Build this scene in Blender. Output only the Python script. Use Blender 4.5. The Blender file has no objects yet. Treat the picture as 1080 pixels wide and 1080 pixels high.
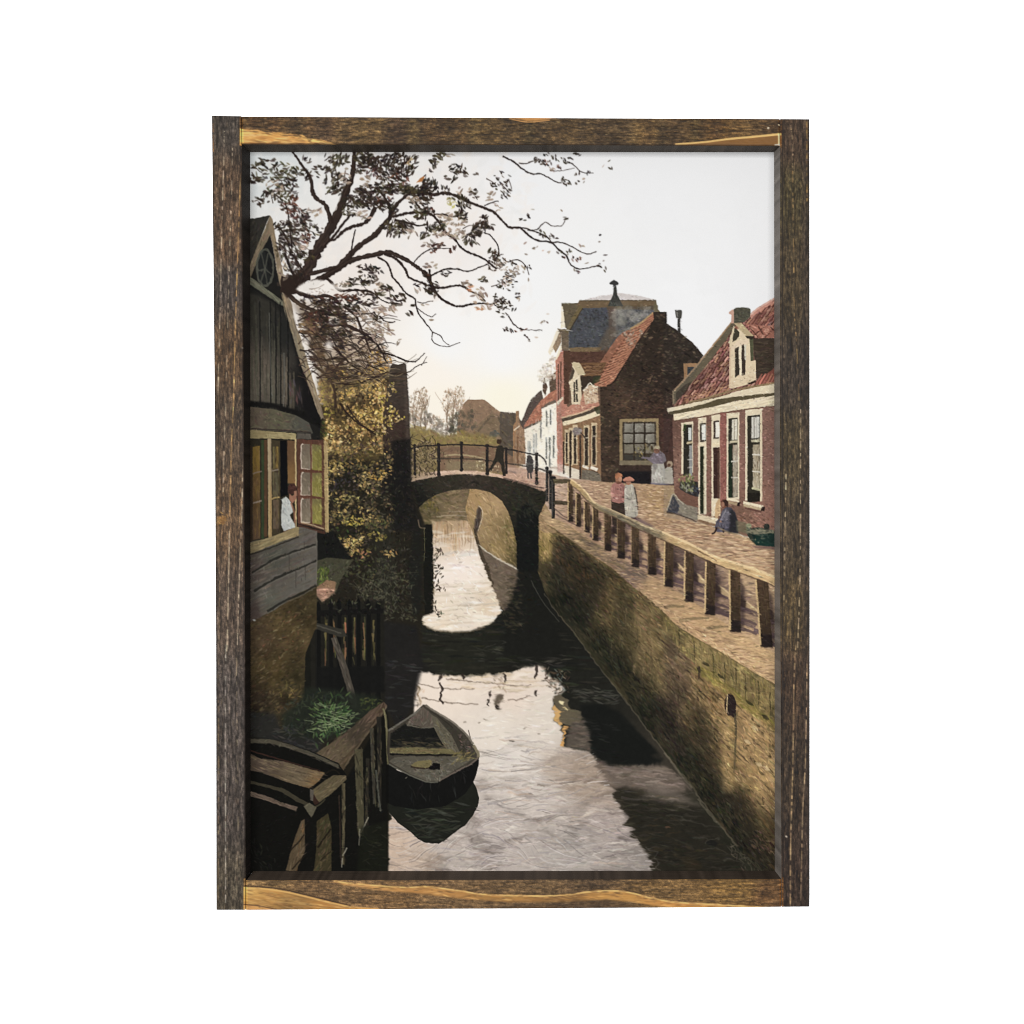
# Framed canal print, photographed front-on against a blown-out white wall.
# The picture inside the frame is a flat printed panel: its pigment is worked out stroke by stroke below
# (numpy, in picture millimetre-like units) and stored as one colour attribute on the panel's own mesh.
import math
import numpy as np

S = 1.6                                   # paint samples per unit
OX, OY, CW, CH = 216.0, 114.0, 648, 856
W, H = int(CW * S), int(CH * S)
C = np.zeros((H, W, 3), np.float32) + 236.0
CLIP = None
rng = np.random.default_rng(7)
YY, XX = np.mgrid[0:H, 0:W].astype(np.float32)
XX = XX / S + OX
YY = YY / S + OY


def vnoise(sx, sy, seed, octaves=4, gain=.55):
    r = np.random.default_rng(seed)
    out = np.zeros((H, W), np.float32)
    amp, tot = 1.0, 0.0
    for o in range(octaves):
        cx, cy = sx / 2 ** o * S, sy / 2 ** o * S
        if min(cx, cy) < 1.0:
            break
        nx, ny = int(W / cx) + 3, int(H / cy) + 3
        g = r.random((ny, nx)).astype(np.float32)
        fx, fy = np.arange(W) / cx, np.arange(H) / cy
        ix, iy = fx.astype(int), fy.astype(int)
        tx, ty = fx - ix, fy - iy
        tx = (tx * tx * (3 - 2 * tx)).astype(np.float32)
        ty = (ty * ty * (3 - 2 * ty)).astype(np.float32)[:, None]
        a = g[iy][:, ix] * (1 - tx) + g[iy][:, ix + 1] * tx
        b = g[iy + 1][:, ix] * (1 - tx) + g[iy + 1][:, ix + 1] * tx
        out += amp * (a * (1 - ty) + b * ty)
        tot += amp
        amp *= gain
    out /= tot
    return (out - .5) * 2


def catmull(pts, n=8, closed=False):
    p = np.array(pts, float)
    k = len(p)
    if k < 3:
        return p
    idx = range(k if closed else k - 1)
    out = []
    for i in idx:
        if closed:
            a, b, c, d = p[(i - 1) % k], p[i], p[(i + 1) % k], p[(i + 2) % k]
        else:
            a, b, c, d = p[max(i - 1, 0)], p[i], p[i + 1], p[min(i + 2, k - 1)]
        for t in np.arange(n) / n:
            out.append(.5 * ((2 * b) + (c - a) * t + (2 * a - 5 * b + 4 * c - d) * t * t + (3 * b - a - 3 * c + d) * t ** 3))
    if not closed:
        out.append(p[-1])
    return np.array(out)


def pmask(pts):
    """anti-aliased coverage of a polygon: y0, x0, cov"""
    p = (np.array(pts, float) - (OX, OY)) * S
    x0, x1 = max(int(p[:, 0].min()) - 1, 0), min(int(p[:, 0].max()) + 2, W)
    y0, y1 = max(int(p[:, 1].min()) - 1, 0), min(int(p[:, 1].max()) + 2, H)
    if x1 <= x0 or y1 <= y0:
        return None
    SUB = 4
    w, h = x1 - x0, y1 - y0
    acc = np.zeros((h * SUB, w + 2), np.float32)
    ys = y0 + (np.arange(h * SUB) + .5) / SUB
    q = np.roll(p, -1, 0)
    for (ax, ay), (bx, by) in zip(p, q):
        if ay == by:
            continue
        s = 1.0
        if ay > by:
            ax, ay, bx, by, s = bx, by, ax, ay, -1.0
        r = np.nonzero((ys >= ay) & (ys < by))[0]
        if not len(r):
            continue
        x = np.clip(ax + (ys[r] - ay) * (bx - ax) / (by - ay) - x0, 0, w)
        ix = x.astype(int)
        f = x - ix
        np.add.at(acc, (r, ix), s * (1 - f))
        np.add.at(acc, (r, ix + 1), s * f)
    cov = np.clip(np.abs(np.cumsum(acc, 1)[:, :w]), 0, 1)
    return y0, x0, cov.reshape(h, SUB, w).mean(1)


def box(a, r, axis):
    k = 2 * r + 1
    pad = [(0, 0)] * a.ndim
    pad[axis] = (r + 1, r)
    c = np.cumsum(np.pad(a, pad, mode='edge'), axis)
    return (c[k:] - c[:-k]) / k if axis == 0 else (c[:, k:] - c[:, :-k]) / k


def blur(a, r):
    r = int(round(r * S))
    if r < 1:
        return a
    for _ in range(2):
        a = box(box(a, r, 0), r, 1)
    return a


def colour(col, sl):
    if callable(col):
        return col(XX[sl], YY[sl])
    if isinstance(col, list):                    # blend of colour points (x, y, rgb)
        X, Y = XX[sl], YY[sl]
        num, den = 0, 0
        for (x, y, c) in col:
            wt = 1 / (((X - x) ** 2 + (Y - y) ** 2) + 40.0) ** 1.5
            num = num + wt[..., None] * np.array(c, np.float32)
            den = den + wt
        return num / den[..., None]
    return np.array(col, np.float32)


def comp(y0, x0, cov, col, a=1.0):
    h, w = cov.shape
    sl = (slice(y0, y0 + h), slice(x0, x0 + w))
    m = cov * a
    if CLIP is not None:
        m = m * CLIP[sl]
    m = m[..., None]
    C[sl] = C[sl] * (1 - m) + colour(col, sl) * m


def fill(pts, col, a=1.0, soft=0.0, curve=False):
    if curve:
        pts = catmull(pts, 6, True)
    if soft > 0:
        p = np.array(pts, float)
        lo, hi = p.min(0) - 3 * soft, p.max(0) + 3 * soft
        r = pmask([(lo[0], lo[1]), (hi[0], lo[1]), (hi[0], hi[1]), (lo[0], hi[1])])
        if r is None:
            return
        y0, x0, big = r
        big = big * 0
        m = pmask(pts)
        if m is None:
            return
        yy, xx, cov = m
        big[yy - y0:yy - y0 + cov.shape[0], xx - x0:xx - x0 + cov.shape[1]] = cov
        comp(y0, x0, blur(big, soft), col, a)
        return
    m = pmask(pts)
    if m is not None:
        comp(*m, col, a)


def rect(x0, y0, x1, y1, col, a=1.0, soft=0.0):
    fill([(x0, y0), (x1, y0), (x1, y1), (x0, y1)], col, a, soft)


def ell(cx, cy, rx, ry, col, a=1.0, soft=0.0, n=28):
    t = np.arange(n) / n * 2 * math.pi
    fill(np.stack([cx + rx * np.cos(t), cy + ry * np.sin(t)], 1), col, a, soft)


def line(pts, w0, w1, col, a=1.0, curve=True, wob=0.0):
    """a tapering brush line"""
    p = catmull(pts, 7) if curve and len(pts) > 2 else np.array(pts, float)
    n = len(p)
    if wob:
        p = p + rng.normal(0, wob, p.shape)
    d = np.gradient(p, axis=0)
    nn = np.stack([-d[:, 1], d[:, 0]], 1) / (np.hypot(d[:, 0], d[:, 1])[:, None] + 1e-6)
    wd = np.linspace(w0, w1, n)[:, None] / 2
    if wob:
        wd = wd * (1 + rng.normal(0, .15, wd.shape))
    fill(np.concatenate([p + nn * wd, (p - nn * wd)[::-1]]), col, a)


def dab(x, y, ln, wd, ang, col, a=1.0):
    """one lens-shaped touch of paint"""
    r = ln / 2 + .8
    x0, x1 = max(int((x - r - OX) * S), 0), min(int((x + r - OX) * S) + 2, W)
    y0, y1 = max(int((y - r - OY) * S), 0), min(int((y + r - OY) * S) + 2, H)
    if x1 <= x0 or y1 <= y0:
        return
    X = XX[0, x0:x1] - x
    Y = (YY[y0:y1, 0] - y)[:, None]
    ca, sa = math.cos(ang), math.sin(ang)
    u = (X * ca + Y * sa) * (2 / ln)
    v = np.abs(Y * ca - X * sa)
    cov = np.clip((wd / 2 * (1 - u * u) - v) * S + .5, 0, 1) * (np.abs(u) < 1.05)
    comp(y0, x0, cov.astype(np.float32), col, a)


def inside(pts, n):
    m = pmask(pts)
    if m is None:
        return []
    y0, x0, cov = m
    idx = np.nonzero(cov.ravel() > .5)[0]
    if not len(idx):
        return []
    k = rng.choice(idx, n)
    w = cov.shape[1]
    return np.stack([(k % w + x0) / S + OX, (k // w + y0) / S + OY], 1) + rng.random((n, 2)) / S


def pick(cols, jit=8):
    c = np.array(cols[rng.integers(len(cols))], np.float32)
    return np.clip(c * (1 + rng.normal(0, jit / 100)) + rng.normal(0, jit * .25, 3), 8, 250)


def scatter(pts, n, cols, ln, wd, ang=0.0, spread=.4, a=.8, jit=8, clip=False):
    """n touches inside a shape; ang may be a function of (x, y)"""
    global CLIP
    keep = CLIP
    if clip:
        m = pmask(pts)
        full = np.zeros((H, W), np.float32)
        if m is not None:
            full[m[0]:m[0] + m[2].shape[0], m[1]:m[1] + m[2].shape[1]] = m[2]
        CLIP = full if keep is None else full * keep
    for (x, y) in inside(pts, n):
        t = ang(x, y) if callable(ang) else ang
        dab(x, y, rng.uniform(*ln), rng.uniform(*wd), t + rng.normal(0, spread), pick(cols, jit), a * rng.uniform(.6, 1))
    CLIP = keep


def clipto(pts=None):
    global CLIP
    if pts is None:
        CLIP = None
        return
    m = pmask(pts)
    CLIP = np.zeros((H, W), np.float32)
    CLIP[m[0]:m[0] + m[2].shape[0], m[1]:m[1] + m[2].shape[1]] = m[2]


def mottle(pts, amp, n, soft=0.0, tint=(1, 1, 1)):
    """break a flat tone with a noise field inside a shape"""
    m = pmask(pts)
    if m is None:
        return
    y0, x0, cov = m
    sl = (slice(y0, y0 + cov.shape[0]), slice(x0, x0 + cov.shape[1]))
    f = (amp * n[sl] * cov)[..., None] * np.array(tint, np.float32)
    C[sl] = np.clip(C[sl] * (1 + f), 6, 252)


def bend(pts, dx, dy, soft=2.0):
    """push the paint inside a shape about by two offset fields (ripples, a shaky hand)"""
    m = pmask(pts)
    if m is None:
        return
    y0, x0, cov = m
    h, w = cov.shape
    cov = blur(np.pad(cov, 12), soft)[12:-12, 12:-12] * cov if soft else cov
    sl = (slice(y0, y0 + h), slice(x0, x0 + w))
    gy, gx = np.mgrid[y0:y0 + h, x0:x0 + w].astype(np.float32)
    fx = np.clip(gx + dx[sl] * S * cov, 0, W - 1.01)
    fy = np.clip(gy + dy[sl] * S * cov, 0, H - 1.01)
    ix, iy = fx.astype(int), fy.astype(int)
    tx, ty = (fx - ix)[..., None], (fy - iy)[..., None]
    C[sl] = (C[iy, ix] * (1 - tx) + C[iy, ix + 1] * tx) * (1 - ty) + (C[iy + 1, ix] * (1 - tx) + C[iy + 1, ix + 1] * tx) * ty


def carry_edges():
    """carry the outermost paint on under the frame's lip"""
    a, b = int((262.8 - OX) * S), int((817.6 - OX) * S)
    t, u = int((158.8 - OY) * S), int((920.2 - OY) * S)
    C[:, :a] = C[:, a:a + 1]
    C[:, b:] = C[:, b - 1:b]
    C[:t] = C[t:t + 1]
    C[u:] = C[u - 1:u]


def clumps(pts, n, cols, ln, wd, field, thr, ang=0.0, spread=1.6, a=.8, jit=10):
    """touches only where a noise field is high, so that they gather in clumps"""
    for (x, y) in inside(pts, n):
        v = field[min(int((y - OY) * S), H - 1), min(int((x - OX) * S), W - 1)]
        if v < thr:
            continue
        dab(x, y, rng.uniform(*ln), rng.uniform(*wd), ang + rng.normal(0, spread), pick(cols, jit), a * rng.uniform(.55, 1))


def restroke(pts, n, ln, wd, jit, a, ang=None, spread=.5, sky=226):
    """go over a finished area with short touches of its own colours"""
    for (x, y) in inside(pts, n):
        iy, ix = min(int((y - OY) * S), H - 1), min(int((x - OX) * S), W - 1)
        c = C[iy, ix]
        if c.mean() > sky:
            continue
        k = 1 + rng.normal(0, jit)
        c = np.clip(c * k + rng.normal(0, 3.2, 3) + (4 if k > 1 else 0), 10, 245)
        t = rng.uniform(0, 3.14) if ang is None else (ang(x, y) if callable(ang) else ang) + rng.normal(0, spread)
        dab(x, y, rng.uniform(*ln), rng.uniform(*wd), t, c, a)


N1 = vnoise(40, 40, 1)
N2 = vnoise(12, 12, 2)
N3 = vnoise(4, 4, 3, 3)
NH = vnoise(30, 4, 4)
NV = vnoise(4, 30, 5)
ND = vnoise(2.2, 2.2, 6, 2)

# ------------------------------------------------------------------ sky
PRINT = [(262, 158), (819, 158), (819, 921), (262, 921)]
clipto(PRINT)
fill(PRINT, [(270, 170, (212, 216, 215)), (300, 260, (226, 224, 220)), (400, 180, (229, 227, 224)), (380, 300, (234, 225, 217)),  # grey at upper left includes the frame's edge shade, painted into the print
             (480, 250, (236, 230, 225)), (560, 180, (236, 236, 236)), (560, 300, (239, 239, 238)), (470, 360, (242, 241, 239)),
             (530, 370, (243, 242, 240)), (460, 420, (248, 239, 224)), (530, 425, (248, 241, 222)), (450, 395, (246, 239, 228)), (620, 290, (237, 237, 236)),
             (700, 200, (235, 235, 235)), (800, 180, (234, 234, 234)), (800, 300, (236, 236, 236)), (720, 330, (239, 239, 239))])
scatter([(262, 158), (560, 158), (560, 330), (262, 330)], 500, [(238, 229, 220), (240, 235, 230), (224, 224, 222), (238, 226, 214)],
        (8, 22), (3, 8), .2, 1.5, .25, 1)
scatter([(620, 190), (812, 190), (812, 330), (700, 340)], 60, [(238, 238, 238), (232, 232, 232)], (15, 40), (8, 20), 0, 1.5, .18, 0)

fill([(545, 452), (590, 412), (600, 372), (640, 360), (690, 345), (740, 380), (712, 420), (818, 400), (818, 560), (640, 505), (560, 490)], (108, 84, 66))
# ------------------------------------------------------------------ far shore and row of houses
for (cx, cy, rx, ry, n) in ((440, 426, 8, 16, 150), (446, 420, 5, 12, 80), (436, 436, 8, 10, 90), (473, 424, 7, 15, 140), (484, 420, 6, 14, 110), (478, 434, 10, 10, 110), (458, 444, 12, 6, 80), (490, 436, 8, 10, 90)):
    for k in range(n):
        t, q = rng.uniform(0, 6.28), math.sqrt(rng.random())
        dab(cx + q * math.cos(t) * rx, cy + q * math.sin(t) * ry, rng.uniform(1.6, 4.5), rng.uniform(.8, 2), -1.3 + rng.normal(0, .8), pick([(176, 150, 126), (150, 128, 104), (192, 168, 144), (130, 112, 90), (164, 134, 108)], 8), rng.uniform(.2, .55))
for bx in (438, 444, 449, 472, 478, 485):
    for k in range(5):
        x1, y1 = bx + rng.normal(0, 5), rng.uniform(409, 424)
        line([(bx, 452), (bx + rng.normal(0, 1.4), 438), (x1, y1)], 1.1, .4, (124, 104, 84), .5)
scatter([(431, 437), (448, 432), (470, 448), (486, 434), (500, 440), (500, 462), (431, 462)], 260, [(118, 108, 96), (98, 90, 80), (140, 128, 112)],
        (3, 8), (2, 4), 0, 1.5, .5)
fill([(483, 440), (489, 426), (493, 421.5), (511, 421.5), (527, 434), (545, 444), (550, 490), (480, 490)], (140, 114, 92))
fill([(500, 452), (516, 437), (523, 436), (533, 446), (548, 452), (548, 480), (500, 480)], (122, 103, 82))
line([(504, 455), (518, 439), (524, 439), (535, 450)], 2.2, 1.6, (92, 80, 66), .7, False)
fill([(515, 461), (517, 456), (522, 453), (527, 457), (529, 462)], (88, 88, 80))
fill([(527, 434), (547, 436), (547, 470), (540, 470), (531, 442)], (94, 84, 74))
scatter([(475, 436), (500, 432), (503, 452), (470, 462)], 90, [(84, 78, 66), (100, 92, 74), (70, 66, 58)], (3, 7), (2, 4), 0, 1.5, .6)
scatter([(485, 424), (512, 424), (545, 446), (548, 470), (490, 470)], 160, [(140, 116, 94), (112, 96, 78), (124, 104, 84)], (3, 8), (1, 2.5), .6, .4, .4)
fill([(431, 450), (450, 453), (470, 460), (490, 456), (515, 460), (550, 465), (550, 505), (431, 505)], (132, 116, 74), 1, 2)
scatter([(431, 448), (455, 452), (470, 460), (490, 452), (520, 462), (520, 474), (431, 474)], 260, [(144, 128, 70), (130, 112, 68), (158, 138, 88), (120, 104, 74), (136, 108, 78)],
        (3, 8), (1.5, 3), 0, 1, .5)
rect(462, 470, 545, 498, (124, 98, 78), 1, 1)
scatter([(462, 470), (545, 470), (545, 498), (462, 498)], 130, [(140, 112, 88), (112, 92, 72), (132, 118, 92)], (4, 12), (1, 2.5), 0, .2, .5)
line([(468, 481), (480, 479.5), (498, 481), (514, 485)], 2, 1.5, (172, 154, 118), .8)
rect(470, 486, 512, 497, (134, 120, 92), .7, 1)
# far brown houses at the street's end
fill([(527, 436), (545, 437), (551, 446), (552, 490), (527, 472)], (88, 78, 68))
scatter([(527, 437), (546, 438), (546, 475), (527, 475)], 80, [(100, 90, 78), (76, 68, 58), (108, 96, 70)], (4, 9), (1, 2), .8, .3, .5)
fill([(541, 449), (544, 445), (544, 434), (547, 433), (548, 447), (554, 450), (554, 490), (541, 488)], (150, 116, 86))
scatter([(542, 448), (554, 450), (554, 488), (542, 488)], 90, [(172, 138, 104), (132, 98, 72), (160, 130, 104)], (2, 6), (1, 2), 1.4, .4, .6)
line([(542, 454), (548, 449)], 1.6, 1.2, (218, 200, 172), .9, False)
rect(545, 460, 546.5, 489, (112, 76, 52), .7)
fill([(549, 446), (553, 437), (560, 421), (571, 411.5), (573, 422), (562, 434), (552, 452), (549, 448)], (88, 74, 66))
fill([(552, 450), (563, 432), (571, 422), (577, 417), (587, 408), (592, 412), (588, 426), (572, 432), (571, 443), (556, 450)], (176, 110, 84))
scatter([(552, 450), (563, 432), (577, 417), (587, 408), (588, 425), (571, 440)], 90, [(196, 124, 94), (150, 92, 72), (184, 128, 100)], (3, 7), (.8, 1.6), -.9, .2, .6)
fill([(572, 412), (573.6, 397), (577.5, 408), (575, 417)], (94, 72, 58))
fill([(579, 398), (588, 390), (588, 410), (580, 414)], (98, 78, 62))
fill([(553, 452), (571, 444), (573, 445), (573, 496), (555, 488)], [(554, 455, (232, 222, 202)), (570, 480, (240, 232, 214))])
line([(553, 452), (571, 443.5)], 2, 2, (96, 84, 72), .9, False)
rect(569.6, 445, 571.4, 462, (96, 96, 94), .8)
for (a, b, c, d) in ((562, 458, 564, 478), (564.6, 457, 566.4, 478), (556, 465, 560, 480)):
    rect(a, b, c, d, (168, 168, 160), .9)
fill([(571, 430), (580, 425.5), (588, 424), (589, 492), (572, 493)], (240, 233, 216))
fill([(570.5, 430), (579, 424), (587, 421.5), (587, 424.5), (579, 427.5), (571, 431.5)], (110, 92, 78))
for (a, b, c, d) in ((575.6, 433.5, 577.2, 450), (579.8, 432, 581.4, 448), (575.4, 461, 577, 484), (578.8, 461, 580.6, 493), (583, 459.5, 584.8, 483)):
    rect(a, b, c, d, (116, 116, 108), .95)
    rect(c, b, c + .7, d, (226, 222, 214), .6)
fill([(555, 488), (572, 493), (590, 491), (600, 503), (580, 503), (560, 498)], (226, 214, 196), .8, 1)
scatter([(553, 452), (588, 428), (588, 492), (556, 488)], 60, [(222, 212, 190), (248, 242, 228)], (4, 10), (1, 2), 1.5, .2, .4)
# pink brick house with the tall windows and the white cloud of blossom before it
scatter([(566, 392), (574, 384), (586, 372), (586, 398), (574, 404), (566, 398)], 120, [(206, 192, 172), (224, 212, 196), (176, 158, 136), (238, 230, 218)], (2, 6), (1.5, 3), 0, 1.6, .6)
fill([(586, 378), (594, 366), (598, 380), (599, 400), (598, 425), (594, 490), (588, 491)], (186, 122, 100))
scatter([(587, 378), (594, 368), (598, 400), (594, 490), (588, 490)], 130, [(204, 142, 120), (168, 106, 86), (192, 132, 112)], (2, 4), (.7, 1.4), -.3, .2, .6)
scatter([(587, 380), (594, 370), (598, 400), (594, 490), (588, 490)], 60, [(150, 106, 88), (200, 158, 136)], (2, 4), (.7, 1.4), -.3, .2, .6)
fill([(594, 368), (601, 369), (604, 381), (600, 400), (600, 426), (595, 426)], (86, 60, 46))
rect(588.4, 384, 589.6, 424, (94, 66, 52))
rect(590.8, 382, 592, 422, (94, 66, 52))
fill([(587, 424), (594, 418), (594, 421), (588, 428)], (224, 208, 178))
fill([(586, 378), (592.5, 361), (593.5, 366), (587, 380)], (236, 224, 196))
fill([(578, 371), (588, 347), (593, 349), (584, 368), (580, 375)], (232, 220, 196))
fill([(583, 366), (590, 351), (592, 352), (592, 361), (586, 372)], (150, 126, 100))
fill([(588, 347), (598, 347), (600, 351), (600, 370), (593, 370), (592, 353)], (110, 94, 76))
scatter([(588, 348), (600, 349), (600, 370), (593, 370)], 50, [(128, 110, 86), (92, 78, 62)], (3, 6), (.7, 1.3), 0, .2, .6)
line([(588, 347), (600, 349.5)], 1.4, 1, (140, 124, 96), .9, False)

# ------------------------------------------------------------------ slate-roofed block
fill([(612, 317.5), (633, 312), (655, 309), (676, 312.5), (692, 316.5), (692, 318), (612, 318)], (205, 197, 193))
fill([(592, 320), (611, 319.5), (612, 325), (599, 347), (594, 344)], (96, 86, 68))
fill([(592, 323), (593.4, 323), (596.5, 345), (591.5, 346)], (232, 220, 194))
fill([(608, 322), (611, 317), (692, 316.5), (692, 324), (696, 330), (612, 326)], (108, 90, 68))
line([(612, 317.4), (692, 316.8)], 1.2, 1.2, (84, 72, 56), .9, False)
fill([(611, 325), (691, 323), (697, 340), (697, 372), (600, 368), (600, 348)], (74, 76, 82))
scatter([(611, 325), (691, 324), (697, 340), (690, 372), (600, 367), (600, 350)], 900, [(82, 83, 86), (62, 62, 64), (92, 93, 95), (56, 54, 54), (78, 78, 74)], (2, 6), (1, 2.2), .9, .7, .6)
line([(613, 323), (603, 340), (597, 351)], 4.5, 3, (108, 94, 66), 1, False)
line([(614.5, 325), (604, 343), (600, 350)], 1, 1, (62, 52, 40), .9, False)
line([(597, 348), (604, 349)], 1, .7, (200, 196, 186), .8, False)
rect(640, 322, 694, 326.5, (92, 78, 58), .8)
fill([(641, 324), (650, 324), (650, 356), (643, 360)], (88, 72, 62), .85, .6)
fill([(692, 317), (694, 326), (697, 330), (690, 331), (689, 322)], (104, 94, 70))
fill([(600, 366.5), (635, 366), (632, 371.5), (601, 371.5)], (122, 100, 70))
fill([(601, 371), (634, 371), (640, 366), (646, 372), (634, 392), (601, 392)], (88, 60, 48))
scatter([(601, 371), (640, 368), (634, 390), (601, 390)], 70, [(100, 70, 56), (74, 50, 42)], (3, 8), (1, 2), 0, .2, .5)
fill([(630, 366), (641, 345), (652, 350), (640, 372)], (96, 84, 70), .8, 1.5)
# vent and its smoke
scatter([(645, 328), (664, 322), (690, 326), (684, 340), (660, 352), (648, 356)], 110, [(150, 146, 136), (124, 120, 110), (166, 160, 148)], (5, 14), (3, 6), .2, 1, .28)
fill([(641, 323), (646.6, 311), (647.4, 301), (650, 301), (651, 311), (657.5, 323)], (60, 60, 56))
fill([(642.6, 299), (644.6, 297), (647.6, 294.8), (650.8, 296.8), (652.6, 299), (651.6, 300.4), (643.6, 300.2)], (56, 56, 56))
rect(646.8, 299, 649.8, 303, (56, 56, 56))
scatter([(642, 322), (650, 308), (656, 322)], 20, [(84, 86, 80), (48, 48, 46)], (3, 6), (.8, 1.5), 1.2, .3, .6)
fill([(646, 322), (660, 318), (668, 330), (652, 352), (644, 344)], (132, 126, 114), .3, 3)

# ------------------------------------------------------------------ middle house
GAB = [(633, 407), (640, 407), (648, 402), (660, 382), (668, 368), (678, 352), (688, 340), (689, 329), (703, 329), (703, 341), (716, 350), (730, 361), (742, 375),
       (738, 381), (722, 398), (711, 412), (712, 470), (711, 513), (634, 509)]
fill(GAB, [(690, 335, (50, 42, 36)), (670, 390, (56, 46, 38)), (640, 440, (64, 52, 42)), (700, 440, (72, 50, 42)), (690, 400, (52, 42, 36)), (655, 420, (76, 58, 46)), (720, 370, (58, 48, 40))])
scatter(GAB, 1500, [(44, 38, 33), (82, 64, 48), (66, 54, 44), (56, 48, 38), (92, 70, 54), (70, 62, 46), (50, 36, 34)], (2, 6), (1, 2.4), 0, .5, .45, 8, True)
scatter([(640, 410), (700, 408), (700, 440), (640, 440)], 260, [(104, 78, 58), (90, 66, 52), (48, 40, 34)], (2, 6), (1, 2), 0, .2, .5, 8)
clumps(GAB, 700, [(112, 88, 66), (96, 74, 56), (124, 100, 74), (88, 80, 58)], (2, 6), (1, 2.4), N2 + .4 * N3, .16, 0, .5, .6)
clumps(GAB, 500, [(38, 32, 28), (46, 38, 32), (32, 28, 26)], (2, 6), (1.2, 2.6), -N2, .1, 0, .6, .55)
fill([(697, 442), (711, 440), (711, 512), (700, 512)], (88, 56, 50), .5, 1.5)
RF = [(633, 382), (641, 370), (650, 357), (656, 351), (665, 347), (680, 337), (689, 329), (689.5, 337), (684, 347), (675, 358), (665, 375), (655, 389), (646, 404), (640, 407.5), (629, 408), (625, 403)]
fill(RF, (150, 98, 74))
clipto(RF)
for k in range(26):
    o = k * 4.0
    x0, y0 = 626 + o * .62, 408 - o * .92
    line([(x0 - 4, y0 + 3), (x0 + 10, y0 - 3), (x0 + 22, y0 - 10)], 1.5, 1.1, (104, 62, 46), .85, True, .15)
    line([(x0 - 4, y0 + 5), (x0 + 10, y0 - 1), (x0 + 22, y0 - 8)], 1.4, 1.0, (198, 132, 98), .8, True, .2)
scatter(RF, 160, [(178, 116, 86), (204, 150, 118), (120, 78, 58), (168, 98, 76)], (2, 5), (1, 2), -.5, .3, .6)
clipto(PRINT)
line([(665, 347), (675, 341), (689, 329.5)], 2.4, 1.5, (176, 142, 96), .9)
scatter([(656, 348), (672, 344), (680, 352), (668, 368), (660, 360)], 60, [(168, 156, 136), (140, 124, 104), (96, 82, 66), (190, 176, 156)], (2, 5), (1, 3), .5, 1.2, .5)
line([(688, 340), (678, 353), (668, 369), (658, 386), (648, 402), (640, 407)], 1.6, 1.4, (40, 32, 28), .8)
rect(714.6, 334, 717.6, 351, (62, 58, 54))
fill([(712, 327), (718.6, 326.5), (719.4, 329), (718.6, 336), (713, 335.5)], (74, 72, 66))
line([(714, 329), (714.4, 334)], 1.2, 1, (150, 146, 138), .8, False)
fill([(721, 383), (737, 383), (735, 386), (724, 401), (721.5, 401)], (172, 122, 76))
fill([(725, 387), (734.5, 387), (726, 398), (725, 398)], (62, 66, 70))
# dormers and eave of the middle house
fill([(611, 383), (640, 382), (634, 394), (628, 400), (614, 399), (616, 395)], (118, 84, 56))
for k in range(3):
    line([(614, 386 + k * 4), (622, 385 + k * 4), (630, 387 + k * 4), (636, 384 + k * 4)], 1, 1, (80, 54, 40), .8, True, .3)
    line([(616, 387.5 + k * 4), (624, 386.5 + k * 4), (634, 387 + k * 4)], .9, .8, (164, 124, 88), .6, True, .3)
fill([(612, 397), (634, 396), (626, 405), (618, 411), (611, 412)], (64, 52, 42))
fill([(626, 398), (634, 396), (632, 402), (624, 406)], (56, 62, 40), .7)
fill([(600, 405), (603, 390), (604.5, 381.5), (611, 382.5), (617.5, 394.5), (612, 396), (613, 412), (615, 428), (603, 430), (602, 412)], (222, 202, 166))
fill([(602.5, 382.5), (610.5, 382), (617.5, 395), (610, 395.5)], (206, 186, 146))
fill([(600.8, 399), (603.8, 387), (606, 391), (604, 399), (601, 402)], (84, 70, 56))
rect(605, 403, 606.6, 424, (66, 58, 48))
fill([(607, 401), (608.8, 400), (609.2, 413), (607.4, 413)], (60, 54, 46))
fill([(607.4, 416), (609, 415), (609.4, 424), (607.6, 424)], (60, 54, 46))
line([(600, 404), (606, 401), (611, 397.5)], 1.8, 1.4, (236, 220, 188), .9)
fill([(612, 424), (616, 412), (630, 408), (632, 432), (612, 430)], (188, 130, 104))
fill([(598, 430), (604, 426), (614, 427), (632, 426), (632, 434), (594, 440)], (190, 128, 104))
scatter([(596, 436), (604, 428), (632, 424), (632, 434)], 60, [(214, 160, 130), (166, 104, 84), (222, 180, 150)], (2, 5), (.8, 1.6), -.3, .2, .7)
fill([(615, 411), (622, 406), (630, 407), (631, 424), (617, 427)], (206, 176, 142))
scatter([(616, 410), (630, 408), (630, 424), (617, 425)], 46, [(232, 214, 184), (160, 120, 92), (122, 88, 66), (242, 230, 208)], (1.5, 4), (.8, 1.5), .3, 1.2, .8)
line([(615, 412), (619, 408), (622.4, 404), (626, 408), (631, 408)], 1.4, 1, (240, 230, 206), .95)
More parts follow.
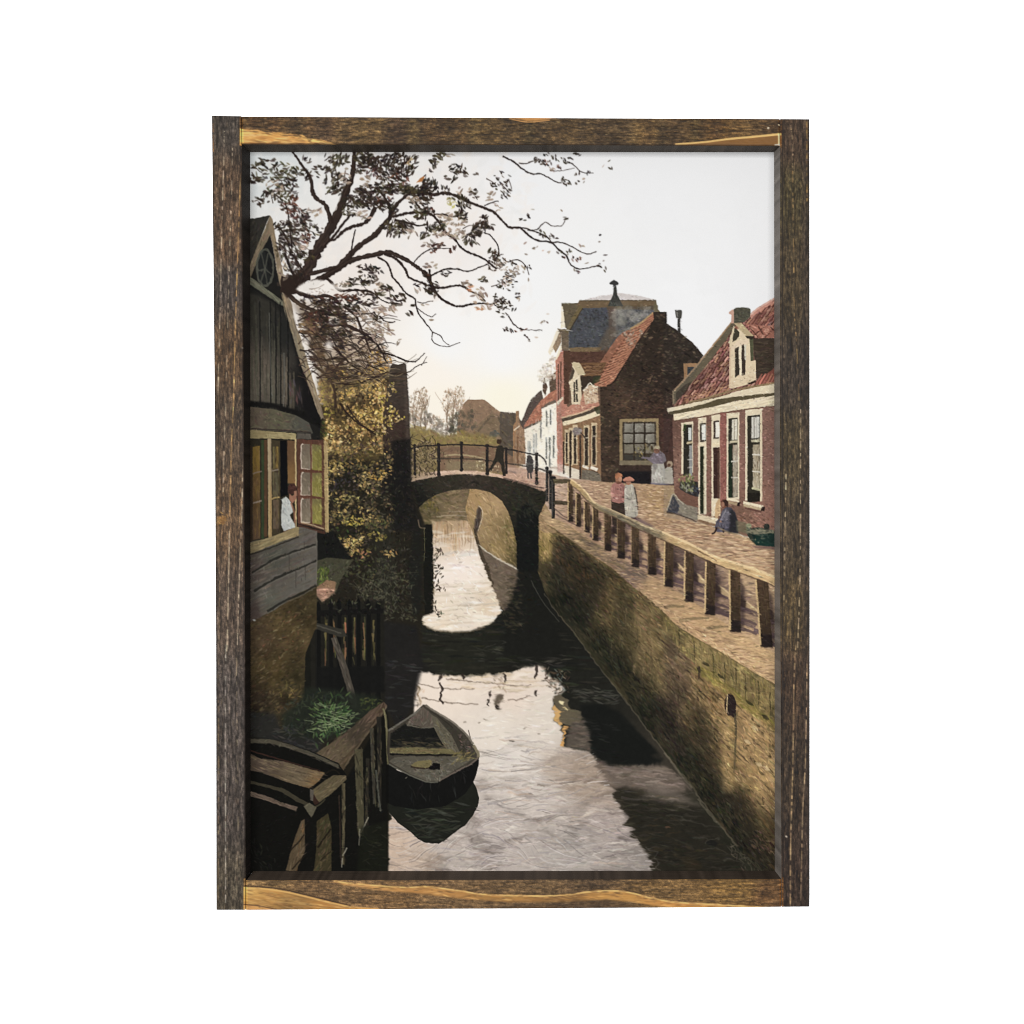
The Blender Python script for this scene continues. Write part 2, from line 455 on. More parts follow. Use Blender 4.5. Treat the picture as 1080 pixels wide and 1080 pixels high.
# facade of the middle house
fill([(593, 446), (633, 435), (634, 509), (614, 507), (594, 491)], (142, 106, 74))
scatter([(594, 448), (632, 438), (633, 505), (594, 490)], 160, [(164, 126, 88), (116, 84, 60), (154, 114, 84)], (2, 6), (1, 2), 1.5, .2, .5)
fill([(592, 441), (612, 436), (631, 429), (632, 432), (614, 439), (593, 445)], (84, 72, 58))
fill([(593, 445), (614, 439), (632.5, 432), (632.5, 438), (612, 445), (594, 449)], (236, 218, 180))
line([(592, 440.5), (610, 436), (628, 428.5)], 1.6, 1.2, (216, 184, 144), .9)
fill([(626, 430), (633, 428), (633, 436), (630, 437)], (60, 60, 40), .8)
for (x, y0, y1, w) in ((597.6, 454, 488, 2.2), (602, 452, 490, 2.2), (606.5, 449, 489, 3), (618.5, 449, 491, 3.8), (626.5, 447, 490, 3.8)):
    rect(x - w / 2 - 1, y0 - 1, x + w / 2 + 1, y1 + 1, (214, 190, 148), .9)
    rect(x - w / 2 + .2, y0 + 2, x + w / 2 - .2, y1, (58, 48, 40))
    line([(x - w / 2, y0 + 13), (x + w / 2, y0 + 12.5)], 1, 1, (226, 210, 176), .8, False)
line([(614.5, 491.5), (620.8, 494)], 2.4, 2.4, (240, 230, 208), .95, False)
line([(623, 492.5), (630, 495.5)], 3.4, 3.4, (242, 232, 212), .95, False)
line([(624, 496), (631, 499)], 1.2, 1.2, (60, 50, 44), .8, False)
fill([(614, 495), (623, 496), (633, 500), (634, 509), (613, 507)], (112, 102, 86))
scatter([(614, 495), (633, 500), (634, 508), (614, 506)], 40, [(138, 128, 106), (92, 82, 68), (128, 110, 90)], (2, 5), (.8, 1.5), .4, .3, .6)
fill([(588, 489), (594, 490), (612, 496), (612, 507), (600, 503), (590, 494)], (222, 208, 184))
rect(588, 486, 594, 498, (206, 140, 124), .6, .8)
for (x, y0, y1, w) in ((594.5, 466, 500, 1.4), (601.3, 456, 504, 1.8), (612, 459, 507, 2)):
    rect(x - w / 2, y0, x + w / 2, y1, (58, 46, 38), .95)
ell(608.5, 455, 5, 4, (134, 122, 116), 1, .4)
scatter([(604, 452), (613, 451), (613, 459), (604, 459)], 14, [(164, 152, 144), (104, 92, 90)], (2, 4), (1, 2), .3, .4, .7)
line([(612, 456), (616.5, 461), (618, 467)], 1.3, 1.2, (60, 50, 44), .9)
# window in the shadowed gable wall
fill([(653.2, 442), (694.6, 441), (695, 489), (653.5, 489)], (150, 128, 88))
fill([(656.4, 445), (692, 444.6), (692, 486), (656.8, 486)], (64, 54, 44))
for i in range(3):
    for j in range(3):
        x0, y0 = 658.2 + i * 11.2, 446.6 + j * 11
        rect(x0, y0, x0 + 9.6, y0 + 9.4, [(x0, y0, (146, 140, 126)), (x0 + 9, y0 + 9, (118, 112, 98))] if j < 2 else (124, 116, 98))
scatter([(657, 446), (691, 446), (691, 470), (657, 470)], 60, [(170, 164, 150), (112, 106, 94), (150, 144, 128)], (3, 7), (.8, 1.6), 1.5, .3, .4)
for xx in (668.9, 680.1):
    rect(xx - .7, 445, xx + .7, 486, (50, 42, 34))
for yy in (456.8, 467.8):
    rect(657, yy - .6, 692, yy + .6, (50, 42, 34))
for i in range(3):
    rect(658.2 + i * 11.2, 479.6, 668 + i * 11.2, 485, (66, 62, 54))
scatter([(668, 468), (690, 468), (690, 484), (668, 484)], 50, [(150, 134, 76), (72, 58, 40), (166, 140, 84), (90, 76, 48), (44, 42, 36)], (2, 5), (1, 2.4), 1.4, .6, .7)
fill([(653, 485.5), (689, 485.5), (689, 490.5), (653, 490.5)], (126, 112, 86))
rect(653, 491, 687, 512, (60, 46, 40), .9, .6)
rect(652, 497, 686, 510.5, (32, 30, 32), .95, .7)
# woman and child by the window
fill([(687, 491), (691, 487), (700, 487), (702, 500), (701.5, 511), (687, 511)], (168, 162, 150), 1, .3)
scatter([(688, 490), (701, 489), (701, 509), (687, 509)], 36, [(190, 184, 170), (146, 138, 128), (206, 200, 188)], (4, 9), (1.2, 2.4), 1.5, .2, .7)
fill([(685, 482), (690, 477), (696, 475), (701, 479), (703, 486), (699, 489), (689, 489), (682, 484), (676, 483.5), (678, 481.5)], (118, 106, 112), 1, .3)
scatter([(686, 480), (697, 477), (702, 486), (689, 488)], 24, [(142, 130, 138), (98, 86, 92)], (2, 5), (1, 2), .8, .6, .7)
ell(692.6, 475, 3, 3.6, (120, 84, 68))
fill([(689, 473), (691, 470), (695.4, 470), (696, 473), (693, 473.4)], (172, 156, 124))
fill([(701, 495), (705, 491.5), (709, 493), (710.5, 510), (700, 511)], (170, 162, 146), 1, .3)
ell(706.4, 489.5, 3.2, 3.2, (164, 140, 112))
ell(705.6, 490.6, 1.8, 1.8, (100, 70, 54))
fill([(686, 509), (700, 510), (710, 511.5), (698, 513.5), (686, 512)], (84, 76, 98), .8, .5)

# ------------------------------------------------------------------ street
ST = [(531, 492), (560, 495), (600, 504), (634, 508), (711, 512), (716, 541), (736, 549), (757, 557), (785, 566), (818, 574), (818, 725), (700, 650), (570, 545), (558, 516), (531, 505)]
fill(ST, [(540, 498, (182, 156, 138)), (570, 505, (190, 164, 144)), (650, 520, (168, 138, 110)), (700, 525, (166, 136, 98)), (720, 560, (170, 140, 108)), (650, 550, (168, 136, 114)),
          (790, 580, (190, 160, 124)), (740, 600, (150, 124, 104)), (700, 620, (150, 122, 98)), (790, 690, (198, 166, 126)), (620, 570, (162, 132, 106))])
scatter(ST, 2200, [(196, 166, 132), (146, 116, 92), (178, 144, 118), (208, 180, 144), (128, 100, 82), (188, 152, 126)], (3, 9), (.6, 1.2), .03, .12, .6)
scatter([(680, 545), (818, 575), (818, 610), (760, 590)], 300, [(214, 180, 138), (140, 108, 84), (190, 148, 118)], (6, 16), (.9, 1.8), .06, .1, .55)
fill([(531, 490), (549, 490), (575, 500), (574, 516), (531, 503)], (182, 148, 128), .6, 1)
rect(536, 497, 544, 501, (112, 96, 92), .6, .8)
# right house: walls
RW = [(709, 440), (818, 426), (818, 575), (785, 565), (757, 556), (736, 549), (711, 519)]
fill(RW, [(715, 450, (116, 82, 68)), (733, 480, (142, 102, 84)), (765, 500, (146, 100, 86)), (780, 545, (132, 94, 74)), (812, 470, (138, 98, 84)), (812, 540, (150, 104, 86))])
scatter(RW, 1300, [(168, 122, 102), (106, 72, 60), (190, 148, 128), (146, 98, 84), (92, 64, 54)], (1.6, 4), (.8, 1.4), .2, .25, .7, 10, True)
scatter([(770, 538), (816, 545), (816, 566), (785, 560)], 120, [(172, 112, 92), (190, 136, 112), (112, 72, 56)], (3, 7), (.8, 1.5), .25, .2, .6)
CR, CRD = (230, 212, 176), (188, 164, 124)
# roof
RR = [(773, 341), (757, 361), (745, 376), (725, 399), (713, 412), (709, 426), (711, 432), (735, 424), (775, 414), (818, 405), (818, 316), (800, 325), (790, 335)]
fill(RR, (84, 46, 40))
clipto(RR)
for r in range(20):
    for c in range(36):
        y = 322 + r * 5.2 + rng.normal(0, .4)
        x = 700 + c * 3.7 - r * 3.4 % 3.7 + rng.normal(0, .25)
        yy = y + (760 - x) * .12
        col = pick([(156, 98, 84), (136, 82, 72), (176, 124, 106), (116, 74, 62), (164, 110, 84)], 14)
        a = -.93 + rng.normal(0, .1)
        ln = rng.uniform(6.2, 8)
        ca, sa = math.cos(a) * ln / 2, math.sin(a) * ln / 2
        fill([(x - ca - .9, yy - sa - .3), (x + ca - .8, yy + sa - .5), (x + ca + .9, yy + sa + .5), (x - ca + .9, yy - sa + .7)], col, .92)
        line([(x - ca * .8 - .5, yy - sa * .8 - .3), (x + ca * .8 - .5, yy + sa * .8 - .3)], .8, .5, np.clip(col + 36, 0, 245), .6, False)
scatter(RR, 130, [(60, 30, 30), (76, 40, 36)], (2, 4), (.7, 1.2), -.9, .2, .8)
scatter([(720, 418), (770, 405), (770, 412), (722, 424)], 90, [(206, 148, 104), (170, 118, 80), (220, 168, 124)], (3, 6), (.8, 1.5), -.5, .4, .7)
fill([(790, 338), (818, 318), (818, 338), (796, 346)], (170, 96, 78), .25)
clipto(PRINT)
line([(791, 334), (800, 326.5), (818, 316)], 4.2, 4.6, (206, 138, 116), 1)
line([(790, 333), (800, 325), (818, 314.6)], 1.4, 1.4, (226, 176, 156), 1)
fill([(785, 341), (796, 343), (818, 344), (818, 356.5), (797, 356), (790, 346)], (168, 104, 84))
for (a, b) in (((790, 344), (800, 356)), ((800, 344), (806, 356)), ((806, 357), (816, 347)), ((795, 354), (806, 345)), ((812, 345), (818, 350))):
    line([a, b], 1.3, 1.3, (74, 44, 36), .8, False)
scatter([(788, 341), (817, 344), (817, 356), (797, 356)], 40, [(202, 140, 114), (140, 84, 66), (220, 160, 130)], (3, 6), (1, 1.8), .4, .5, .7)
fill([(794, 357), (818, 356.5), (818, 388), (798, 401), (796, 381)], (66, 54, 44))
scatter([(796, 358), (817, 358), (817, 386), (799, 398)], 110, [(84, 66, 52), (50, 42, 36), (72, 64, 46), (94, 76, 60)], (4, 10), (.8, 1.6), .05, .2, .6)
fill([(796, 404), (806, 396), (818, 387), (818, 403), (806, 406)], (132, 72, 58))
for k in range(7):
    line([(797 + k * 3.6, 406), (804 + k * 3.6, 394)], 1.8, 1.4, pick([(196, 122, 98), (180, 104, 86)]), .9, False)
# chimney and barge strip
fill([(710, 413), (725, 397), (745, 373), (757, 358), (773, 338), (776, 343), (762, 364), (748, 382), (728, 406), (716, 420), (712, 426), (709.5, 426)], (104, 92, 70))
line([(711, 412), (726, 396), (746, 372), (758, 357), (773, 338)], 1.8, 1.4, (168, 132, 94), .95, False)
line([(709.8, 412), (710.4, 426)], 1.8, 1.8, (140, 118, 88), .95, False)
fill([(713, 414), (722, 406), (730, 402), (720, 418), (713, 424)], (66, 56, 46), .8)
fill([(769, 329), (773, 326.5), (775, 327), (775, 341), (771, 341), (771.5, 332), (769, 331)], (204, 156, 132))
fill([(774, 326), (778, 324.4), (788, 324.6), (791.6, 326), (791, 334), (785, 340), (774, 341)], (82, 80, 64))
scatter([(775, 326), (790, 326), (789, 335), (776, 340)], 46, [(100, 98, 78), (66, 64, 54), (92, 84, 66)], (2, 5), (1, 1.8), .3, 1, .6)
# dormer
fill([(769, 400), (769.5, 362), (774, 350), (782, 345), (790, 356), (791, 358), (792, 381), (797, 380), (797.6, 402), (790, 405), (772, 410), (769, 409)], (228, 204, 164))
fill([(774, 340.5), (782, 340.5), (794.5, 354), (787, 355.4), (782, 349)], (190, 166, 122))
fill([(772.5, 361), (774, 347), (776, 346), (780, 350.5), (779.5, 355), (776, 359)], (68, 62, 48))
fill([(768, 362), (773.6, 344), (775, 344.5), (774, 350), (770.5, 362.5)], (218, 198, 158))
fill([(771, 366), (779, 359), (788, 357.5), (790, 361), (772, 370)], (232, 206, 172))
fill([(786, 354.6), (794.6, 354.2), (795, 357), (788, 357)], (54, 46, 38))
fill([(790.6, 357), (794.4, 356.6), (795, 380), (791.6, 381)], (86, 86, 60))
fill([(775.2, 367.5), (779, 365.5), (779.8, 395), (775.2, 398)], (60, 52, 42))
fill([(782, 364.5), (784.6, 363), (786.4, 380), (786, 395), (782.4, 396)], (64, 52, 44))
fill([(784.8, 364), (787, 363), (787, 380), (785.6, 380)], (212, 204, 180))
fill([(779, 366), (781.8, 364.6), (782.2, 396), (780, 396)], (238, 224, 192))
fill([(788, 404), (797, 400.6), (797.6, 402.6), (791, 405.6)], (54, 38, 32))
scatter([(770, 398), (796, 384), (797, 400), (772, 409)], 34, [(238, 214, 176), (202, 172, 132), (216, 186, 148)], (2, 5), (1, 2), .3, 1, .5)
line([(770, 366), (770, 408)], 1.2, 1.2, (206, 168, 132), .7, False)
# cornice
fill([(703, 431), (730, 425), (760, 418), (780, 412), (818, 403.5), (818, 416), (775, 421), (750, 427), (720, 434), (705, 436)], CR)
line([(726, 424.6), (745, 420), (758, 416), (770, 412.6), (790, 408.5), (818, 403.5)], 2, 2, (150, 124, 84), .9)
line([(712, 428), (740, 422.5), (756, 418.6), (770, 415)], 1, 1, (112, 92, 62), .8)
fill([(704, 434.6), (722, 431), (748, 424.5), (756, 421), (775, 418.4), (818, 414), (818, 417.4), (775, 422.5), (752, 429), (727, 434), (708, 437.4)], (94, 82, 56))
fill([(710, 437), (727, 434), (752, 429), (775, 423), (818, 417), (818, 427.6), (780, 432), (755, 436), (735, 440), (711, 443.6)], (234, 216, 180))
line([(711, 443.8), (735, 440.4), (758, 436.6), (780, 432.6), (818, 428)], 1.2, 1.2, (110, 78, 58), .8)
scatter([(712, 438), (752, 429), (818, 418), (818, 427), (755, 435), (712, 442)], 60, [(244, 228, 196), (212, 192, 152), (238, 214, 176)], (8, 20), (.8, 1.6), -.2, .06, .6)


def pane(x0, y0, x1, y1, col, sl=-.12):
    fill([(x0, y0), (x1, y0 + (x1 - x0) * sl), (x1, y1 + (x1 - x0) * sl), (x0, y1)], col)


# window 1
pane(718.6, 446, 731, 500, CR)
pane(720.8, 448.4, 730, 502, (50, 46, 38), -.1)
pane(726, 451, 729.4, 464.6, (206, 208, 200), -.1)
pane(724, 466, 730.4, 468.4, (196, 176, 134), -.1)
pane(726.8, 470, 730, 502, (150, 150, 146), -.1)
for y in (485, 493):
    line([(725, y), (730, y - .4)], 1, 1, (206, 200, 186), .8, False)
scatter([(721, 447), (724, 447), (724, 455), (721, 455)], 8, [(70, 92, 40)], (2, 4), (1, 2), 1, 1, .7)
# door 1
pane(736.4, 441, 745, 543, CR)
pane(738.2, 446.4, 744.6, 466, (66, 58, 48), -.1)
pane(740.2, 448, 744.4, 464, (228, 226, 214), -.1)
pane(738.4, 471, 742.2, 542, (42, 46, 32), -.08)
pane(742, 471.6, 745, 542, (222, 210, 176), -.08)
line([(742.4, 480), (742.4, 538)], .8, .8, (150, 130, 96), .7, False)
# brick pier and door 2
scatter([(745.4, 440), (750, 439), (750, 544), (745.6, 542)], 90, [(132, 84, 66), (110, 76, 60), (150, 98, 78), (104, 92, 66)], (1.5, 4), (.8, 1.6), .2, .3, .6)
pane(750.4, 438, 759.8, 545, CR)
pane(752.6, 444, 758.6, 463, (72, 54, 46), -.1)
pane(754.6, 445.6, 758.8, 461.6, (232, 226, 210), -.1)
pane(751.6, 467, 759.4, 470.4, (236, 214, 172), -.1)
pane(752.4, 472, 758.8, 526, (64, 42, 36), -.08)
pane(756.8, 472, 759, 526, (92, 62, 50), -.08)
fill([(753.6, 545), (755, 531), (758, 525.6), (759.6, 526), (759.6, 541), (756, 547)], (206, 166, 116))
fill([(759.4, 436), (766, 435), (766, 528), (759.4, 530)], (150, 90, 78))
scatter([(759.6, 437), (766, 436), (766, 526), (759.6, 530)], 130, [(176, 112, 98), (132, 78, 68), (190, 130, 112), (160, 92, 84)], (1.5, 3.6), (.8, 1.4), .2, .3, .7)
# window 2
pane(766.3, 436, 779.8, 528, CR, -.1)
pane(768.2, 441.4, 778, 525, (56, 52, 42), -.1)
pane(772, 442.6, 777.6, 464, (222, 214, 190), -.1)
line([(774.4, 443), (774.6, 464)], .9, .9, (140, 126, 100), .8, False)
pane(769.4, 465, 778, 467.6, (206, 192, 154), -.1)
pane(768.4, 470, 772, 525, (38, 50, 36), -.1)
pane(773, 469.6, 778.4, 524, (170, 156, 132), -.1)
scatter([(773, 470), (778, 469), (778, 523), (773, 523)], 40, [(206, 196, 172), (132, 116, 96), (186, 160, 132)], (3, 8), (.8, 1.5), 1.5, .2, .6)
for y in (486.6, 504):
    line([(771, y), (778.4, y - .6)], 1.4, 1.2, (220, 212, 192), .9, False)
line([(767, 526), (774, 527.6), (779.6, 529)], 2.4, 2.4, (236, 220, 184), 1, False)
fill([(766.4, 527.6), (779.8, 530.6), (779.8, 533.6), (768, 530.8)], (180, 152, 112))
fill([(778, 530), (780.8, 529.4), (780, 534), (777.4, 533.2)], (44, 30, 28))
# window 3
pane(786, 432.4, 803.8, 528, CR, -.09)
pane(788.3, 438.6, 801.6, 530, (52, 48, 38), -.09)
pane(792.6, 440, 801, 462.4, (198, 194, 178), -.08)
for x in (794, 796.6, 799):
    line([(x, 440), (x + .2, 462)], .8, .8, (226, 222, 208), .8, False)
line([(795.3, 440), (795.4, 462)], .7, .7, (110, 100, 84), .7, False)
pane(792, 463.6, 801.4, 466.6, (186, 176, 142), -.08)
pane(794, 469, 801.4, 516, (178, 162, 130), -.06)
scatter([(794, 470), (801, 469), (801, 514), (794, 514)], 60, [(214, 202, 174), (130, 112, 86), (190, 170, 136), (110, 90, 68)], (3, 9), (.8, 1.6), 1.5, .2, .6)
for y in (479.4, 497):
    line([(793.4, y), (803, y + .6)], 1.3, 1.3, (232, 224, 206), .85, False)
line([(793, 514.6), (801.6, 517)], 2.4, 2.4, (200, 192, 148), .95, False)
pane(789, 519.6, 801.6, 528.8, (38, 34, 28), .0)
pane(801.6, 437.4, 803.8, 529, (226, 206, 168), -.09)
line([(784, 530), (794, 532), (805, 534.6)], 3, 3, (238, 222, 186), 1, False)
fill([(784, 531.6), (805, 536), (805.6, 539.4), (784.4, 534)], (196, 172, 130))
fill([(803.6, 535), (807, 534.4), (806.4, 539.4), (802, 538.6)], (46, 30, 28))
line([(786, 536), (803, 540)], 1.4, 1.2, (80, 46, 40), .7, False)
# doorstep, planter, ramp
fill([(734.6, 542.6), (746, 544), (757, 546.6), (757, 553.6), (748, 551), (735, 547.6)], (226, 204, 164))
fill([(735, 547), (748, 551), (757, 553.6), (757, 556), (745, 553), (735, 549)], (140, 106, 76))
fill([(711.6, 515), (716, 509), (726, 514), (736.6, 520), (736, 545), (724, 536), (712, 522)], (120, 82, 66))
fill([(703, 539.4), (706, 531), (710, 522), (714, 528), (717, 534), (715.6, 542)], (66, 66, 72))
scatter([(704, 538), (710, 524), (716, 536)], 16, [(96, 92, 92), (46, 46, 54), (120, 108, 100)], (2, 5), (1, 2), 1.2, .3, .7)
fill([(710, 521.6), (716, 527), (724, 532.4), (736, 535), (735.6, 549), (724, 546), (714, 541.6), (717, 534)], (134, 124, 106))
scatter([(716, 530), (735, 536), (735, 547), (716, 541)], 50, [(154, 142, 118), (116, 106, 90), (140, 124, 110)], (3, 7), (1, 2), .4, .3, .6)
line([(703, 539), (706, 531), (710, 521.4), (716, 527), (721, 532)], 1.4, 1.2, (186, 172, 146), .85)
line([(703, 540), (716, 543), (735, 550)], 1.4, 1.2, (62, 52, 48), .8)
fill([(717, 508), (736, 508), (737, 524), (728, 522), (717, 516)], (56, 52, 50))
scatter([(716, 500), (728, 500), (734, 510), (730, 518), (716, 516)], 80, [(128, 138, 62), (90, 104, 48), (160, 164, 90), (66, 70, 40), (176, 176, 130)], (2, 5), (1, 2), -1.2, .7, .8)
scatter([(716, 511), (730, 512), (730, 520), (717, 516)], 30, [(176, 172, 150), (70, 60, 56), (120, 116, 104)], (2, 4), (1, 1.6), 1.4, .3, .8)
scatter([(729, 506), (737, 510), (737, 524), (729, 520)], 24, [(66, 72, 84), (36, 34, 38)], (2, 5), (1, 2.4), .8, .6, .8)
# seated figure and tub
fill([(755, 560), (755, 552), (759, 546), (762, 538), (766, 534.4), (771, 535), (775, 540), (778, 550), (778.6, 562), (766, 561)], (74, 70, 80), 1, .3)
fill([(769, 538), (773.4, 537.4), (777, 546), (778.8, 563), (768, 562.4), (770, 552)], (46, 44, 48), 1, .4)
fill([(754, 556), (756, 549.6), (762, 547.6), (768, 549), (769, 555), (763, 561), (756, 561)], (88, 84, 96), 1, .3)
fill([(761, 540), (766, 536), (769, 540), (768, 548), (762, 548)], (112, 108, 118), .9, .4)
scatter([(756, 553), (764, 538), (770, 540), (768, 557)], 46, [(122, 118, 132), (62, 58, 68), (140, 134, 144), (90, 84, 92)], (1.6, 4), (.8, 1.4), 1, .7, .75)
line([(766, 538), (762, 544), (760, 549)], 1.6, 1.2, (136, 130, 138), .9)
ell(760, 550, 1.4, 1.2, (166, 122, 98))
line([(756, 556), (754, 561), (750.6, 563)], 2.2, 1.6, (44, 34, 34), .95)
line([(763, 557), (763, 562)], 2, 1.6, (40, 32, 34), .9, False)
ell(763.4, 531, 3.6, 4.4, (120, 72, 54))
fill([(762, 528), (765, 526.8), (768.4, 529), (768, 535), (764.6, 533)], (62, 42, 36))
ell(762.4, 532, 1.8, 2.6, (164, 112, 86))
fill([(786, 558), (800, 556), (818, 560), (818, 577), (796, 574), (789, 566)], (52, 58, 48))
fill([(786.6, 556.6), (800, 558.4), (816, 559), (816, 563), (800, 564), (787, 562)], (130, 124, 98))
fill([(793, 564), (817, 562), (817, 577), (797, 575)], (30, 52, 46))
ell(789.6, 554.4, 3, 2.6, (150, 150, 112))
ell(808.6, 555.4, 3.2, 3, (46, 50, 44))
scatter([(787, 556), (816, 558), (816, 574), (797, 572)], 40, [(84, 92, 76), (40, 60, 52), (146, 138, 108), (28, 34, 30)], (2, 6), (1, 1.8), .1, .4, .6)
fill([(792, 575), (818, 577), (818, 580), (796, 578)], (84, 62, 66), .7, .7)
line([(757, 556), (770, 562), (785, 565), (797, 575)], 1.6, 1.4, (150, 128, 96), .6)
fill([(776, 549), (787, 551), (789, 563), (777, 561)], (108, 104, 76), .7, .6)

# ------------------------------------------------------------------ canal water: dark ground first
clipto(PRINT)
WAT = [(400, 540), (560, 540), (600, 640), (660, 730), (740, 830), (775, 865), (818, 921), (380, 921)]
fill(WAT, [(480, 690, (38, 38, 32)), (560, 660, (30, 30, 27)), (600, 760, (34, 34, 30)), (680, 840, (62, 56, 48)), (740, 900, (46, 46, 36)), (430, 720, (32, 31, 30)), (400, 880, (30, 30, 24))])
scatter([(420, 640), (580, 650), (640, 720), (600, 740), (450, 710)], 260, [(46, 46, 38), (28, 28, 25), (58, 56, 48), (36, 38, 28)], (10, 30), (1, 3), .02, .08, .6)
scatter([(500, 676), (570, 672), (604, 700), (560, 705), (500, 698)], 70, [(92, 88, 78), (70, 68, 60), (110, 104, 92)], (6, 18), (.6, 1.6), .08, .2, .4)
# far water under the arch
fill([(441, 512), (548, 512), (550, 600), (530, 640), (441, 640)], [(450, 530, (100, 88, 64)), (480, 528, (118, 100, 76)), (470, 550, (140, 118, 90)), (455, 545, (84, 74, 52))])
scatter([(442, 514), (496, 514), (494, 552), (445, 552)], 260, [(130, 112, 84), (96, 84, 58), (112, 96, 76), (142, 124, 94), (82, 76, 50)], (4, 12), (1, 2.4), .05, .35, .5)
scatter([(443, 524), (462, 520), (462, 540), (444, 545)], 50, [(104, 96, 52), (70, 64, 42), (122, 104, 60)], (3, 7), (1.5, 3), 1, 1, .6)
line([(460, 545), (478, 543.5), (494, 545)], 1.2, 1, (164, 148, 124), .7)
line([(473, 539.6), (492, 539.4)], .9, .8, (158, 142, 118), .7, False)
BW = [(456, 550), (492, 549), (498, 556), (502, 568), (507, 582), (512, 600), (518, 615), (524, 628), (528, 640), (527, 648), (521, 655), (510, 661), (496, 665.6), (478, 666.4), (460, 664.6), (448, 660), (443.6, 654), (445, 649), (450, 646), (457, 645)]
fill(BW, [(475, 552, (170, 144, 112)), (480, 570, (214, 192, 166)), (490, 600, (240, 226, 212)), (475, 605, (240, 226, 212)), (490, 640, (228, 214, 194)), (460, 660, (232, 214, 190)), (500, 655, (232, 218, 200)), (515, 640, (220, 200, 174))], 1, .7)
clipto(BW)
for k in range(120):
    x = rng.uniform(457, 500)
    y = rng.uniform(550, 572) + 12 * math.exp(-((x - 478) / 7) ** 2)
    line([(x, y - 8), (x + rng.normal(0, .6), y + rng.uniform(2, 9))], rng.uniform(1, 2.6), .5, pick([(178, 144, 106), (160, 128, 94), (200, 170, 136), (142, 116, 86)]), .38, False)
scatter([(445, 612), (528, 612), (528, 664), (445, 664)], 90, [(196, 180, 156), (176, 160, 138), (214, 198, 176)], (12, 34), (.7, 2), -.06, .06, .4)
scatter(BW, 60, [(246, 236, 224), (236, 220, 204)], (12, 30), (1.5, 4), -.04, .08, .5)
clipto(PRINT)
line([(443.6, 653), (448, 660), (460, 665), (480, 667), (498, 666), (512, 661)], 1.2, 1, (150, 128, 96), .35)
# quay wall seen through the arch
FW = [(496, 514), (505, 513), (520, 516), (532, 524), (541, 540), (547, 560), (549, 600), (541, 598), (530, 592), (512, 582), (503, 574), (498, 560), (493, 548), (491, 536)]
fill(FW, [(495, 530, (164, 134, 94)), (520, 530, (170, 142, 104)), (538, 560, (120, 102, 68)), (525, 580, (140, 118, 80)), (545, 590, (84, 74, 48)), (505, 560, (150, 126, 92))])
scatter(FW, 300, [(188, 160, 122), (146, 118, 84), (170, 140, 104), (200, 172, 134), (120, 100, 68), (158, 134, 82)], (4, 11), (.7, 1.6), .95, .25, .55, 8, True)
scatter([(534, 545), (548, 560), (549, 599), (532, 585)], 70, [(96, 88, 48), (76, 66, 44), (120, 108, 62)], (2, 5), (1, 2.2), .9, .6, .6)
fill([(504.6, 533), (508, 537), (507.6, 547), (504.6, 559), (501, 566), (500, 559), (501, 548)], (66, 57, 52), .92, .35)
scatter([(503, 537), (507, 540), (503, 558), (501, 560)], 14, [(96, 88, 84), (48, 42, 40)], (3, 7), (.7, 1.2), 1.8, .1, .7)
line([(504.6, 533), (508.6, 538), (508.4, 547), (504, 560)], 1.1, .9, (204, 184, 154), .8)
fill([(503, 573), (512, 580), (530, 592), (550, 600), (550, 630), (530, 645), (524, 628), (515, 605), (508, 588)], (104, 90, 76), .95, .4)
scatter([(506, 580), (530, 594), (548, 602), (546, 632), (530, 640), (516, 606)], 120, [(124, 108, 92), (86, 76, 62), (112, 98, 84)], (4, 12), (1, 2.4), .3, .4, .5)
fill([(499, 556), (502, 560), (508, 580), (518, 606), (522, 622), (517, 612), (509, 594), (503, 576)], (66, 56, 44), .9)
line([(505, 575), (514, 582), (530, 592), (540, 597.6), (547, 601)], 1, 2, (206, 196, 176), .9)
# dark pier and abutments
fill([(545, 562), (552, 555), (560, 545), (568, 545), (568, 598), (580, 640), (596, 690), (575, 695), (530, 690), (536, 640), (546, 610)], (30, 30, 27), 1, 1.2)
scatter([(534, 606), (548, 606), (552, 660), (540, 670), (530, 650)], 90, [(64, 58, 44), (44, 42, 34), (82, 72, 54)], (4, 10), (1, 2.5), .1, .3, .45)

# ------------------------------------------------------------------ near bright water
NB = [(442, 708), (452, 710), (462, 712), (480, 713.5), (500, 713), (530, 711), (545, 707), (556, 703.5), (566, 702), (574, 704), (578, 712), (590, 722), (594, 730), (584, 737), (581, 746), (585, 762), (590, 767),
      (594, 776), (597, 788), (612, 791), (626, 793), (631, 802), (634, 812), (640, 820), (646, 836), (656, 856), (664, 872), (676, 890), (688, 910), (694, 922), (408, 922), (409, 862), (409, 856), (420, 800), (432, 748), (432, 738), (434, 726), (440, 720)]
fill(NB, [(470, 725, (230, 216, 202)), (540, 730, (224, 208, 194)), (520, 770, (222, 212, 200)), (570, 760, (216, 206, 194)), (540, 800, (212, 204, 196)), (560, 840, (190, 180, 172)), (640, 860, (164, 152, 146)),
          (520, 880, (176, 166, 160)), (600, 900, (164, 156, 150)), (420, 890, (190, 172, 158)), (620, 820, (150, 136, 124)), (680, 915, (140, 132, 126)), (450, 900, (178, 168, 160))], 1, .5)
clipto(NB)
scatter(NB, 260, [(236, 226, 216), (206, 196, 186), (224, 212, 198)], (8, 26), (1.5, 4), -.05, .3, .3)
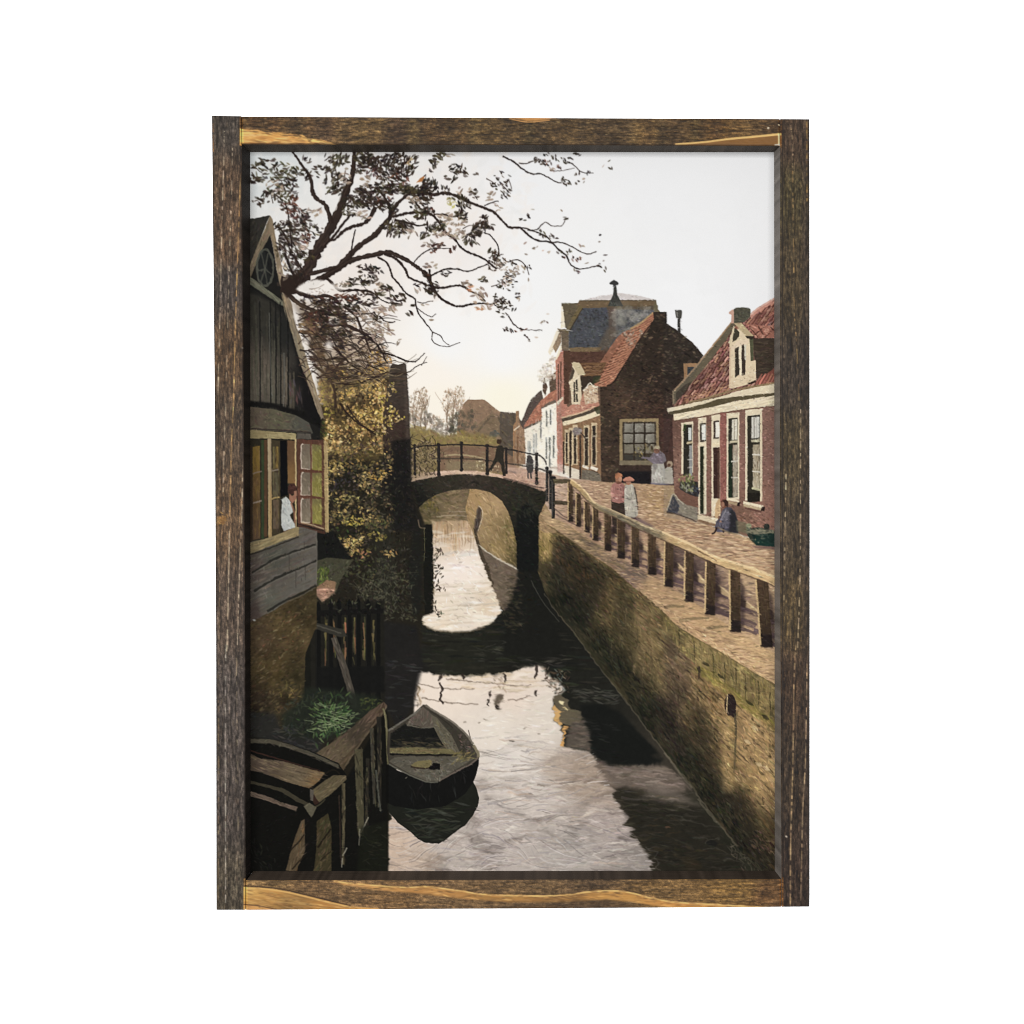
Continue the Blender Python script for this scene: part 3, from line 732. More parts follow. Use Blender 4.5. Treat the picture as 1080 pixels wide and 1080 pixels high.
for k in range(330):
    x, y = rng.uniform(405, 690), rng.uniform(790, 920)
    if rng.random() < (840 - y) / 90 and x < 600:
        continue
    a = .25 * math.sin(x / 37 + y / 23) + .12 * math.sin(x / 13)
    ln = rng.uniform(8, 34)
    c = pick([(140, 128, 124), (120, 110, 106), (196, 188, 182), (206, 196, 188), (156, 140, 128), (150, 142, 146), (186, 164, 146)], 5)
    b = rng.uniform(-3, 3)
    line([(x - ln / 2, y - a * ln / 2), (x, y + b), (x + ln / 2, y + a * ln / 2)], rng.uniform(.8, 2.8), .4, c, rng.uniform(.25, .6))
for k in range(60):
    x, y = rng.uniform(500, 660), rng.uniform(775, 850)
    line([(x - 14, y + rng.normal(0, 2)), (x, y), (x + 14, y + rng.normal(0, 2))], rng.uniform(.8, 2.2), .5, pick([(168, 156, 144), (146, 138, 138), (214, 204, 194), (176, 150, 128)]), .4)
fill([(565, 798), (600, 792), (632, 802), (640, 820), (658, 858), (610, 846), (580, 822)], (156, 136, 118), .4, 5)
fill([(408, 868), (450, 884), (470, 905), (440, 922), (408, 922)], (196, 168, 142), .35, 4)
clipto(PRINT)
scatter([(462, 712), (545, 709), (566, 704), (572, 728), (530, 730), (470, 724)], 90, [(206, 184, 152), (180, 160, 132), (222, 204, 176)], (8, 24), (.8, 2), 0, .06, .45)
# mirrored rails, posts and walkers
for (p, w) in (([(442, 721), (452, 724), (463, 725.6), (480, 726.4), (500, 727)], 1.1), ([(446, 736), (456, 738), (466, 740), (485, 741.6), (506, 742.4)], 1.3), ([(470, 716), (500, 719), (530, 722), (560, 722.6)], 1), ([(535, 739), (545, 738), (553, 736), (560, 733.6)], 1)):
    line(p, w, w * .7, (92, 78, 66), .75, True, .12)
for (x, y0, y1) in ((464.6, 712, 718), (465, 721, 742.6), (488, 711, 716), (516.6, 729, 735), (516.6, 737.6, 744), (533, 711, 719), (565.5, 702, 716), (565.5, 728, 734)):
    line([(x - .3, y0), (x + .5, (y0 + y1) / 2), (x, y1)], 2.8, 2.4, (48, 40, 36), .9, True, .25)
fill([(522, 733), (527, 731.6), (531, 733), (530, 739), (528.6, 744), (529, 748), (526, 748.6), (525, 744), (522.6, 739)], (82, 72, 60), .9, .4)
ell(527, 746.4, 2, 2.4, (44, 38, 34), .9)
scatter([(518, 712), (532, 712), (532, 730), (518, 726)], 30, [(116, 102, 86), (90, 80, 66), (160, 140, 116)], (2, 6), (.8, 1.6), .6, .8, .6)
scatter([(572, 702), (600, 708), (600, 728), (588, 732), (574, 722)], 110, [(64, 54, 44), (96, 80, 64), (150, 132, 112), (40, 38, 32), (110, 116, 108)], (2, 7), (1, 2.2), .2, 1, .7)
scatter([(433, 722), (446, 724), (446, 742), (433, 745)], 40, [(140, 116, 88), (90, 76, 54), (190, 166, 138)], (3, 10), (.8, 2), 1.5, .2, .6)
for (x, y) in ((489, 761), (506, 761.6), (511, 758.6), (537, 782), (556, 768), (568, 774)):
    dab(x, y, 4.5, 1, .1 + rng.normal(0, .2), (106, 96, 84), .8)
line([(533, 781), (539, 783)], 1.6, .8, (70, 62, 56), .8, False)
line([(566, 828), (582, 828.6)], 1.2, .6, (88, 78, 66), .7, False)
for (x, y) in ((557, 837), (605, 873), (620, 868), (572, 856), (590, 845)):
    dab(x, y, 9, 1.4, .15, (104, 94, 90), .7)
# mirrored houses
fill([(583, 737), (592, 732), (598, 738), (600, 748), (612, 750), (613, 756), (608, 762), (598, 765), (591, 764), (588, 752)], (92, 84, 68), 1, .3)
fill([(581, 745), (584, 742), (590, 756), (592, 764), (588, 766), (583, 756)], (196, 156, 100))
fill([(589, 739), (595, 740), (594.4, 744), (592, 743)], (226, 214, 170))
fill([(592, 746), (595, 745), (596, 750)], (206, 186, 140))
fill([(592, 766), (597, 766), (596, 776), (599, 788), (595, 788), (594, 776)], (196, 150, 92))
fill([(598, 764), (612, 762), (622, 778), (628, 790), (614, 790), (600, 788)], (84, 76, 68), .95, 1)
scatter([(597, 764), (614, 750), (624, 782), (626, 792), (602, 788)], 60, [(108, 96, 84), (66, 60, 52), (94, 84, 76), (124, 108, 96)], (5, 14), (1, 2.4), .05, .15, .5)
fill([(634, 818), (628, 796), (650, 808), (674, 806), (700, 808), (716, 818), (730, 834), (700, 836), (660, 830), (642, 832)], (104, 92, 82), .95, 1.2)
scatter([(636, 806), (700, 808), (728, 832), (664, 830)], 90, [(132, 116, 104), (84, 76, 64), (118, 104, 94), (146, 130, 120)], (8, 22), (1, 2.4), .05, .1, .55)
fill([(610, 744), (634, 742), (655, 752), (690, 790), (700, 806), (650, 808), (632, 802), (622, 780)], (28, 29, 27), 1, 1)
scatter([(600, 728), (640, 724), (660, 745), (640, 742), (612, 740)], 70, [(78, 76, 68), (52, 52, 46), (100, 96, 88)], (5, 14), (.8, 2), .1, .2, .5)
scatter([(612, 755), (650, 765), (640, 782), (616, 776)], 24, [(92, 90, 86), (60, 58, 54)], (6, 14), (.6, 1.4), .1, .15, .5)
fill([(648, 832), (690, 838), (740, 850), (790, 916), (700, 922), (684, 905), (664, 872)], (48, 44, 36), 1, 1.5)
scatter([(650, 834), (720, 842), (780, 905), (790, 920), (700, 920), (668, 876)], 240, [(40, 37, 30), (62, 55, 43), (54, 50, 40), (82, 74, 62), (86, 70, 46), (30, 29, 27), (96, 86, 74)], (6, 18), (1, 2.6), .06, .2, .55)
fill([(690, 822), (722, 838), (740, 850), (700, 846), (672, 842)], (120, 108, 98), .5, 2)
scatter([(668, 838), (720, 840), (740, 852), (700, 856), (672, 850)], 40, [(140, 126, 114), (96, 88, 66)], (8, 20), (.8, 1.6), .08, .1, .5)
for (x, y) in ((735, 868), (746, 886), (712, 862), (760, 898), (774, 910)):
    line([(x - 14, y - 2), (x, y - 3), (x + 12, y + 3)], 1.4, .8, (108, 104, 90), .6)
ell(757, 889, 8, 3.5, (26, 26, 28), .9, .4)
line([(748, 891), (752, 886), (762, 884.6), (768, 886)], 1.2, .8, (112, 106, 92), .7)
dab(705, 872, 7, 3, .1, (150, 104, 78), .8)
fill([(718, 904), (734, 903), (734, 918), (717, 918)], (88, 68, 42), .4, 1.6)
line([(681, 893), (692, 905), (700, 918)], 1.2, 1, (140, 132, 124), .5)

# ripples: swirls of grey and tan, and every mirrored edge shaken
WP = [(405, 700), (575, 698), (600, 725), (650, 750), (700, 800), (760, 872), (800, 925), (405, 925)]
carry_edges()
wa, wb = vnoise(60, 22, 31, 3), vnoise(34, 9, 32, 3)
amt = np.clip((YY - 705) / 130, 0, 1)
sx = np.clip((np.arange(W)[None, :] + wa * 26 * S), 0, W - 1).astype(int)
sy = np.clip((np.arange(H)[:, None] + vnoise(50, 30, 33, 2) * 16 * S), 0, H - 1).astype(int)
swirl = wb[sy, sx]
ridge = 1 - np.abs(swirl) * 2.6
lowr = np.clip((YY - 770) / 60, 0, 1)
mottle(WP, .55, (.20 * swirl + .05 * np.clip(ridge, -1, 1)) * lowr, tint=(1, 1, 1))
mottle(NB, .3, np.clip(-swirl - .18, 0, 1) * lowr, tint=(-.9, -1, -1.05))
mottle(NB, .5, np.clip(ridge - .88, 0, .12) * lowr)
bend(WP, (wb * 9 + N3 * 1.4) * (.25 + amt), N2 * 2.2 * amt + N3 * .8, 2)
bend(WP, vnoise(20, 4, 34, 2) * 4 * (.2 + .8 * amt), N3 * .6, 2)
bend([(438, 548), (552, 548), (556, 712), (430, 712)], vnoise(12, 2.2, 35, 2) * 2.6 * np.clip((YY - 560) / 60, 0, 1), N3 * .6, 1.5)
scatter([(640, 800), (720, 815), (790, 915), (690, 918), (655, 850)], 46, [(112, 104, 94), (86, 80, 70), (136, 126, 114)], (10, 30), (.6, 1.4), .08, .16, .28)
fill([(648, 834), (690, 840), (745, 854), (790, 912), (780, 921), (700, 921), (686, 905), (666, 872)], (34, 33, 28), .55, 3)
fill([(612, 744), (640, 744), (690, 788), (702, 803), (650, 806), (630, 800)], (26, 27, 25), .6, 1.5)
mottle([(405, 700), (575, 700), (600, 740), (700, 921), (405, 921)], 1, np.full((H, W), .02, np.float32), 0, (1.2, .8, .1))
clipto(NB)
fa, fb = vnoise(46, 26, 36, 2), vnoise(18, 10, 37, 2)
for k in range(420):                       # long curling streaks that follow a flow
    x, y = rng.uniform(405, 690), 786 + 136 * rng.random() ** .8
    c = pick([(128, 118, 112), (112, 104, 100), (216, 208, 202), (226, 218, 212), (172, 154, 140), (146, 138, 140), (206, 196, 186)], 4)
    p = [(x, y)]
    for j in range(rng.integers(6, 15)):
        iy, ix = min(max(int((y - OY) * S), 0), H - 1), min(max(int((x - OX) * S), 0), W - 1)
        an = fa[iy, ix] * 1.5 + fb[iy, ix] * .5
        x, y = x + 3 * math.cos(an), y + 3 * math.sin(an) * .75
        p.append((x, y))
    line(p, rng.uniform(.6, 1.9), .3, c, rng.uniform(.2, .55))
clipto(PRINT)
for k in range(50):
    x, y = rng.uniform(420, 680), rng.uniform(800, 918)
    ln = rng.uniform(12, 40)
    a = .2 * math.sin(x / 30 + y / 17)
    line([(x - ln / 2, y - a * ln / 2 + rng.normal(0, 1)), (x, y + rng.normal(0, 2)), (x + ln / 2, y + a * ln / 2)], rng.uniform(1.2, 3.4), .5, pick([(128, 118, 114), (112, 104, 100), (208, 200, 194), (172, 152, 136), (96, 90, 88)], 5), rng.uniform(.12, .34))

# ------------------------------------------------------------------ quay wall
EDGE = [(568, 545), (575, 551), (590, 561), (610, 575), (628, 588), (644, 598), (666, 617), (694, 639.5), (716, 661), (740, 676), (760, 687), (790, 706), (820, 723)]
LINE = [(800, 926), (798, 918), (789, 908), (760, 871), (729, 829), (697, 788), (670, 752), (644, 719), (616, 682), (587, 646), (575, 625), (566, 600)]
QW = EDGE + [(820, 922)] + LINE
fill(QW, [(575, 565, (126, 108, 72)), (590, 590, (62, 54, 40)), (610, 610, (72, 62, 42)), (600, 640, (42, 42, 33)), (640, 640, (92, 78, 54)), (640, 690, (50, 48, 34)), (680, 660, (112, 96, 66)), (680, 720, (94, 82, 56)),
          (675, 755, (38, 38, 30)), (720, 700, (132, 112, 76)), (715, 770, (78, 66, 48)), (720, 800, (44, 42, 32)), (760, 740, (158, 128, 86)), (790, 770, (170, 138, 94)), (765, 800, (150, 122, 82)), (745, 840, (52, 48, 36)),
          (800, 820, (150, 124, 82)), (780, 860, (92, 78, 54)), (780, 900, (52, 47, 37)), (812, 880, (94, 80, 54)), (812, 910, (62, 54, 40))])


def qdir(x, y):
    t = min(max((x - 570) / 250, 0), 1)
    return .98 - .28 * max(0, 1 - abs(y - (545 + (x - 568) * .72)) / 90) * t


VPX, VPY = 436.0, 450.0                    # the courses run to the street's vanishing point
mottle(QW, .30, N2)
mottle(QW, .22, N1)
clipto(QW)
a0, a1 = math.atan2(598 - VPY, 644 - VPX), math.atan2(719 - VPY, 644 - VPX)
for kx in range(40):
    t = (kx + .5) / 40
    an = a0 - .02 + (a1 - a0 + .04) * t
    d = 150.0
    while d < 640:
        x, y = VPX + d * math.cos(an), VPY + d * math.sin(an)
        bl = d * .021 * rng.uniform(.8, 1.25)
        bh = d * (a1 - a0) / 40 * .62
        if x < 822 and y < 925 and rng.random() < .86:
            iy, ix = min(max(int((y - OY) * S), 0), H - 1), min(max(int((x - OX) * S), 0), W - 1)
            c = C[iy, ix] * (1.03 + rng.normal(.06, .34)) * np.array([1.03, .985, .96]) + rng.normal(0, 5, 3) * np.array([1.4, 1, .7])
            dab(x, y, bl * 1.1, bh, an + rng.normal(0, .09), np.clip(c, 14, 220), rng.uniform(.35, .8))
        d += bl
    # mortar shade under the course, broken
    for k in range(26):
        d = rng.uniform(150, 600)
        x, y = VPX + d * math.cos(an), VPY + d * math.sin(an)
        if rng.random() < .5:
            dab(x, y, d * rng.uniform(.02, .06), d * .0035, an + rng.normal(0, .04), (44, 38, 28), .5)
scatter(QW, 1500, [(150, 128, 90), (96, 82, 58), (118, 100, 70), (70, 62, 46), (172, 144, 104), (50, 46, 36), (132, 106, 80)], (3, 10), (.7, 1.7), qdir, .16, .34, 8)
scatter([(700, 690), (820, 765), (820, 860), (770, 830), (740, 760)], 380, [(190, 158, 114), (160, 128, 92), (140, 110, 78), (204, 174, 130), (106, 84, 58), (180, 138, 108)], (3, 10), (.7, 1.8), .8, .2, .55, 8)
fill([(574, 600), (582, 596), (610, 630), (650, 676), (690, 726), (730, 780), (770, 835), (806, 880), (814, 921), (800, 926), (760, 871), (697, 788), (644, 719), (587, 646)], (30, 31, 26), .55, 6)
fill([(772, 742), (820, 772), (820, 868), (796, 842), (780, 800)], (184, 150, 104), .38, 5)
fill([(640, 612), (690, 655), (700, 690), (680, 720), (650, 680)], (124, 104, 72), .35, 5)
# dappled shade of the tree and railing printed on the wall
for (pts, c, al, sf) in (([(590, 565), (640, 602), (632, 640), (612, 660), (600, 630), (582, 600)], (34, 32, 28), .55, 4), ([(648, 615), (668, 630), (672, 690), (664, 735), (650, 700), (644, 650)], (40, 38, 28), .45, 4),
                         ([(706, 664), (730, 690), (728, 730), (716, 760), (702, 730), (700, 690)], (66, 54, 50), .5, 4), ([(728, 735), (746, 745), (756, 790), (768, 850), (750, 850), (734, 800)], (44, 40, 32), .6, 4.5),
                         ([(690, 730), (712, 740), (722, 800), (708, 800), (694, 770)], (44, 36, 34), .55, 4), ([(760, 830), (790, 835), (800, 880), (812, 921), (790, 921), (766, 880)], (40, 36, 30), .6, 5)):
    fill(pts, c, al, sf)
scatter([(574, 610), (586, 600), (640, 680), (690, 730), (770, 850), (812, 921), (796, 921), (760, 868), (690, 778)], 700, [(30, 32, 26), (46, 44, 34), (24, 25, 23), (60, 56, 42)], (4, 14), (1, 2.6), .92, .22, .6, 8)
for k in range(150):
    x = rng.uniform(640, 815)
    y = np.interp(x, [568, 644, 716, 820], [560, 620, 690, 760]) + rng.uniform(0, 60)
    if y > np.interp(x, [566, 587, 644, 697, 760, 806], [600, 646, 719, 788, 871, 922]):
        continue
    line([(x, y), (x + rng.normal(0, 1), y + rng.uniform(6, 20))], rng.uniform(.8, 1.8), .4, pick([(56, 50, 38), (96, 84, 58), (160, 138, 100), (70, 62, 44), (120, 106, 66)]), .35, False)
clipto(PRINT)
bend(QW, N3 * 1.3, N3 * 1.1, 1)
# lit end of the wall beside the bridge
fill([(567, 547), (573, 551), (582, 557), (582, 590), (574, 606), (568, 596)], [(570, 555, (166, 140, 92)), (576, 580, (130, 110, 66)), (576, 600, (64, 58, 42))], .95, .8)
scatter([(568, 549), (582, 558), (581, 588), (570, 592)], 90, [(182, 156, 104), (140, 120, 70), (116, 100, 62), (164, 134, 96)], (4, 10), (.8, 1.8), 1.5, .15, .5)
scatter([(582, 560), (606, 574), (628, 592), (640, 610), (610, 612), (588, 592)], 160, [(38, 36, 30), (52, 46, 36), (84, 62, 44), (66, 56, 38)], (4, 12), (1, 3), .9, .4, .5)
# coping stones and moss
COP = [(694, 639.5), (716, 661), (740, 676), (760, 687), (790, 706), (820, 723), (820, 768), (800, 750), (770, 727), (740, 705), (716, 686), (700, 662)]
fill(COP, [(700, 660, (104, 90, 60)), (740, 692, (126, 108, 72)), (780, 720, (132, 114, 76)), (812, 745, (128, 110, 72))], .92, .4)
mottle(COP, .3, N2)
scatter(COP, 420, [(160, 140, 92), (112, 98, 58), (92, 82, 52), (140, 122, 70), (74, 68, 46), (150, 136, 84)], (5, 14), (.8, 1.8), 1.45, .18, .5, 8, True)
for (x, y) in ((716, 664), (732, 676), (752, 690), (764, 699), (776, 704), (786, 712), (800, 718), (812, 730)):
    line([(x, y), (x + .6, y + 14), (x, y + 26)], 1.3, .8, (58, 52, 36), .7, True, .2)
MOSS = [(734, 702), (752, 710), (772, 726), (796, 744), (820, 764), (820, 774), (800, 758), (772, 738), (750, 720), (734, 708)]
fill(MOSS, (130, 116, 62), .55, 1.6)
scatter(MOSS, 90, [(160, 146, 76), (112, 104, 50), (128, 112, 64)], (4, 11), (1, 2.2), .75, .25, .6)
for (x, y) in ((760, 713), (790, 741), (807, 756), (744, 700)):
    dab(x, y, 10, 3.4, .6, (54, 50, 34), .85)
# drain holes
fill([(764.6, 738), (767, 732.6), (770, 731), (774, 734), (776.4, 740), (776.2, 754), (774, 757), (771, 755), (768, 755), (766, 751)], (44, 36, 34))
line([(767.4, 732), (766.8, 742), (766.4, 752)], 1.3, 1.2, (206, 180, 132), .9)
fill([(764.2, 738), (765.8, 737), (765.8, 750), (764.4, 748)], (46, 38, 34))
fill([(764, 756), (770, 756), (773, 836), (762, 836)], (190, 158, 108), .4, 2)
line([(775, 752), (776, 770), (775, 800), (774, 815)], 3, 1.6, (66, 60, 48), .8)
fill([(767, 756), (775, 756), (778, 830), (768, 830)], (150, 126, 78), .3, 2)
line([(737, 703), (737.6, 710), (736.6, 716)], 3, 1.4, (60, 50, 42), .9)
line([(735, 704), (737, 709)], 1.2, 1, (60, 50, 42), .9)
for k in range(26):
    x, y = rng.uniform(750, 815), rng.uniform(755, 890)
    dab(x, y, rng.uniform(4, 9), rng.uniform(1.4, 3), .9 + rng.normal(0, .4), (66, 56, 38), .6)
for (x, y) in ((800, 806), (808, 810), (788, 782), (796, 768)):
    dab(x, y, 9, 4, .5, (206, 180, 136), .8)
scatter([(792, 880), (812, 870), (814, 900), (794, 905)], 50, [(96, 72, 62), (70, 52, 46), (112, 92, 70)], (3, 8), (1, 1.8), .7, .4, .5)
scatter([(760, 880), (800, 912), (812, 919), (780, 919)], 60, [(84, 78, 66), (56, 54, 44), (100, 90, 76)], (4, 10), (.6, 1.4), .9, .5, .5)
# water line
line([(574, 626), (587, 646), (603, 664), (616, 682), (630, 701), (644, 719), (662, 742), (680, 766), (697, 788), (714, 810), (729, 829), (745, 851), (760, 871), (778, 893)], 1, 1.8, (100, 92, 76), .5, True, .35)
line([(700, 793), (716, 814), (730, 832)], 2.2, 1.8, (130, 120, 100), .35, True, .35)
line([(736, 842), (746, 856), (756, 868)], 2.2, 1.8, (128, 118, 98), .35, True, .35)
line([(560, 612), (572, 634), (590, 656)], 1, .8, (92, 90, 80), .5)

fill([(560, 524), (574, 530), (586, 550), (586, 562), (574, 562), (566, 556)], (150, 124, 92))
# ------------------------------------------------------------------ quay top
TOP = [(570, 543), (576, 536), (584, 546), (604, 556), (640, 582), (672, 598), (706, 619), (727, 632), (750, 647), (776, 665), (803, 682), (820, 690), (820, 723), (790, 706), (760, 687), (740, 676), (716, 661), (694, 639.5), (666, 617), (644, 598), (628, 588), (610, 575), (590, 561), (575, 551)]
fill(TOP, [(580, 545, (168, 142, 108)), (620, 575, (128, 108, 84)), (650, 595, (140, 116, 92)), (690, 622, (176, 144, 108)), (730, 650, (186, 152, 112)), (790, 700, (200, 166, 122)), (665, 605, (112, 94, 84))])
scatter(TOP, 500, [(206, 172, 130), (160, 130, 96), (186, 148, 116), (132, 106, 84), (214, 182, 136)], (5, 14), (.7, 1.6), .12, .18, .55, 8, True)
for (a, b) in (((700, 640), (722, 640)), ((716, 655), (748, 652)), ((742, 664), (768, 661)), ((640, 592), (660, 600)), ((610, 568), (640, 580))):
    line([a, ((a[0] + b[0]) / 2, (a[1] + b[1]) / 2 - 1), b], 4, 2, (110, 96, 70), .6)
line([(577, 553), (610, 576), (644, 599.4), (666, 618), (694, 640.6), (716, 662), (760, 688.4), (818, 723)], 1.2, 1, (96, 82, 54), .55)
scatter([(600, 556), (640, 582), (670, 600), (690, 612), (660, 606), (630, 588)], 60, [(86, 74, 66), (104, 88, 74)], (4, 12), (1, 2.4), .4, .2, .5)
# cool cast shadows printed between the posts
for (x, y, ln) in ((736, 626, 24), (758, 642, 26), (783, 656, 28), (806, 668, 22), (744, 618, 18), (769, 630, 26), (792, 646, 26), (712, 612, 18), (690, 600, 16), (760, 646, 20), (812, 678, 14), (670, 590, 14), (650, 574, 14), (628, 566, 12)):
    line([(x - ln / 2, y - ln * .16), (x, y + .6), (x + ln / 2, y + ln * .2)], 4.4, 3, pick([(92, 76, 80), (78, 64, 66), (98, 80, 76)], 3), .85)
fill([(700, 570), (726, 580), (760, 602), (760, 622), (740, 618), (712, 600)], (78, 63, 60), .75, 2.5)
fill([(716, 590), (760, 610), (812, 640), (818, 672), (780, 655), (730, 622)], (104, 84, 76), .4, 3)
scatter([(705, 578), (812, 622), (812, 640), (760, 625), (712, 598)], 90, [(124, 102, 92), (96, 80, 76), (150, 120, 104)], (4, 10), (.8, 1.8), .1, .15, .55)

# ------------------------------------------------------------------ strolling couple
COUPLE = True


def couple():
    fill([(647, 544), (673, 546), (690, 556), (684, 562), (656, 558)], (112, 92, 90), .7, 1.2)
    fill([(645, 526), (660, 526), (660.6, 536), (659, 560), (655, 566), (646.4, 562), (645, 540)], (58, 48, 42))
    fill([(644, 516), (646, 511), (650, 508.6), (656, 509), (659.6, 513), (661, 521), (660.4, 529), (653, 531), (645.4, 529)], (160, 112, 102), 1, .25)
    fill([(653, 511), (659, 513), (661, 521), (660, 529), (655, 530)], (128, 88, 82), .7, .5)
    scatter([(645.6, 513), (655, 510), (659, 527), (646.6, 528)], 34, [(190, 142, 130), (142, 98, 90), (176, 124, 114), (204, 158, 144)], (2.4, 6), (.8, 1.6), 1.25, .35, .6)
    line([(645.6, 514), (645, 522), (648, 527)], 1.6, 1.4, (188, 142, 128), .8)
    line([(656, 524), (661, 524.6), (665, 522.6)], 1.8, 1.3, (92, 66, 58), .85)
    ell(652.4, 504.6, 3.5, 4.6, (150, 102, 76))
    ell(654.2, 505.6, 1.8, 2.8, (184, 132, 102))
    fill([(648.6, 503.4), (649.2, 500), (652, 498.6), (655.4, 499.6), (656.6, 502.6), (653, 502.6), (650.6, 505.6)], (176, 112, 76))
    fill([(650, 507.6), (655, 508), (655.4, 510.4), (650, 510)], (120, 78, 62))
    fill([(658.6, 513.4), (661, 511), (667, 511), (669.6, 516), (671.4, 526), (672.8, 543), (669, 546), (659.6, 545), (658.4, 530)], (172, 165, 150), 1, .25)
    scatter([(660, 513), (668, 513), (671, 542), (660, 543)], 40, [(210, 202, 186), (140, 133, 122), (190, 180, 164), (160, 152, 140)], (3, 8), (.8, 1.6), 1.45, .15, .65)
    line([(669, 514), (671, 524), (673, 538)], 1.5, 1.1, (78, 68, 60), .85)
    line([(660, 514), (659.4, 520), (663, 523.4)], 1.4, 1.2, (214, 206, 190), .7)
    ell(662.8, 508.4, 2.6, 3.2, (168, 116, 92))
    fill([(656.6, 506.6), (660, 503.6), (664, 502.8), (667, 504), (669.4, 506.4), (665, 507.8), (660, 508)], (200, 132, 106))
    line([(657.6, 507.6), (668.6, 507.4)], 1, .8, (124, 78, 62), .8, False)
    fill([(661, 545), (671, 546), (671, 556), (663, 556)], (70, 58, 56), .9, .4)


couple()

# ------------------------------------------------------------------ bridge
BR = [(431, 508), (445, 505), (462, 501.4), (478, 499.8), (492, 499.4), (510, 500.6), (530, 504), (546, 508.5), (562, 513), (577, 518), (575, 530), (568, 545), (568, 600), (545, 600), (545, 575), (541, 555), (536, 540), (529, 528), (518, 519.6),
      (505, 516), (490, 515.4), (475, 517.4), (462, 521), (451, 527), (442, 535), (438, 560), (405, 560), (405, 508)]
fill(BR, [(470, 505, (50, 46, 38)), (500, 506, (58, 51, 44)), (530, 510, (50, 45, 38)), (555, 525, (42, 40, 34)), (556, 580, (24, 24, 23)), (430, 530, (28, 28, 26)), (418, 550, (26, 26, 25))])
scatter(BR, 420, [(44, 43, 36), (28, 28, 26), (54, 50, 40), (40, 44, 34), (60, 52, 44)], (3, 9), (1, 2.4), .1, .5, .5, 8, True)
scatter([(486, 502), (512, 503), (536, 512), (540, 528), (520, 516), (490, 513)], 60, [(60, 52, 46), (48, 44, 36), (70, 58, 52)], (3, 7), (1, 2), .3, .4, .5)
fill([(545, 540), (556, 530), (568, 545), (568, 602), (546, 602)], (26, 27, 26), .9, .8)
scatter([(528, 508), (560, 520), (566, 545), (545, 545), (535, 530)], 90, [(48, 50, 40), (62, 60, 48), (36, 38, 32)], (3, 8), (1, 2), .8, .5, .5)
scatter([(551, 525), (566, 530), (566, 555), (555, 560)], 30, [(60, 62, 52), (44, 46, 40)], (3, 7), (.8, 1.4), .9, .4, .5)
DECK = [(431, 502), (445, 499), (462, 497), (480, 496), (500, 496.6), (515, 498), (531, 501), (531, 504.6), (510, 501), (492, 499.8), (478, 500.2), (462, 502), (445, 505.4), (431, 508.5)]
fill(DECK, (204, 174, 150))
scatter(DECK, 60, [(220, 192, 168), (180, 148, 124)], (4, 10), (.8, 1.4), 0, .1, .6)
fill([(531, 496), (556, 503), (576, 515), (574, 518.4), (560, 513), (546, 508.6), (530, 504.4)], (186, 152, 130))
scatter([(531, 496), (556, 503), (574, 515), (560, 512)], 40, [(204, 172, 150), (166, 132, 112)], (4, 10), (.8, 1.4), .25, .1, .6)
line([(531, 504), (546, 508), (562, 512.6), (574, 514.6)], 1.2, 1.4, (78, 64, 58), .8)
# bare shrub at the near end of the bridge
fill([(432, 480), (438, 470), (450, 464), (456, 472), (460, 488), (456, 502), (432, 508)], (120, 104, 78), .6, 1.6)
for k in range(60):
    x, y = rng.uniform(432, 460), rng.uniform(466, 503)
    line([(x, y), (x + rng.normal(0, 3), y - 4), (x + rng.normal(0, 5), y - 9)], 1.2, .5, pick([(62, 52, 42), (84, 72, 54), (170, 146, 116), (50, 42, 36)]), .75)
scatter([(432, 470), (456, 464), (460, 490), (456, 502), (432, 506)], 130, [(66, 56, 44), (160, 138, 108), (96, 84, 60), (190, 168, 140), (52, 44, 38)], (1.5, 4), (.7, 1.6), 0, 1.6, .7)
scatter([(464, 474), (474, 476), (474, 488), (465, 490)], 24, [(70, 58, 46), (92, 78, 58)], (2, 4), (.7, 1.4), 0, 1.6, .7)
scatter([(502, 486), (512, 486), (512, 498), (502, 498)], 24, [(196, 180, 140), (150, 132, 96), (214, 200, 166)], (2, 5), (.8, 1.6), 1, 1, .6)
scatter([(516, 488), (526, 490), (526, 500), (516, 500)], 20, [(206, 186, 150), (90, 76, 60)], (2, 4), (.8, 1.4), 1, 1, .6)
IR = (44, 40, 38)
line([(430, 474), (445, 470.6), (462, 469.6), (486, 469), (514, 470.4), (534, 473.6), (552, 477), (566, 480)], 1.6, 1.5, IR, .95)
line([(455, 484), (475, 483.6), (500, 484.4), (514, 485.4), (534, 488.6), (550, 491), (566, 494)], 1.2, 1.4, (66, 58, 50), .9)
for (x, y0, y1, w) in ((437.4, 469, 501, 2.2), (462.6, 468, 502, 3), (486.6, 466.6, 497, 2.8), (513.6, 469, 501, 3), (533.8, 472.6, 499.6, 2.4), (565.8, 478, 511, 2.8)):
    line([(x, y0), (x + .2, y1)], w, w, IR, 1, False)
    ell(x, y0 + .5, w * .72, 1.4, IR)
    ell(x + .1, (y0 + y1) / 2 + 1, w * .7, 1.6, IR)
    ell(x + .2, y1 - 1.6, w * .75, 2, IR)
line([(566, 479.4), (571, 481.6), (574.4, 485), (576.4, 490)], 1.6, 1.4, (70, 64, 60), .95)
line([(566, 494), (572, 495), (577, 498)], 2, 1.6, (70, 64, 60), .9)
fill([(556, 481), (558, 479.6), (560.4, 481), (562.6, 486), (562.4, 497), (561, 499), (561.2, 505), (559.4, 505), (559, 499), (557.6, 499), (557.6, 505), (556, 505), (556, 497), (554.6, 490)], (66, 62, 60))
line([(555.6, 489.6), (563, 489.6)], 1.4, 1.2, (96, 98, 88), .6, False)
line([(546.8, 474), (546.4, 492)], 1, .8, (108, 76, 56), .8, False)
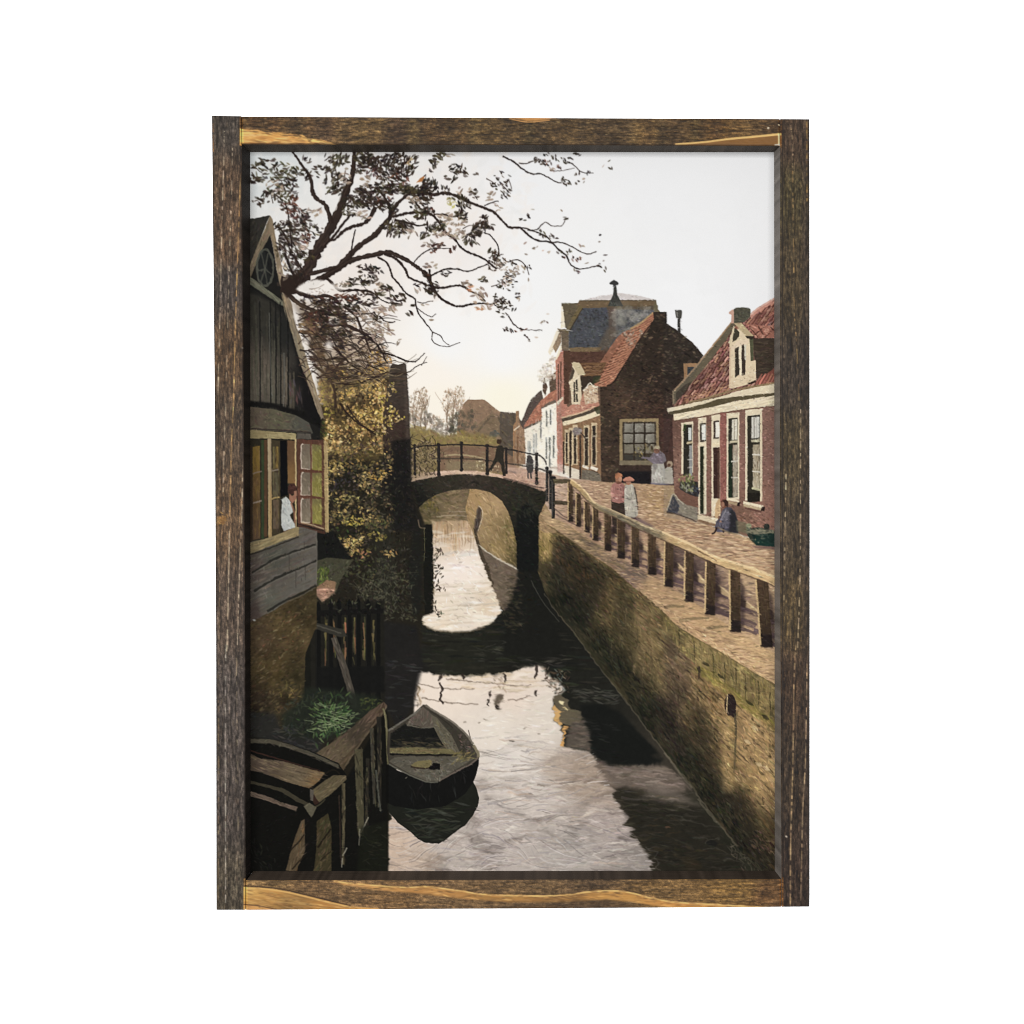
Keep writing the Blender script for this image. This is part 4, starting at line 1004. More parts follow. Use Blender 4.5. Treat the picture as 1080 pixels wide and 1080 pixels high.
# man walking over the bridge
fill([(523, 474), (526, 470), (530, 470), (531.6, 476), (531, 484), (532, 490), (533.6, 502), (530.6, 502.4), (528, 490), (525, 486), (521, 492), (518.4, 497), (516.4, 494.6), (520, 487), (522, 482)], (48, 44, 38))
ell(526.4, 465.4, 2.6, 3.2, (60, 46, 38))
fill([(522, 463.6), (524.4, 460.4), (527.6, 460.4), (529, 463), (526, 463.4)], (140, 118, 94))
line([(517, 493), (515, 498)], 1.8, 1.4, (40, 36, 34), .9, False)
# iron end posts and wooden fence
for (x, y0, y1, w) in ((576.8, 494, 529, 2.6), (580.4, 498, 537, 3), (583.6, 504, 547, 3.4)):
    line([(x, y0), (x + .1, y1)], w, w, (40, 38, 36), 1, False)
    ell(x, y0, w * .8, 2.2, (36, 34, 34))
    line([(x - w * .3, y0 + 4), (x - w * .3, y1 - 2)], .8, .8, (98, 96, 92), .6, False)
fill([(583, 505), (600, 505.4), (604, 508), (604, 511), (599, 509.4), (584, 509.4)], (84, 74, 56))
fill([(584, 528), (600, 528.6), (600, 532.6), (584, 532)], (74, 64, 50))
line([(585, 536), (594, 544), (604, 549), (612, 554)], 1.2, 1, (86, 70, 66), .7)
line([(586, 542), (598, 549), (612, 556)], 1.2, 1, (86, 70, 66), .7)
for seg in ([(604, 536), (640, 560), (655, 570)], [(672, 573), (690, 584)], [(690, 582), (712, 594)], [(714, 595), (723, 605)], [(735, 606), (746, 618)], [(757, 618), (772, 630)], [(782, 632), (799, 646)], [(812, 650), (820, 657)]):
    line([(x, y + 1) for x, y in seg], 6, 6.4, (176, 150, 114), .95, False)
    line([(x, y - 1.6) for x, y in seg], 1.4, 1.4, (206, 180, 140), .8, False)
POST = ((601.6, 508, 550, 5.4, 0), (610, 520, 555, 5.4, 0), (619, 529, 561, 6, 0), (628, 534, 570, 6.2, 0), (641, 538, 581, 7.4, 0), (655, 545, 589, 8.2, 0), (670, 552, 598, 8.2, 0), (687.5, 561, 606, 8.8, 0),
        (705.6, 570.6, 619, 9.6, -.6), (727, 581, 634.5, 9.6, -.6), (749.6, 592, 648.4, 10.6, -1), (775, 600, 666.4, 11.6, .6), (803.4, 610.6, 682.4, 13, 5))
for (x, y0, y1, w, t) in POST:
    xb = x + t
    fill([(x + w * .4, y0 + 6), (x + w * .9, y0 + 20), (xb + w * .8, y1 - 6), (xb + w * .4, y1)], (52, 42, 42), .7, 1)
    fill([(x + w * .4, (y0 + y1) / 2 - w * .6), (x + w * 1.05, (y0 + y1) / 2), (x + w * 1.0, (y0 + y1) / 2 + w), (x + w * .4, (y0 + y1) / 2 + w * .8)], (48, 38, 36), .8, .5)
    if w > 7:
        for q in (.62, .8, .95):
            yy = y0 + (y1 - y0) * q
            line([(x + w * .4, yy), (x + w * 1.2, yy + w * .16), (x + w * 2, yy + w * .5)], w * .32, w * .2, (80, 64, 66), .75)
    fill([(x - w / 2, y0 - 1), (x + w / 2, y0 + 2), (xb + w / 2, y1 + .6), (xb - w / 2, y1 - .6)], [(x, y0, (76, 60, 46)), (xb, y1, (60, 48, 38))])
    q = [(x - w / 2 + 1.6, y0), (x + w / 2, y0 + 2), (xb + w / 2, y1), (xb - w / 2 + 1.6, y1 - 1)]
    scatter(q, 46, [(96, 78, 58), (54, 43, 34), (82, 68, 46), (46, 38, 32)], (4, 12), (.8, 1.6), 1.55, .08, .5, 8, True)
    yk = y0 + (y1 - y0) * .80
    xk = x + t * .8
    fill([(xk - w / 2 + 1.2, yk), (xk + w / 2, yk + 2), (xb + w / 2, y1 + .6), (xb - w / 2 + 1, y1)], (38, 32, 32), .85, .5)
    lw = .9 + w * .09 if w > 7 else 1.1
    if x > 690 or x < 640:
        line([(x - w / 2 + .2, y0), (xb - w / 2 + .2, y1 - 2)], lw, lw, (206, 176, 128), .9, False)
    else:
        line([(x - w / 2 + .2, y0), (xb - w / 2 + .2, y1 - 2)], 1, 1, (140, 116, 86), .7, False)
TOPR = [(602, 505.6), (609, 510), (618, 519), (628, 530.6), (646, 538.6), (665, 547), (684, 556), (702, 562.6), (728, 574), (752, 585.8), (770, 592), (790, 598.4), (820, 609.6)]
BOTR = [(820, 619.6), (806, 613), (790, 607.4), (770, 600.4), (752, 593.4), (728, 582.4), (702, 570.6), (684, 562.4), (665, 554), (646, 544.6), (628, 536.4), (616, 524), (607, 514.6), (601, 510)]
fill(TOPR + BOTR, [(610, 514, (186, 158, 112)), (630, 534, (122, 108, 82)), (660, 548, (98, 91, 74)), (690, 562, (114, 104, 82)), (715, 572, (196, 164, 120)), (760, 594, (204, 172, 124)), (810, 613, (212, 178, 130))])
clipto(TOPR + BOTR)
scatter([(602, 505), (630, 530), (702, 560), (820, 606), (820, 622), (702, 572), (630, 540)], 150, [(214, 182, 134), (176, 144, 104), (130, 110, 80), (232, 204, 160)], (6, 18), (.7, 1.4), .42, .08, .45)
scatter([(630, 532), (690, 558), (694, 568), (640, 546)], 60, [(112, 102, 86), (92, 80, 64), (130, 120, 100)], (5, 12), (1, 2), .45, .1, .6)
clipto(PRINT)
line(TOPR, 1.6, 2.8, (232, 204, 158), .85)
line([(628, 531), (665, 547.4), (698, 561.4)], 1.5, 1.5, (150, 134, 108), .8)
line([(x, y + .4) for x, y in BOTR[::-1]], 1, 1.4, (84, 66, 52), .7)
line([(736, 581), (752, 589), (756, 592)], 1.2, 1, (96, 72, 56), .7)

# ------------------------------------------------------------------ left bank: dark garden mass
clipto(PRINT)
MASS = [(333, 425), (345, 428), (360, 420), (378, 424), (392, 418), (404, 424), (412, 400), (427, 383), (430, 410), (432, 440), (433, 508), (440, 530), (443, 540), (448, 553), (456, 553), (457, 646), (446, 650), (443, 660),
        (446, 672), (440, 708), (436, 735), (437, 755), (420, 770), (409, 800), (409, 921), (262, 921), (262, 440), (320, 440)]
fill(MASS, (38, 35, 29), 1, .6)
scatter([(333, 440), (430, 440), (430, 640), (340, 640)], 700, [(48, 44, 34), (30, 30, 26), (58, 52, 38), (40, 34, 32), (34, 38, 26)], (3, 9), (1.5, 3.5), 0, 1.6, .55)
# golden-brown bush behind the branches
BUSH = [(318, 300), (345, 322), (372, 330), (392, 345), (402, 352), (412, 372), (416, 386), (412, 440), (390, 470), (350, 470), (338, 440), (328, 400)]
fill([(346, 385), (356, 366), (372, 350), (388, 350), (400, 362), (410, 376), (412, 405), (380, 412), (346, 405)], (160, 136, 110), .7, 5)
fill([(320, 318), (350, 322), (372, 345), (360, 390), (338, 392), (324, 350)], (150, 130, 108), .55, 5)
clumps([(314, 305), (352, 318), (378, 336), (398, 348), (410, 370), (414, 400), (340, 400), (326, 360)], 1100, [(150, 124, 96), (118, 96, 70), (176, 152, 122), (132, 112, 76), (92, 74, 56), (74, 60, 48)], (2, 6), (1, 2.4), N2, -.1, .6, 1.2, .5)
fill([(336, 398), (372, 392), (412, 390), (416, 470), (400, 486), (345, 480)], (92, 76, 48), .9, 4)
scatter([(333, 385), (365, 388), (414, 388), (416, 476), (345, 490), (338, 440)], 700, [(104, 84, 52), (78, 62, 42), (128, 106, 62), (60, 50, 38), (118, 104, 60), (50, 42, 34)], (2, 6), (1.4, 3), 0, 1.6, .7, 10)
clumps([(333, 380), (365, 385), (412, 386), (416, 468), (345, 484), (338, 440)], 1900, [(160, 132, 80), (134, 108, 64), (196, 164, 106), (122, 108, 62), (172, 134, 82), (214, 182, 124), (140, 102, 64)], (2, 5), (1, 2.4), N2 + .35 * N3, .1)
clumps([(333, 380), (412, 386), (416, 476), (345, 490)], 500, [(46, 38, 32), (60, 48, 38), (36, 32, 28)], (2, 6), (1.2, 3), -N2, .08, 0, 1.6, .65)
scatter([(336, 400), (350, 395), (352, 440), (342, 438)], 90, [(180, 168, 76), (206, 176, 96), (150, 140, 60)], (2, 5), (1.2, 2.4), 0, 1.6, .8)
scatter([(385, 375), (400, 368), (412, 378), (412, 388), (392, 392)], 60, [(186, 140, 70), (196, 160, 76), (150, 110, 60)], (2, 5), (1.2, 2.4), 0, 1.6, .8)
for (cx, cy, r, n) in ((395, 425, 11, 70), (375, 440, 12, 60), (404, 447, 13, 90), (416, 436, 8, 50), (352, 456, 10, 60), (358, 470, 9, 40), (372, 455, 10, 50), (400, 470, 9, 34)):
    for k in range(n):
        t, q = rng.uniform(0, 6.28), r * math.sqrt(rng.random())
        dab(cx + q * math.cos(t) * 1.2, cy + q * math.sin(t), rng.uniform(2, 4.6), rng.uniform(1.2, 2.6), rng.uniform(0, 3.1), pick([(196, 164, 104), (160, 130, 76), (220, 190, 132), (120, 94, 58), (196, 150, 92), (84, 66, 44)], 12), rng.uniform(.5, .95))
clumps([(350, 388), (412, 384), (415, 440), (405, 470), (350, 472), (340, 430)], 900, [(214, 176, 104), (196, 158, 90), (226, 196, 132), (180, 150, 72)], (1.8, 4.2), (1, 2.2), vnoise(18, 14, 51, 2), .06, -.4, .9, .8)
clumps([(345, 388), (412, 384), (415, 440), (405, 480), (345, 480)], 700, [(56, 46, 36), (70, 56, 42), (44, 36, 30)], (2, 6), (1.2, 2.6), -vnoise(18, 14, 51, 2), .18, -.4, .9, .7)
# tall brick stack beside the bridge
fill([(412, 386), (414, 383.4), (420, 384.6), (426, 382.6), (428, 384), (429.4, 398), (431, 430), (433.4, 508), (428, 520), (404, 520), (404, 440)], [(416, 395, (66, 58, 50)), (427, 420, (62, 54, 48)), (418, 450, (60, 48, 42)), (420, 500, (32, 30, 28))])
fill([(424.6, 383.4), (428, 384), (431, 430), (433.4, 508), (430, 508), (427, 430)], (84, 74, 66), .6, .4)
scatter([(412, 386), (428, 385), (432, 470), (412, 470)], 200, [(76, 62, 54), (50, 44, 38), (86, 70, 58), (60, 44, 38)], (2, 6), (.8, 1.6), 0, .2, .45)
line([(404, 398), (414, 394), (428, 395), (430, 394.6)], 2.2, 1.4, (44, 38, 34), .6)
for (cx, cy, r, n) in ((402, 447, 11, 70), (417, 438, 8, 46), (408, 410, 9, 40), (404, 425, 8, 36)):
    for k in range(n):
        t, q = rng.uniform(0, 6.28), r * math.sqrt(rng.random())
        dab(cx + q * math.cos(t) * 1.2, cy + q * math.sin(t), rng.uniform(2, 4.4), rng.uniform(1.2, 2.4), rng.uniform(0, 3.1), pick([(196, 168, 110), (160, 134, 78), (216, 190, 136), (92, 72, 46), (176, 160, 70)], 10), rng.uniform(.5, .9))
fill([(413, 465), (433, 462), (434, 520), (440, 540), (440, 560), (413, 560)], (29, 28, 27), .85, 1.5)
scatter([(400, 470), (432, 470), (440, 560), (400, 560)], 110, [(40, 38, 34), (30, 30, 30), (50, 44, 36)], (3, 9), (1.4, 3), 0, 1, .5)
fill([(395, 540), (414, 548), (416, 600), (412, 640), (395, 640)], (44, 43, 36), .7, 3)
# scattered lit leaves in the dark
for (cx, cy, rx, ry, n, cols) in ((352, 492, 12, 7, 46, [(206, 180, 110), (176, 146, 76)]), (340, 452, 8, 8, 20, [(86, 92, 48), (60, 70, 36)]), (375, 490, 24, 8, 40, [(120, 110, 72), (150, 120, 70), (90, 76, 60)]), (392, 505, 20, 9, 46, [(170, 140, 86), (110, 96, 70), (190, 166, 110)]),
                                  (398, 500, 10, 6, 24, [(220, 176, 90), (190, 150, 76)]), (365, 527, 14, 5, 26, [(160, 150, 90), (206, 186, 120), (120, 110, 70)]), (372, 549, 13, 5, 44, [(226, 204, 110), (196, 168, 84), (160, 140, 60)]), (360, 541, 14, 4, 24, [(176, 150, 96), (130, 110, 70)]),
                                  (368, 571, 14, 7, 60, [(226, 190, 110), (206, 156, 92), (176, 150, 70), (230, 206, 150)]), (378, 583, 13, 5, 34, [(206, 176, 116), (150, 130, 70), (190, 130, 96)]), (398, 565, 10, 5, 26, [(176, 156, 80), (120, 110, 56)]), (410, 583, 8, 4, 16, [(160, 120, 70), (196, 170, 110)]),
                                  (396, 520, 16, 30, 60, [(90, 84, 66), (70, 66, 52), (120, 106, 80)]), (360, 510, 18, 16, 50, [(66, 60, 66), (80, 70, 64), (54, 50, 58)]), (385, 600, 26, 14, 50, [(70, 72, 46), (92, 90, 52), (54, 58, 38)]), (352, 562, 16, 8, 34, [(60, 76, 40), (80, 90, 48)]),
                                  (397, 553, 13, 6, 40, [(64, 70, 44), (86, 90, 56)]), (345, 470, 5, 10, 16, [(190, 176, 120), (120, 110, 60)])):
    for k in range(n):
        t, q = rng.uniform(0, 6.28), math.sqrt(rng.random())
        dab(cx + q * math.cos(t) * rx, cy + q * math.sin(t) * ry, rng.uniform(2, 5), rng.uniform(1, 2.4), rng.normal(0, .7), pick(cols, 9), rng.uniform(.45, .9))
clumps([(338, 470), (414, 462), (416, 560), (400, 600), (350, 590), (344, 520)], 900, [(84, 76, 56), (70, 60, 52), (104, 92, 62), (62, 66, 44), (92, 76, 70)], (2, 6), (1.2, 2.6), N2 + .4 * N3, .02, -.3, .9, .6)
clumps([(338, 470), (414, 462), (416, 560), (400, 600), (350, 590), (344, 520)], 420, [(176, 150, 92), (140, 120, 74), (206, 178, 116), (150, 110, 74)], (1.8, 4.4), (.9, 2), N2 + .5 * N3, .24, -.3, .9, .8)
clumps([(360, 590), (440, 590), (440, 655), (404, 662), (372, 640)], 700, [(72, 74, 54), (92, 92, 70), (56, 58, 44), (108, 104, 78), (64, 60, 52)], (2, 6), (.9, 2), N2 + .4 * N3, .0, -.5, .9, .6)
clumps([(340, 470), (414, 462), (418, 560), (400, 600), (352, 592), (344, 520)], 1000, [(100, 86, 54), (118, 100, 62), (84, 76, 46), (132, 108, 70), (76, 66, 50)], (2, 5), (1.2, 2.4), vnoise(22, 16, 52, 2), .08, -.3, .9, .65)
clumps([(340, 470), (412, 466), (412, 560), (396, 596), (352, 592)], 520, [(206, 172, 106), (178, 148, 84), (222, 192, 132), (160, 136, 72)], (1.8, 4.2), (1, 2), vnoise(22, 16, 52, 2), .24, -.3, .8, .8)
# the dark post, reeds and twigs against the water
fill([(438, 546), (444, 545), (445, 570), (445, 600), (444, 646), (436, 650), (430, 600)], (32, 32, 29), .9, 1)
fill([(446.6, 555), (450, 553), (454.6, 553.6), (456, 560), (457, 600), (456.6, 640), (456, 646), (448, 648), (446.6, 600)], (27, 27, 24))
line([(447.4, 556), (447.8, 580), (447.2, 592)], .9, .6, (110, 104, 72), .7, False)
line([(441, 548), (443, 556), (449, 557)], 1.6, 1.2, (126, 108, 88), .6)
for (x, y) in ((459, 586), (463, 583), (464, 578), (460, 596), (462, 604), (465, 600), (458, 608), (460, 622), (464, 620), (462, 616), (459, 645), (462, 647), (456, 636)):
    for k in range(5):
        dab(x + rng.normal(0, 2.6), y + rng.normal(0, 2.6), rng.uniform(2.6, 5), rng.uniform(.9, 1.6), rng.normal(-.7, .8), pick([(58, 48, 40), (76, 66, 54), (44, 40, 34)]), .9)
line([(456, 600), (461, 586), (465, 577)], 1, .6, (60, 50, 42), .8)
line([(456, 612), (461, 606), (465, 602)], .9, .5, (60, 50, 42), .8)
scatter([(396, 570), (440, 575), (440, 650), (405, 660), (396, 620)], 150, [(58, 56, 48), (72, 72, 58), (44, 44, 40), (88, 86, 70)], (2, 7), (.8, 1.8), -.3, 1, .5)
scatter([(375, 600), (420, 610), (430, 640), (400, 656), (378, 640)], 120, [(74, 76, 58), (96, 96, 76), (58, 60, 48), (110, 108, 90)], (2, 6), (.7, 1.5), -.4, 1.1, .5)
for k in range(30):
    x, y = rng.uniform(376, 425), rng.uniform(605, 650)
    line([(x, y), (x + rng.normal(0, 5), y - 6), (x + rng.normal(0, 9), y - 9)], .9, .4, (86, 84, 66), .5)
fill([(403, 655), (440, 660), (446, 700), (436, 745), (420, 770), (405, 742)], (34, 33, 32), .9, 1)
scatter([(405, 690), (440, 690), (436, 745), (412, 755)], 46, [(52, 52, 52), (42, 40, 40), (64, 62, 60)], (6, 16), (1, 2.4), .05, .2, .5)
# lean-to roof and its foot
fill([(333, 560), (352, 560), (362, 575), (372, 590), (340, 592), (333, 592)], (28, 28, 26), 1, .6)
fill([(333, 592), (345, 588), (372, 590.6), (366, 601), (359, 612), (354.6, 624), (339.6, 635.6), (334, 628)], (66, 64, 50))
scatter([(334, 592), (370, 591), (356, 620), (334, 612)], 90, [(80, 80, 60), (56, 56, 44), (74, 72, 60)], (3, 9), (1, 2), -.5, .4, .6)
scatter([(331, 600), (347, 597), (345, 612), (334, 619)], 80, [(72, 86, 38), (94, 110, 50), (56, 66, 36), (118, 128, 66)], (2, 6), (.8, 1.7), -1.2, .5, .8)
fill([(333, 620), (345, 611), (354, 614), (353.6, 622), (348, 622)], (130, 102, 78))
fill([(333, 621), (340, 619.6), (354.6, 621.4), (351, 626), (339.8, 635), (334, 628)], (150, 116, 96), .9, .5)
line([(334, 622.4), (344, 621.6), (353, 623)], 2, 1.4, (206, 162, 136), .9)
line([(335, 627), (342, 627.4), (347, 627)], 1.2, .8, (110, 82, 68), .7)
scatter([(334, 621), (353, 622), (342, 632), (335, 628)], 30, [(196, 154, 130), (120, 90, 76), (170, 126, 106)], (3, 7), (.8, 1.6), .1, .3, .7)

# ------------------------------------------------------------------ picket fence
fill([(325, 640), (405, 632), (406, 740), (378, 740), (320, 735)], (33, 32, 28), .95, .8)
for (x0, y0, y1) in ((344, 650, 697), (352.6, 648, 690), (363.4, 646, 700), (373.6, 646, 706), (384.4, 648, 702), (394, 648, 704)):
    for k in range(9):
        yy = rng.uniform(y0, y1 - 12)
        line([(x0 + rng.normal(0, .8), yy), (x0 + rng.normal(0, .8), yy + rng.uniform(8, 22))], rng.uniform(1, 2.6), .8, pick([(92, 88, 56), (70, 66, 44), (110, 98, 62), (128, 92, 66), (58, 56, 42)]), .75, False)
line([(364, 656), (364.6, 668)], 2, 1.4, (176, 110, 84), .8, False)
line([(375, 672), (375.6, 690)], 2.4, 1.8, (140, 92, 66), .8, False)
for (x, yt, yb) in ((335.6, 634, 738), (348.6, 632, 736), (357.4, 631, 736), (368.4, 631, 738), (377.8, 630, 738), (388.4, 631, 740), (398.6, 633, 742)):
    fill([(x - 2.6, yt + 5), (x, yt), (x + 2.6, yt + 5), (x + 2.8, yb), (x - 2.8, yb)], (23, 23, 22))
    line([(x - 2, yt + 8), (x - 2, yb - 10)], .7, .6, (52, 50, 44), .5, False)
fill([(330, 644), (405, 641.6), (405, 647), (330, 650)], (26, 25, 24), .95)
fill([(334, 704), (405, 702), (406, 730), (334, 732)], (25, 25, 24), .9, .6)
fill([(322.4, 650), (324, 647), (327.4, 647.6), (328, 735), (321, 735)], (28, 28, 24))
fill([(325, 656), (332, 656.6), (362, 663.6), (366, 671), (360, 672), (328, 662)], (52, 50, 44))
line([(327, 658), (342, 662), (360, 668)], 1.3, 1.2, (88, 84, 74), .7)
fill([(349, 673), (355, 672), (362, 690), (368, 708), (377, 741), (375, 747), (371, 746), (362, 714), (356, 694)], (72, 66, 58))
scatter([(350, 674), (355, 674), (376, 742), (372, 745)], 46, [(100, 92, 82), (56, 50, 44), (86, 80, 70)], (5, 12), (.8, 1.6), 1.25, .12, .7)
for k in range(8):
    dab(rng.uniform(340, 404), rng.uniform(632, 650), 5, 1.4, rng.normal(-.5, .8), (96, 98, 74), .6)
# ------------------------------------------------------------------ brick footing of the house and the plants
FOOT = [(262, 655), (290, 642), (312, 626), (334, 616), (334, 660), (322, 690), (321, 735), (300, 770), (262, 782)]
fill(FOOT, [(275, 670, (66, 54, 40)), (300, 660, (84, 70, 46)), (325, 640, (58, 50, 34)), (290, 710, (72, 60, 38)), (270, 740, (46, 38, 30)), (310, 720, (56, 50, 34)), (300, 755, (50, 44, 32))])
mottle(FOOT, .3, N2)
scatter(FOOT, 620, [(88, 74, 52), (56, 47, 34), (74, 63, 42), (44, 38, 30), (100, 86, 62), (84, 62, 46), (62, 54, 36)], (3, 7), (1.2, 2.8), -.5, .22, .42)
scatter([(300, 650), (322, 640), (320, 680), (270, 720), (270, 690)], 60, [(140, 126, 96), (116, 102, 70), (120, 78, 58)], (3, 7), (.7, 1.5), -.6, .5, .6)
scatter([(280, 720), (325, 715), (325, 750), (285, 770)], 70, [(120, 104, 56), (92, 78, 46), (150, 126, 76), (66, 60, 42)], (3, 8), (.7, 1.6), -.8, .6, .55)
fill([(262, 750), (290, 752), (300, 775), (340, 780), (338, 795), (262, 784)], (38, 38, 36), .9, 2)
fill([(322, 725), (372, 730), (400, 735), (400, 745), (372, 770), (340, 782), (300, 775), (296, 755), (316, 740)], (36, 40, 33), .9, 2)
scatter([(300, 740), (330, 728), (370, 732), (374, 756), (350, 780), (300, 770)], 300, [(46, 52, 40), (36, 40, 34), (56, 62, 46), (52, 56, 50), (30, 32, 29)], (3, 8), (1, 2.4), -.4, 1, .65)
for k in range(200):
    x, y = 348 + rng.normal(0, 11), 758 + rng.normal(0, 11)
    a = math.atan2(y - 760, x - 346) + rng.normal(0, .5)
    dab(x, y, rng.uniform(4, 9), rng.uniform(.9, 2), a, pick([(62, 84, 50), (84, 104, 62), (48, 68, 42), (106, 124, 80), (56, 78, 44)], 9), rng.uniform(.5, .9))
for k in range(34):
    x, y = 352 + rng.normal(0, 12), 760 + rng.normal(0, 9)
    line([(x, y), (x + rng.normal(0, 4), y - 2), (x + rng.normal(0, 7), y - 4)], 1, .5, (140, 154, 112), .6)
scatter([(286, 765), (318, 768), (338, 784), (330, 792), (290, 782)], 60, [(62, 62, 60), (46, 46, 46), (78, 74, 66)], (4, 11), (1, 2.6), .3, .5, .55)
scatter([(378, 735), (402, 738), (398, 750), (380, 750)], 40, [(70, 80, 44), (92, 92, 52), (46, 54, 36)], (3, 7), (1, 2), -.3, .6, .6)
# ------------------------------------------------------------------ quay ledge, piles
fill([(405, 740), (408.6, 744), (405, 752), (384, 780), (366, 806), (360, 817), (356, 806), (332, 795), (352, 782), (374, 765), (390, 750)], [(395, 750, (86, 70, 58)), (360, 795, (92, 80, 62)), (375, 770, (64, 56, 46))])
scatter([(404, 742), (405, 752), (362, 808), (334, 794), (372, 764)], 130, [(112, 92, 78), (76, 64, 54), (96, 84, 62), (60, 50, 44)], (4, 11), (.8, 1.8), -.75, .25, .6)
line([(408, 745), (396, 762), (380, 784), (364, 808)], 1.6, 1.6, (110, 98, 80), .7)
fill([(408, 748), (411, 770), (411, 830), (409, 866), (409, 922), (320, 922), (325, 850), (366, 820), (386, 786)], (26, 26, 24), 1, .4)
for (x0, y0, x1, y1, w, c) in ((399.6, 756, 400.6, 850, 5, (46, 44, 40)), (392, 768, 395, 848, 4.2, (74, 72, 64)), (378, 790, 381, 882, 9, (92, 88, 68)), (362.4, 826, 362, 912, 3.6, (104, 96, 74)), (388, 800, 386, 880, 4, (50, 48, 42))):
    line([(x0, y0), ((x0 + x1) / 2, (y0 + y1) / 2), (x1, y1)], w, w * .7, c, .9)
    scatter([(x0 - w / 2, y0), (x0 + w / 2, y0), (x1 + w / 2, y1), (x1 - w / 2, y1)], 30, [(114, 108, 84), (64, 58, 46), (84, 78, 60), (40, 38, 32)], (5, 14), (.8, 1.8), 1.5, .12, .65)
line([(374, 812), (386, 826)], 1, .8, (50, 46, 36), .8)
line([(403.6, 747), (406.6, 756), (408, 775), (409.6, 806)], 2.2, 2.8, (118, 114, 84), .95)
line([(404, 748), (405.6, 752), (408, 772)], .8, .7, (160, 152, 120), .7)
line([(396.6, 812), (399, 836), (401.6, 856)], 2.2, 1.6, (104, 106, 96), .7)
for (a, b) in (((388.6, 862), (381, 878)), ((366, 894), (361.6, 903)), ((379.6, 874), (378.6, 892)), ((361, 905), (360.4, 915))):
    line([a, b], 1.4, 1, (170, 166, 150), .8, False)
fill([(381, 872), (409, 866), (409, 922), (376, 922)], (33, 35, 28), .85, 1)
scatter([(384, 870), (408, 870), (408, 918), (384, 918)], 40, [(46, 50, 38), (36, 38, 32), (60, 60, 50)], (6, 14), (1, 2.4), .1, .3, .5)
# ------------------------------------------------------------------ plank trough at the bottom left
fill([(262, 778), (300, 783), (330, 793), (357, 805), (366, 818), (336, 848), (325, 860), (322, 922), (262, 922)], (25, 25, 23))
fill([(262, 779), (284, 779.6), (304, 784.6), (330, 794), (357, 806.6), (357.4, 810), (330, 798), (304, 789), (284, 784), (262, 783.6)], (86, 82, 70))
scatter([(264, 780), (302, 785), (356, 807), (355, 809), (302, 788), (264, 782)], 30, [(112, 106, 92), (70, 66, 56)], (6, 14), (.7, 1.3), .32, .1, .6)
fill([(262, 794), (274, 800), (300, 803), (330, 812), (343, 815), (336, 824), (326, 831.6), (300, 824), (276, 815), (262, 812)], [(280, 806, (92, 80, 70)), (315, 818, (116, 104, 84)), (330, 826, (134, 108, 76))])
scatter([(264, 797), (300, 804), (342, 816), (327, 831), (276, 814), (264, 811)], 100, [(132, 116, 96), (84, 72, 62), (118, 104, 80), (148, 132, 104)], (6, 16), (.8, 1.6), .3, .08, .6)
line([(262, 791), (282, 797), (310, 805), (338, 813)], 1.6, 1.2, (84, 56, 48), .6)
fill([(329, 834), (340, 825), (352, 817.4), (364.6, 818), (365.6, 822), (352, 835), (336, 847), (331, 838)], (106, 96, 74))
scatter([(331, 834), (352, 819), (364, 820), (350, 835), (337, 845)], 50, [(134, 122, 96), (88, 78, 62), (120, 108, 80)], (5, 11), (.8, 1.6), -.65, .12, .65)
line([(343, 816), (352, 812), (359, 817)], 1.6, 1.4, (40, 36, 30), .7)
fill([(262, 823), (284, 828), (300, 832), (318, 843), (331, 850), (328, 852), (312, 845), (298, 836), (280, 830), (262, 826)], (70, 66, 54))
fill([(262, 834), (280, 839), (296, 846), (314, 851), (312, 855), (296, 850), (280, 844), (262, 839)], (112, 98, 86))
scatter([(264, 835), (296, 846), (312, 852), (296, 849), (264, 838)], 24, [(140, 122, 108), (84, 72, 62)], (6, 12), (.7, 1.3), .35, .1, .6)
fill([(327, 832), (331, 833.6), (330.6, 845), (327, 844)], (98, 92, 84))
fill([(331, 838), (337, 847), (332, 849), (330, 846)], (58, 42, 36))
fill([(320, 850), (326, 846.6), (334, 851), (330, 860), (328, 862)], (104, 100, 84))
line([(331, 851), (338, 848), (343, 843)], 1.6, 1.2, (84, 80, 62), .8)
fill([(301.6, 918), (306, 900), (312, 880), (318, 866), (321.4, 863.6), (321.4, 898), (312, 919)], (100, 86, 66))
scatter([(303, 918), (318, 866), (321, 866), (321, 900), (312, 918)], 60, [(126, 110, 88), (78, 66, 50), (140, 104, 70), (110, 100, 80)], (5, 13), (.8, 1.7), -1.2, .2, .65)
line([(306, 897), (314, 889), (321, 880)], 1.8, 1.4, (40, 34, 28), .85)
line([(308, 917), (316, 908), (322, 902)], 1.6, 1.2, (40, 34, 28), .8)
fill([(334, 866), (346, 858), (349.6, 872), (349.6, 919), (331, 919), (334, 890)], (70, 64, 46))
scatter([(335, 866), (347, 860), (349, 917), (333, 917)], 90, [(112, 94, 72), (54, 50, 36), (92, 80, 56), (84, 92, 60), (124, 104, 84)], (4, 11), (.8, 1.7), -1.1, .25, .6)
line([(335, 894), (342, 884), (349, 874)], 2, 1.6, (38, 32, 26), .85)
line([(338, 908), (344, 902), (349, 898)], 1.6, 1.2, (38, 32, 26), .7)
line([(357.6, 838), (358.4, 870), (359.6, 912)], 1.4, 1.2, (76, 60, 52), .6)
scatter([(266, 880), (290, 900), (290, 917), (264, 917)], 30, [(48, 48, 46), (58, 60, 50), (38, 38, 38)], (3, 9), (.7, 1.5), 1.1, .4, .5)

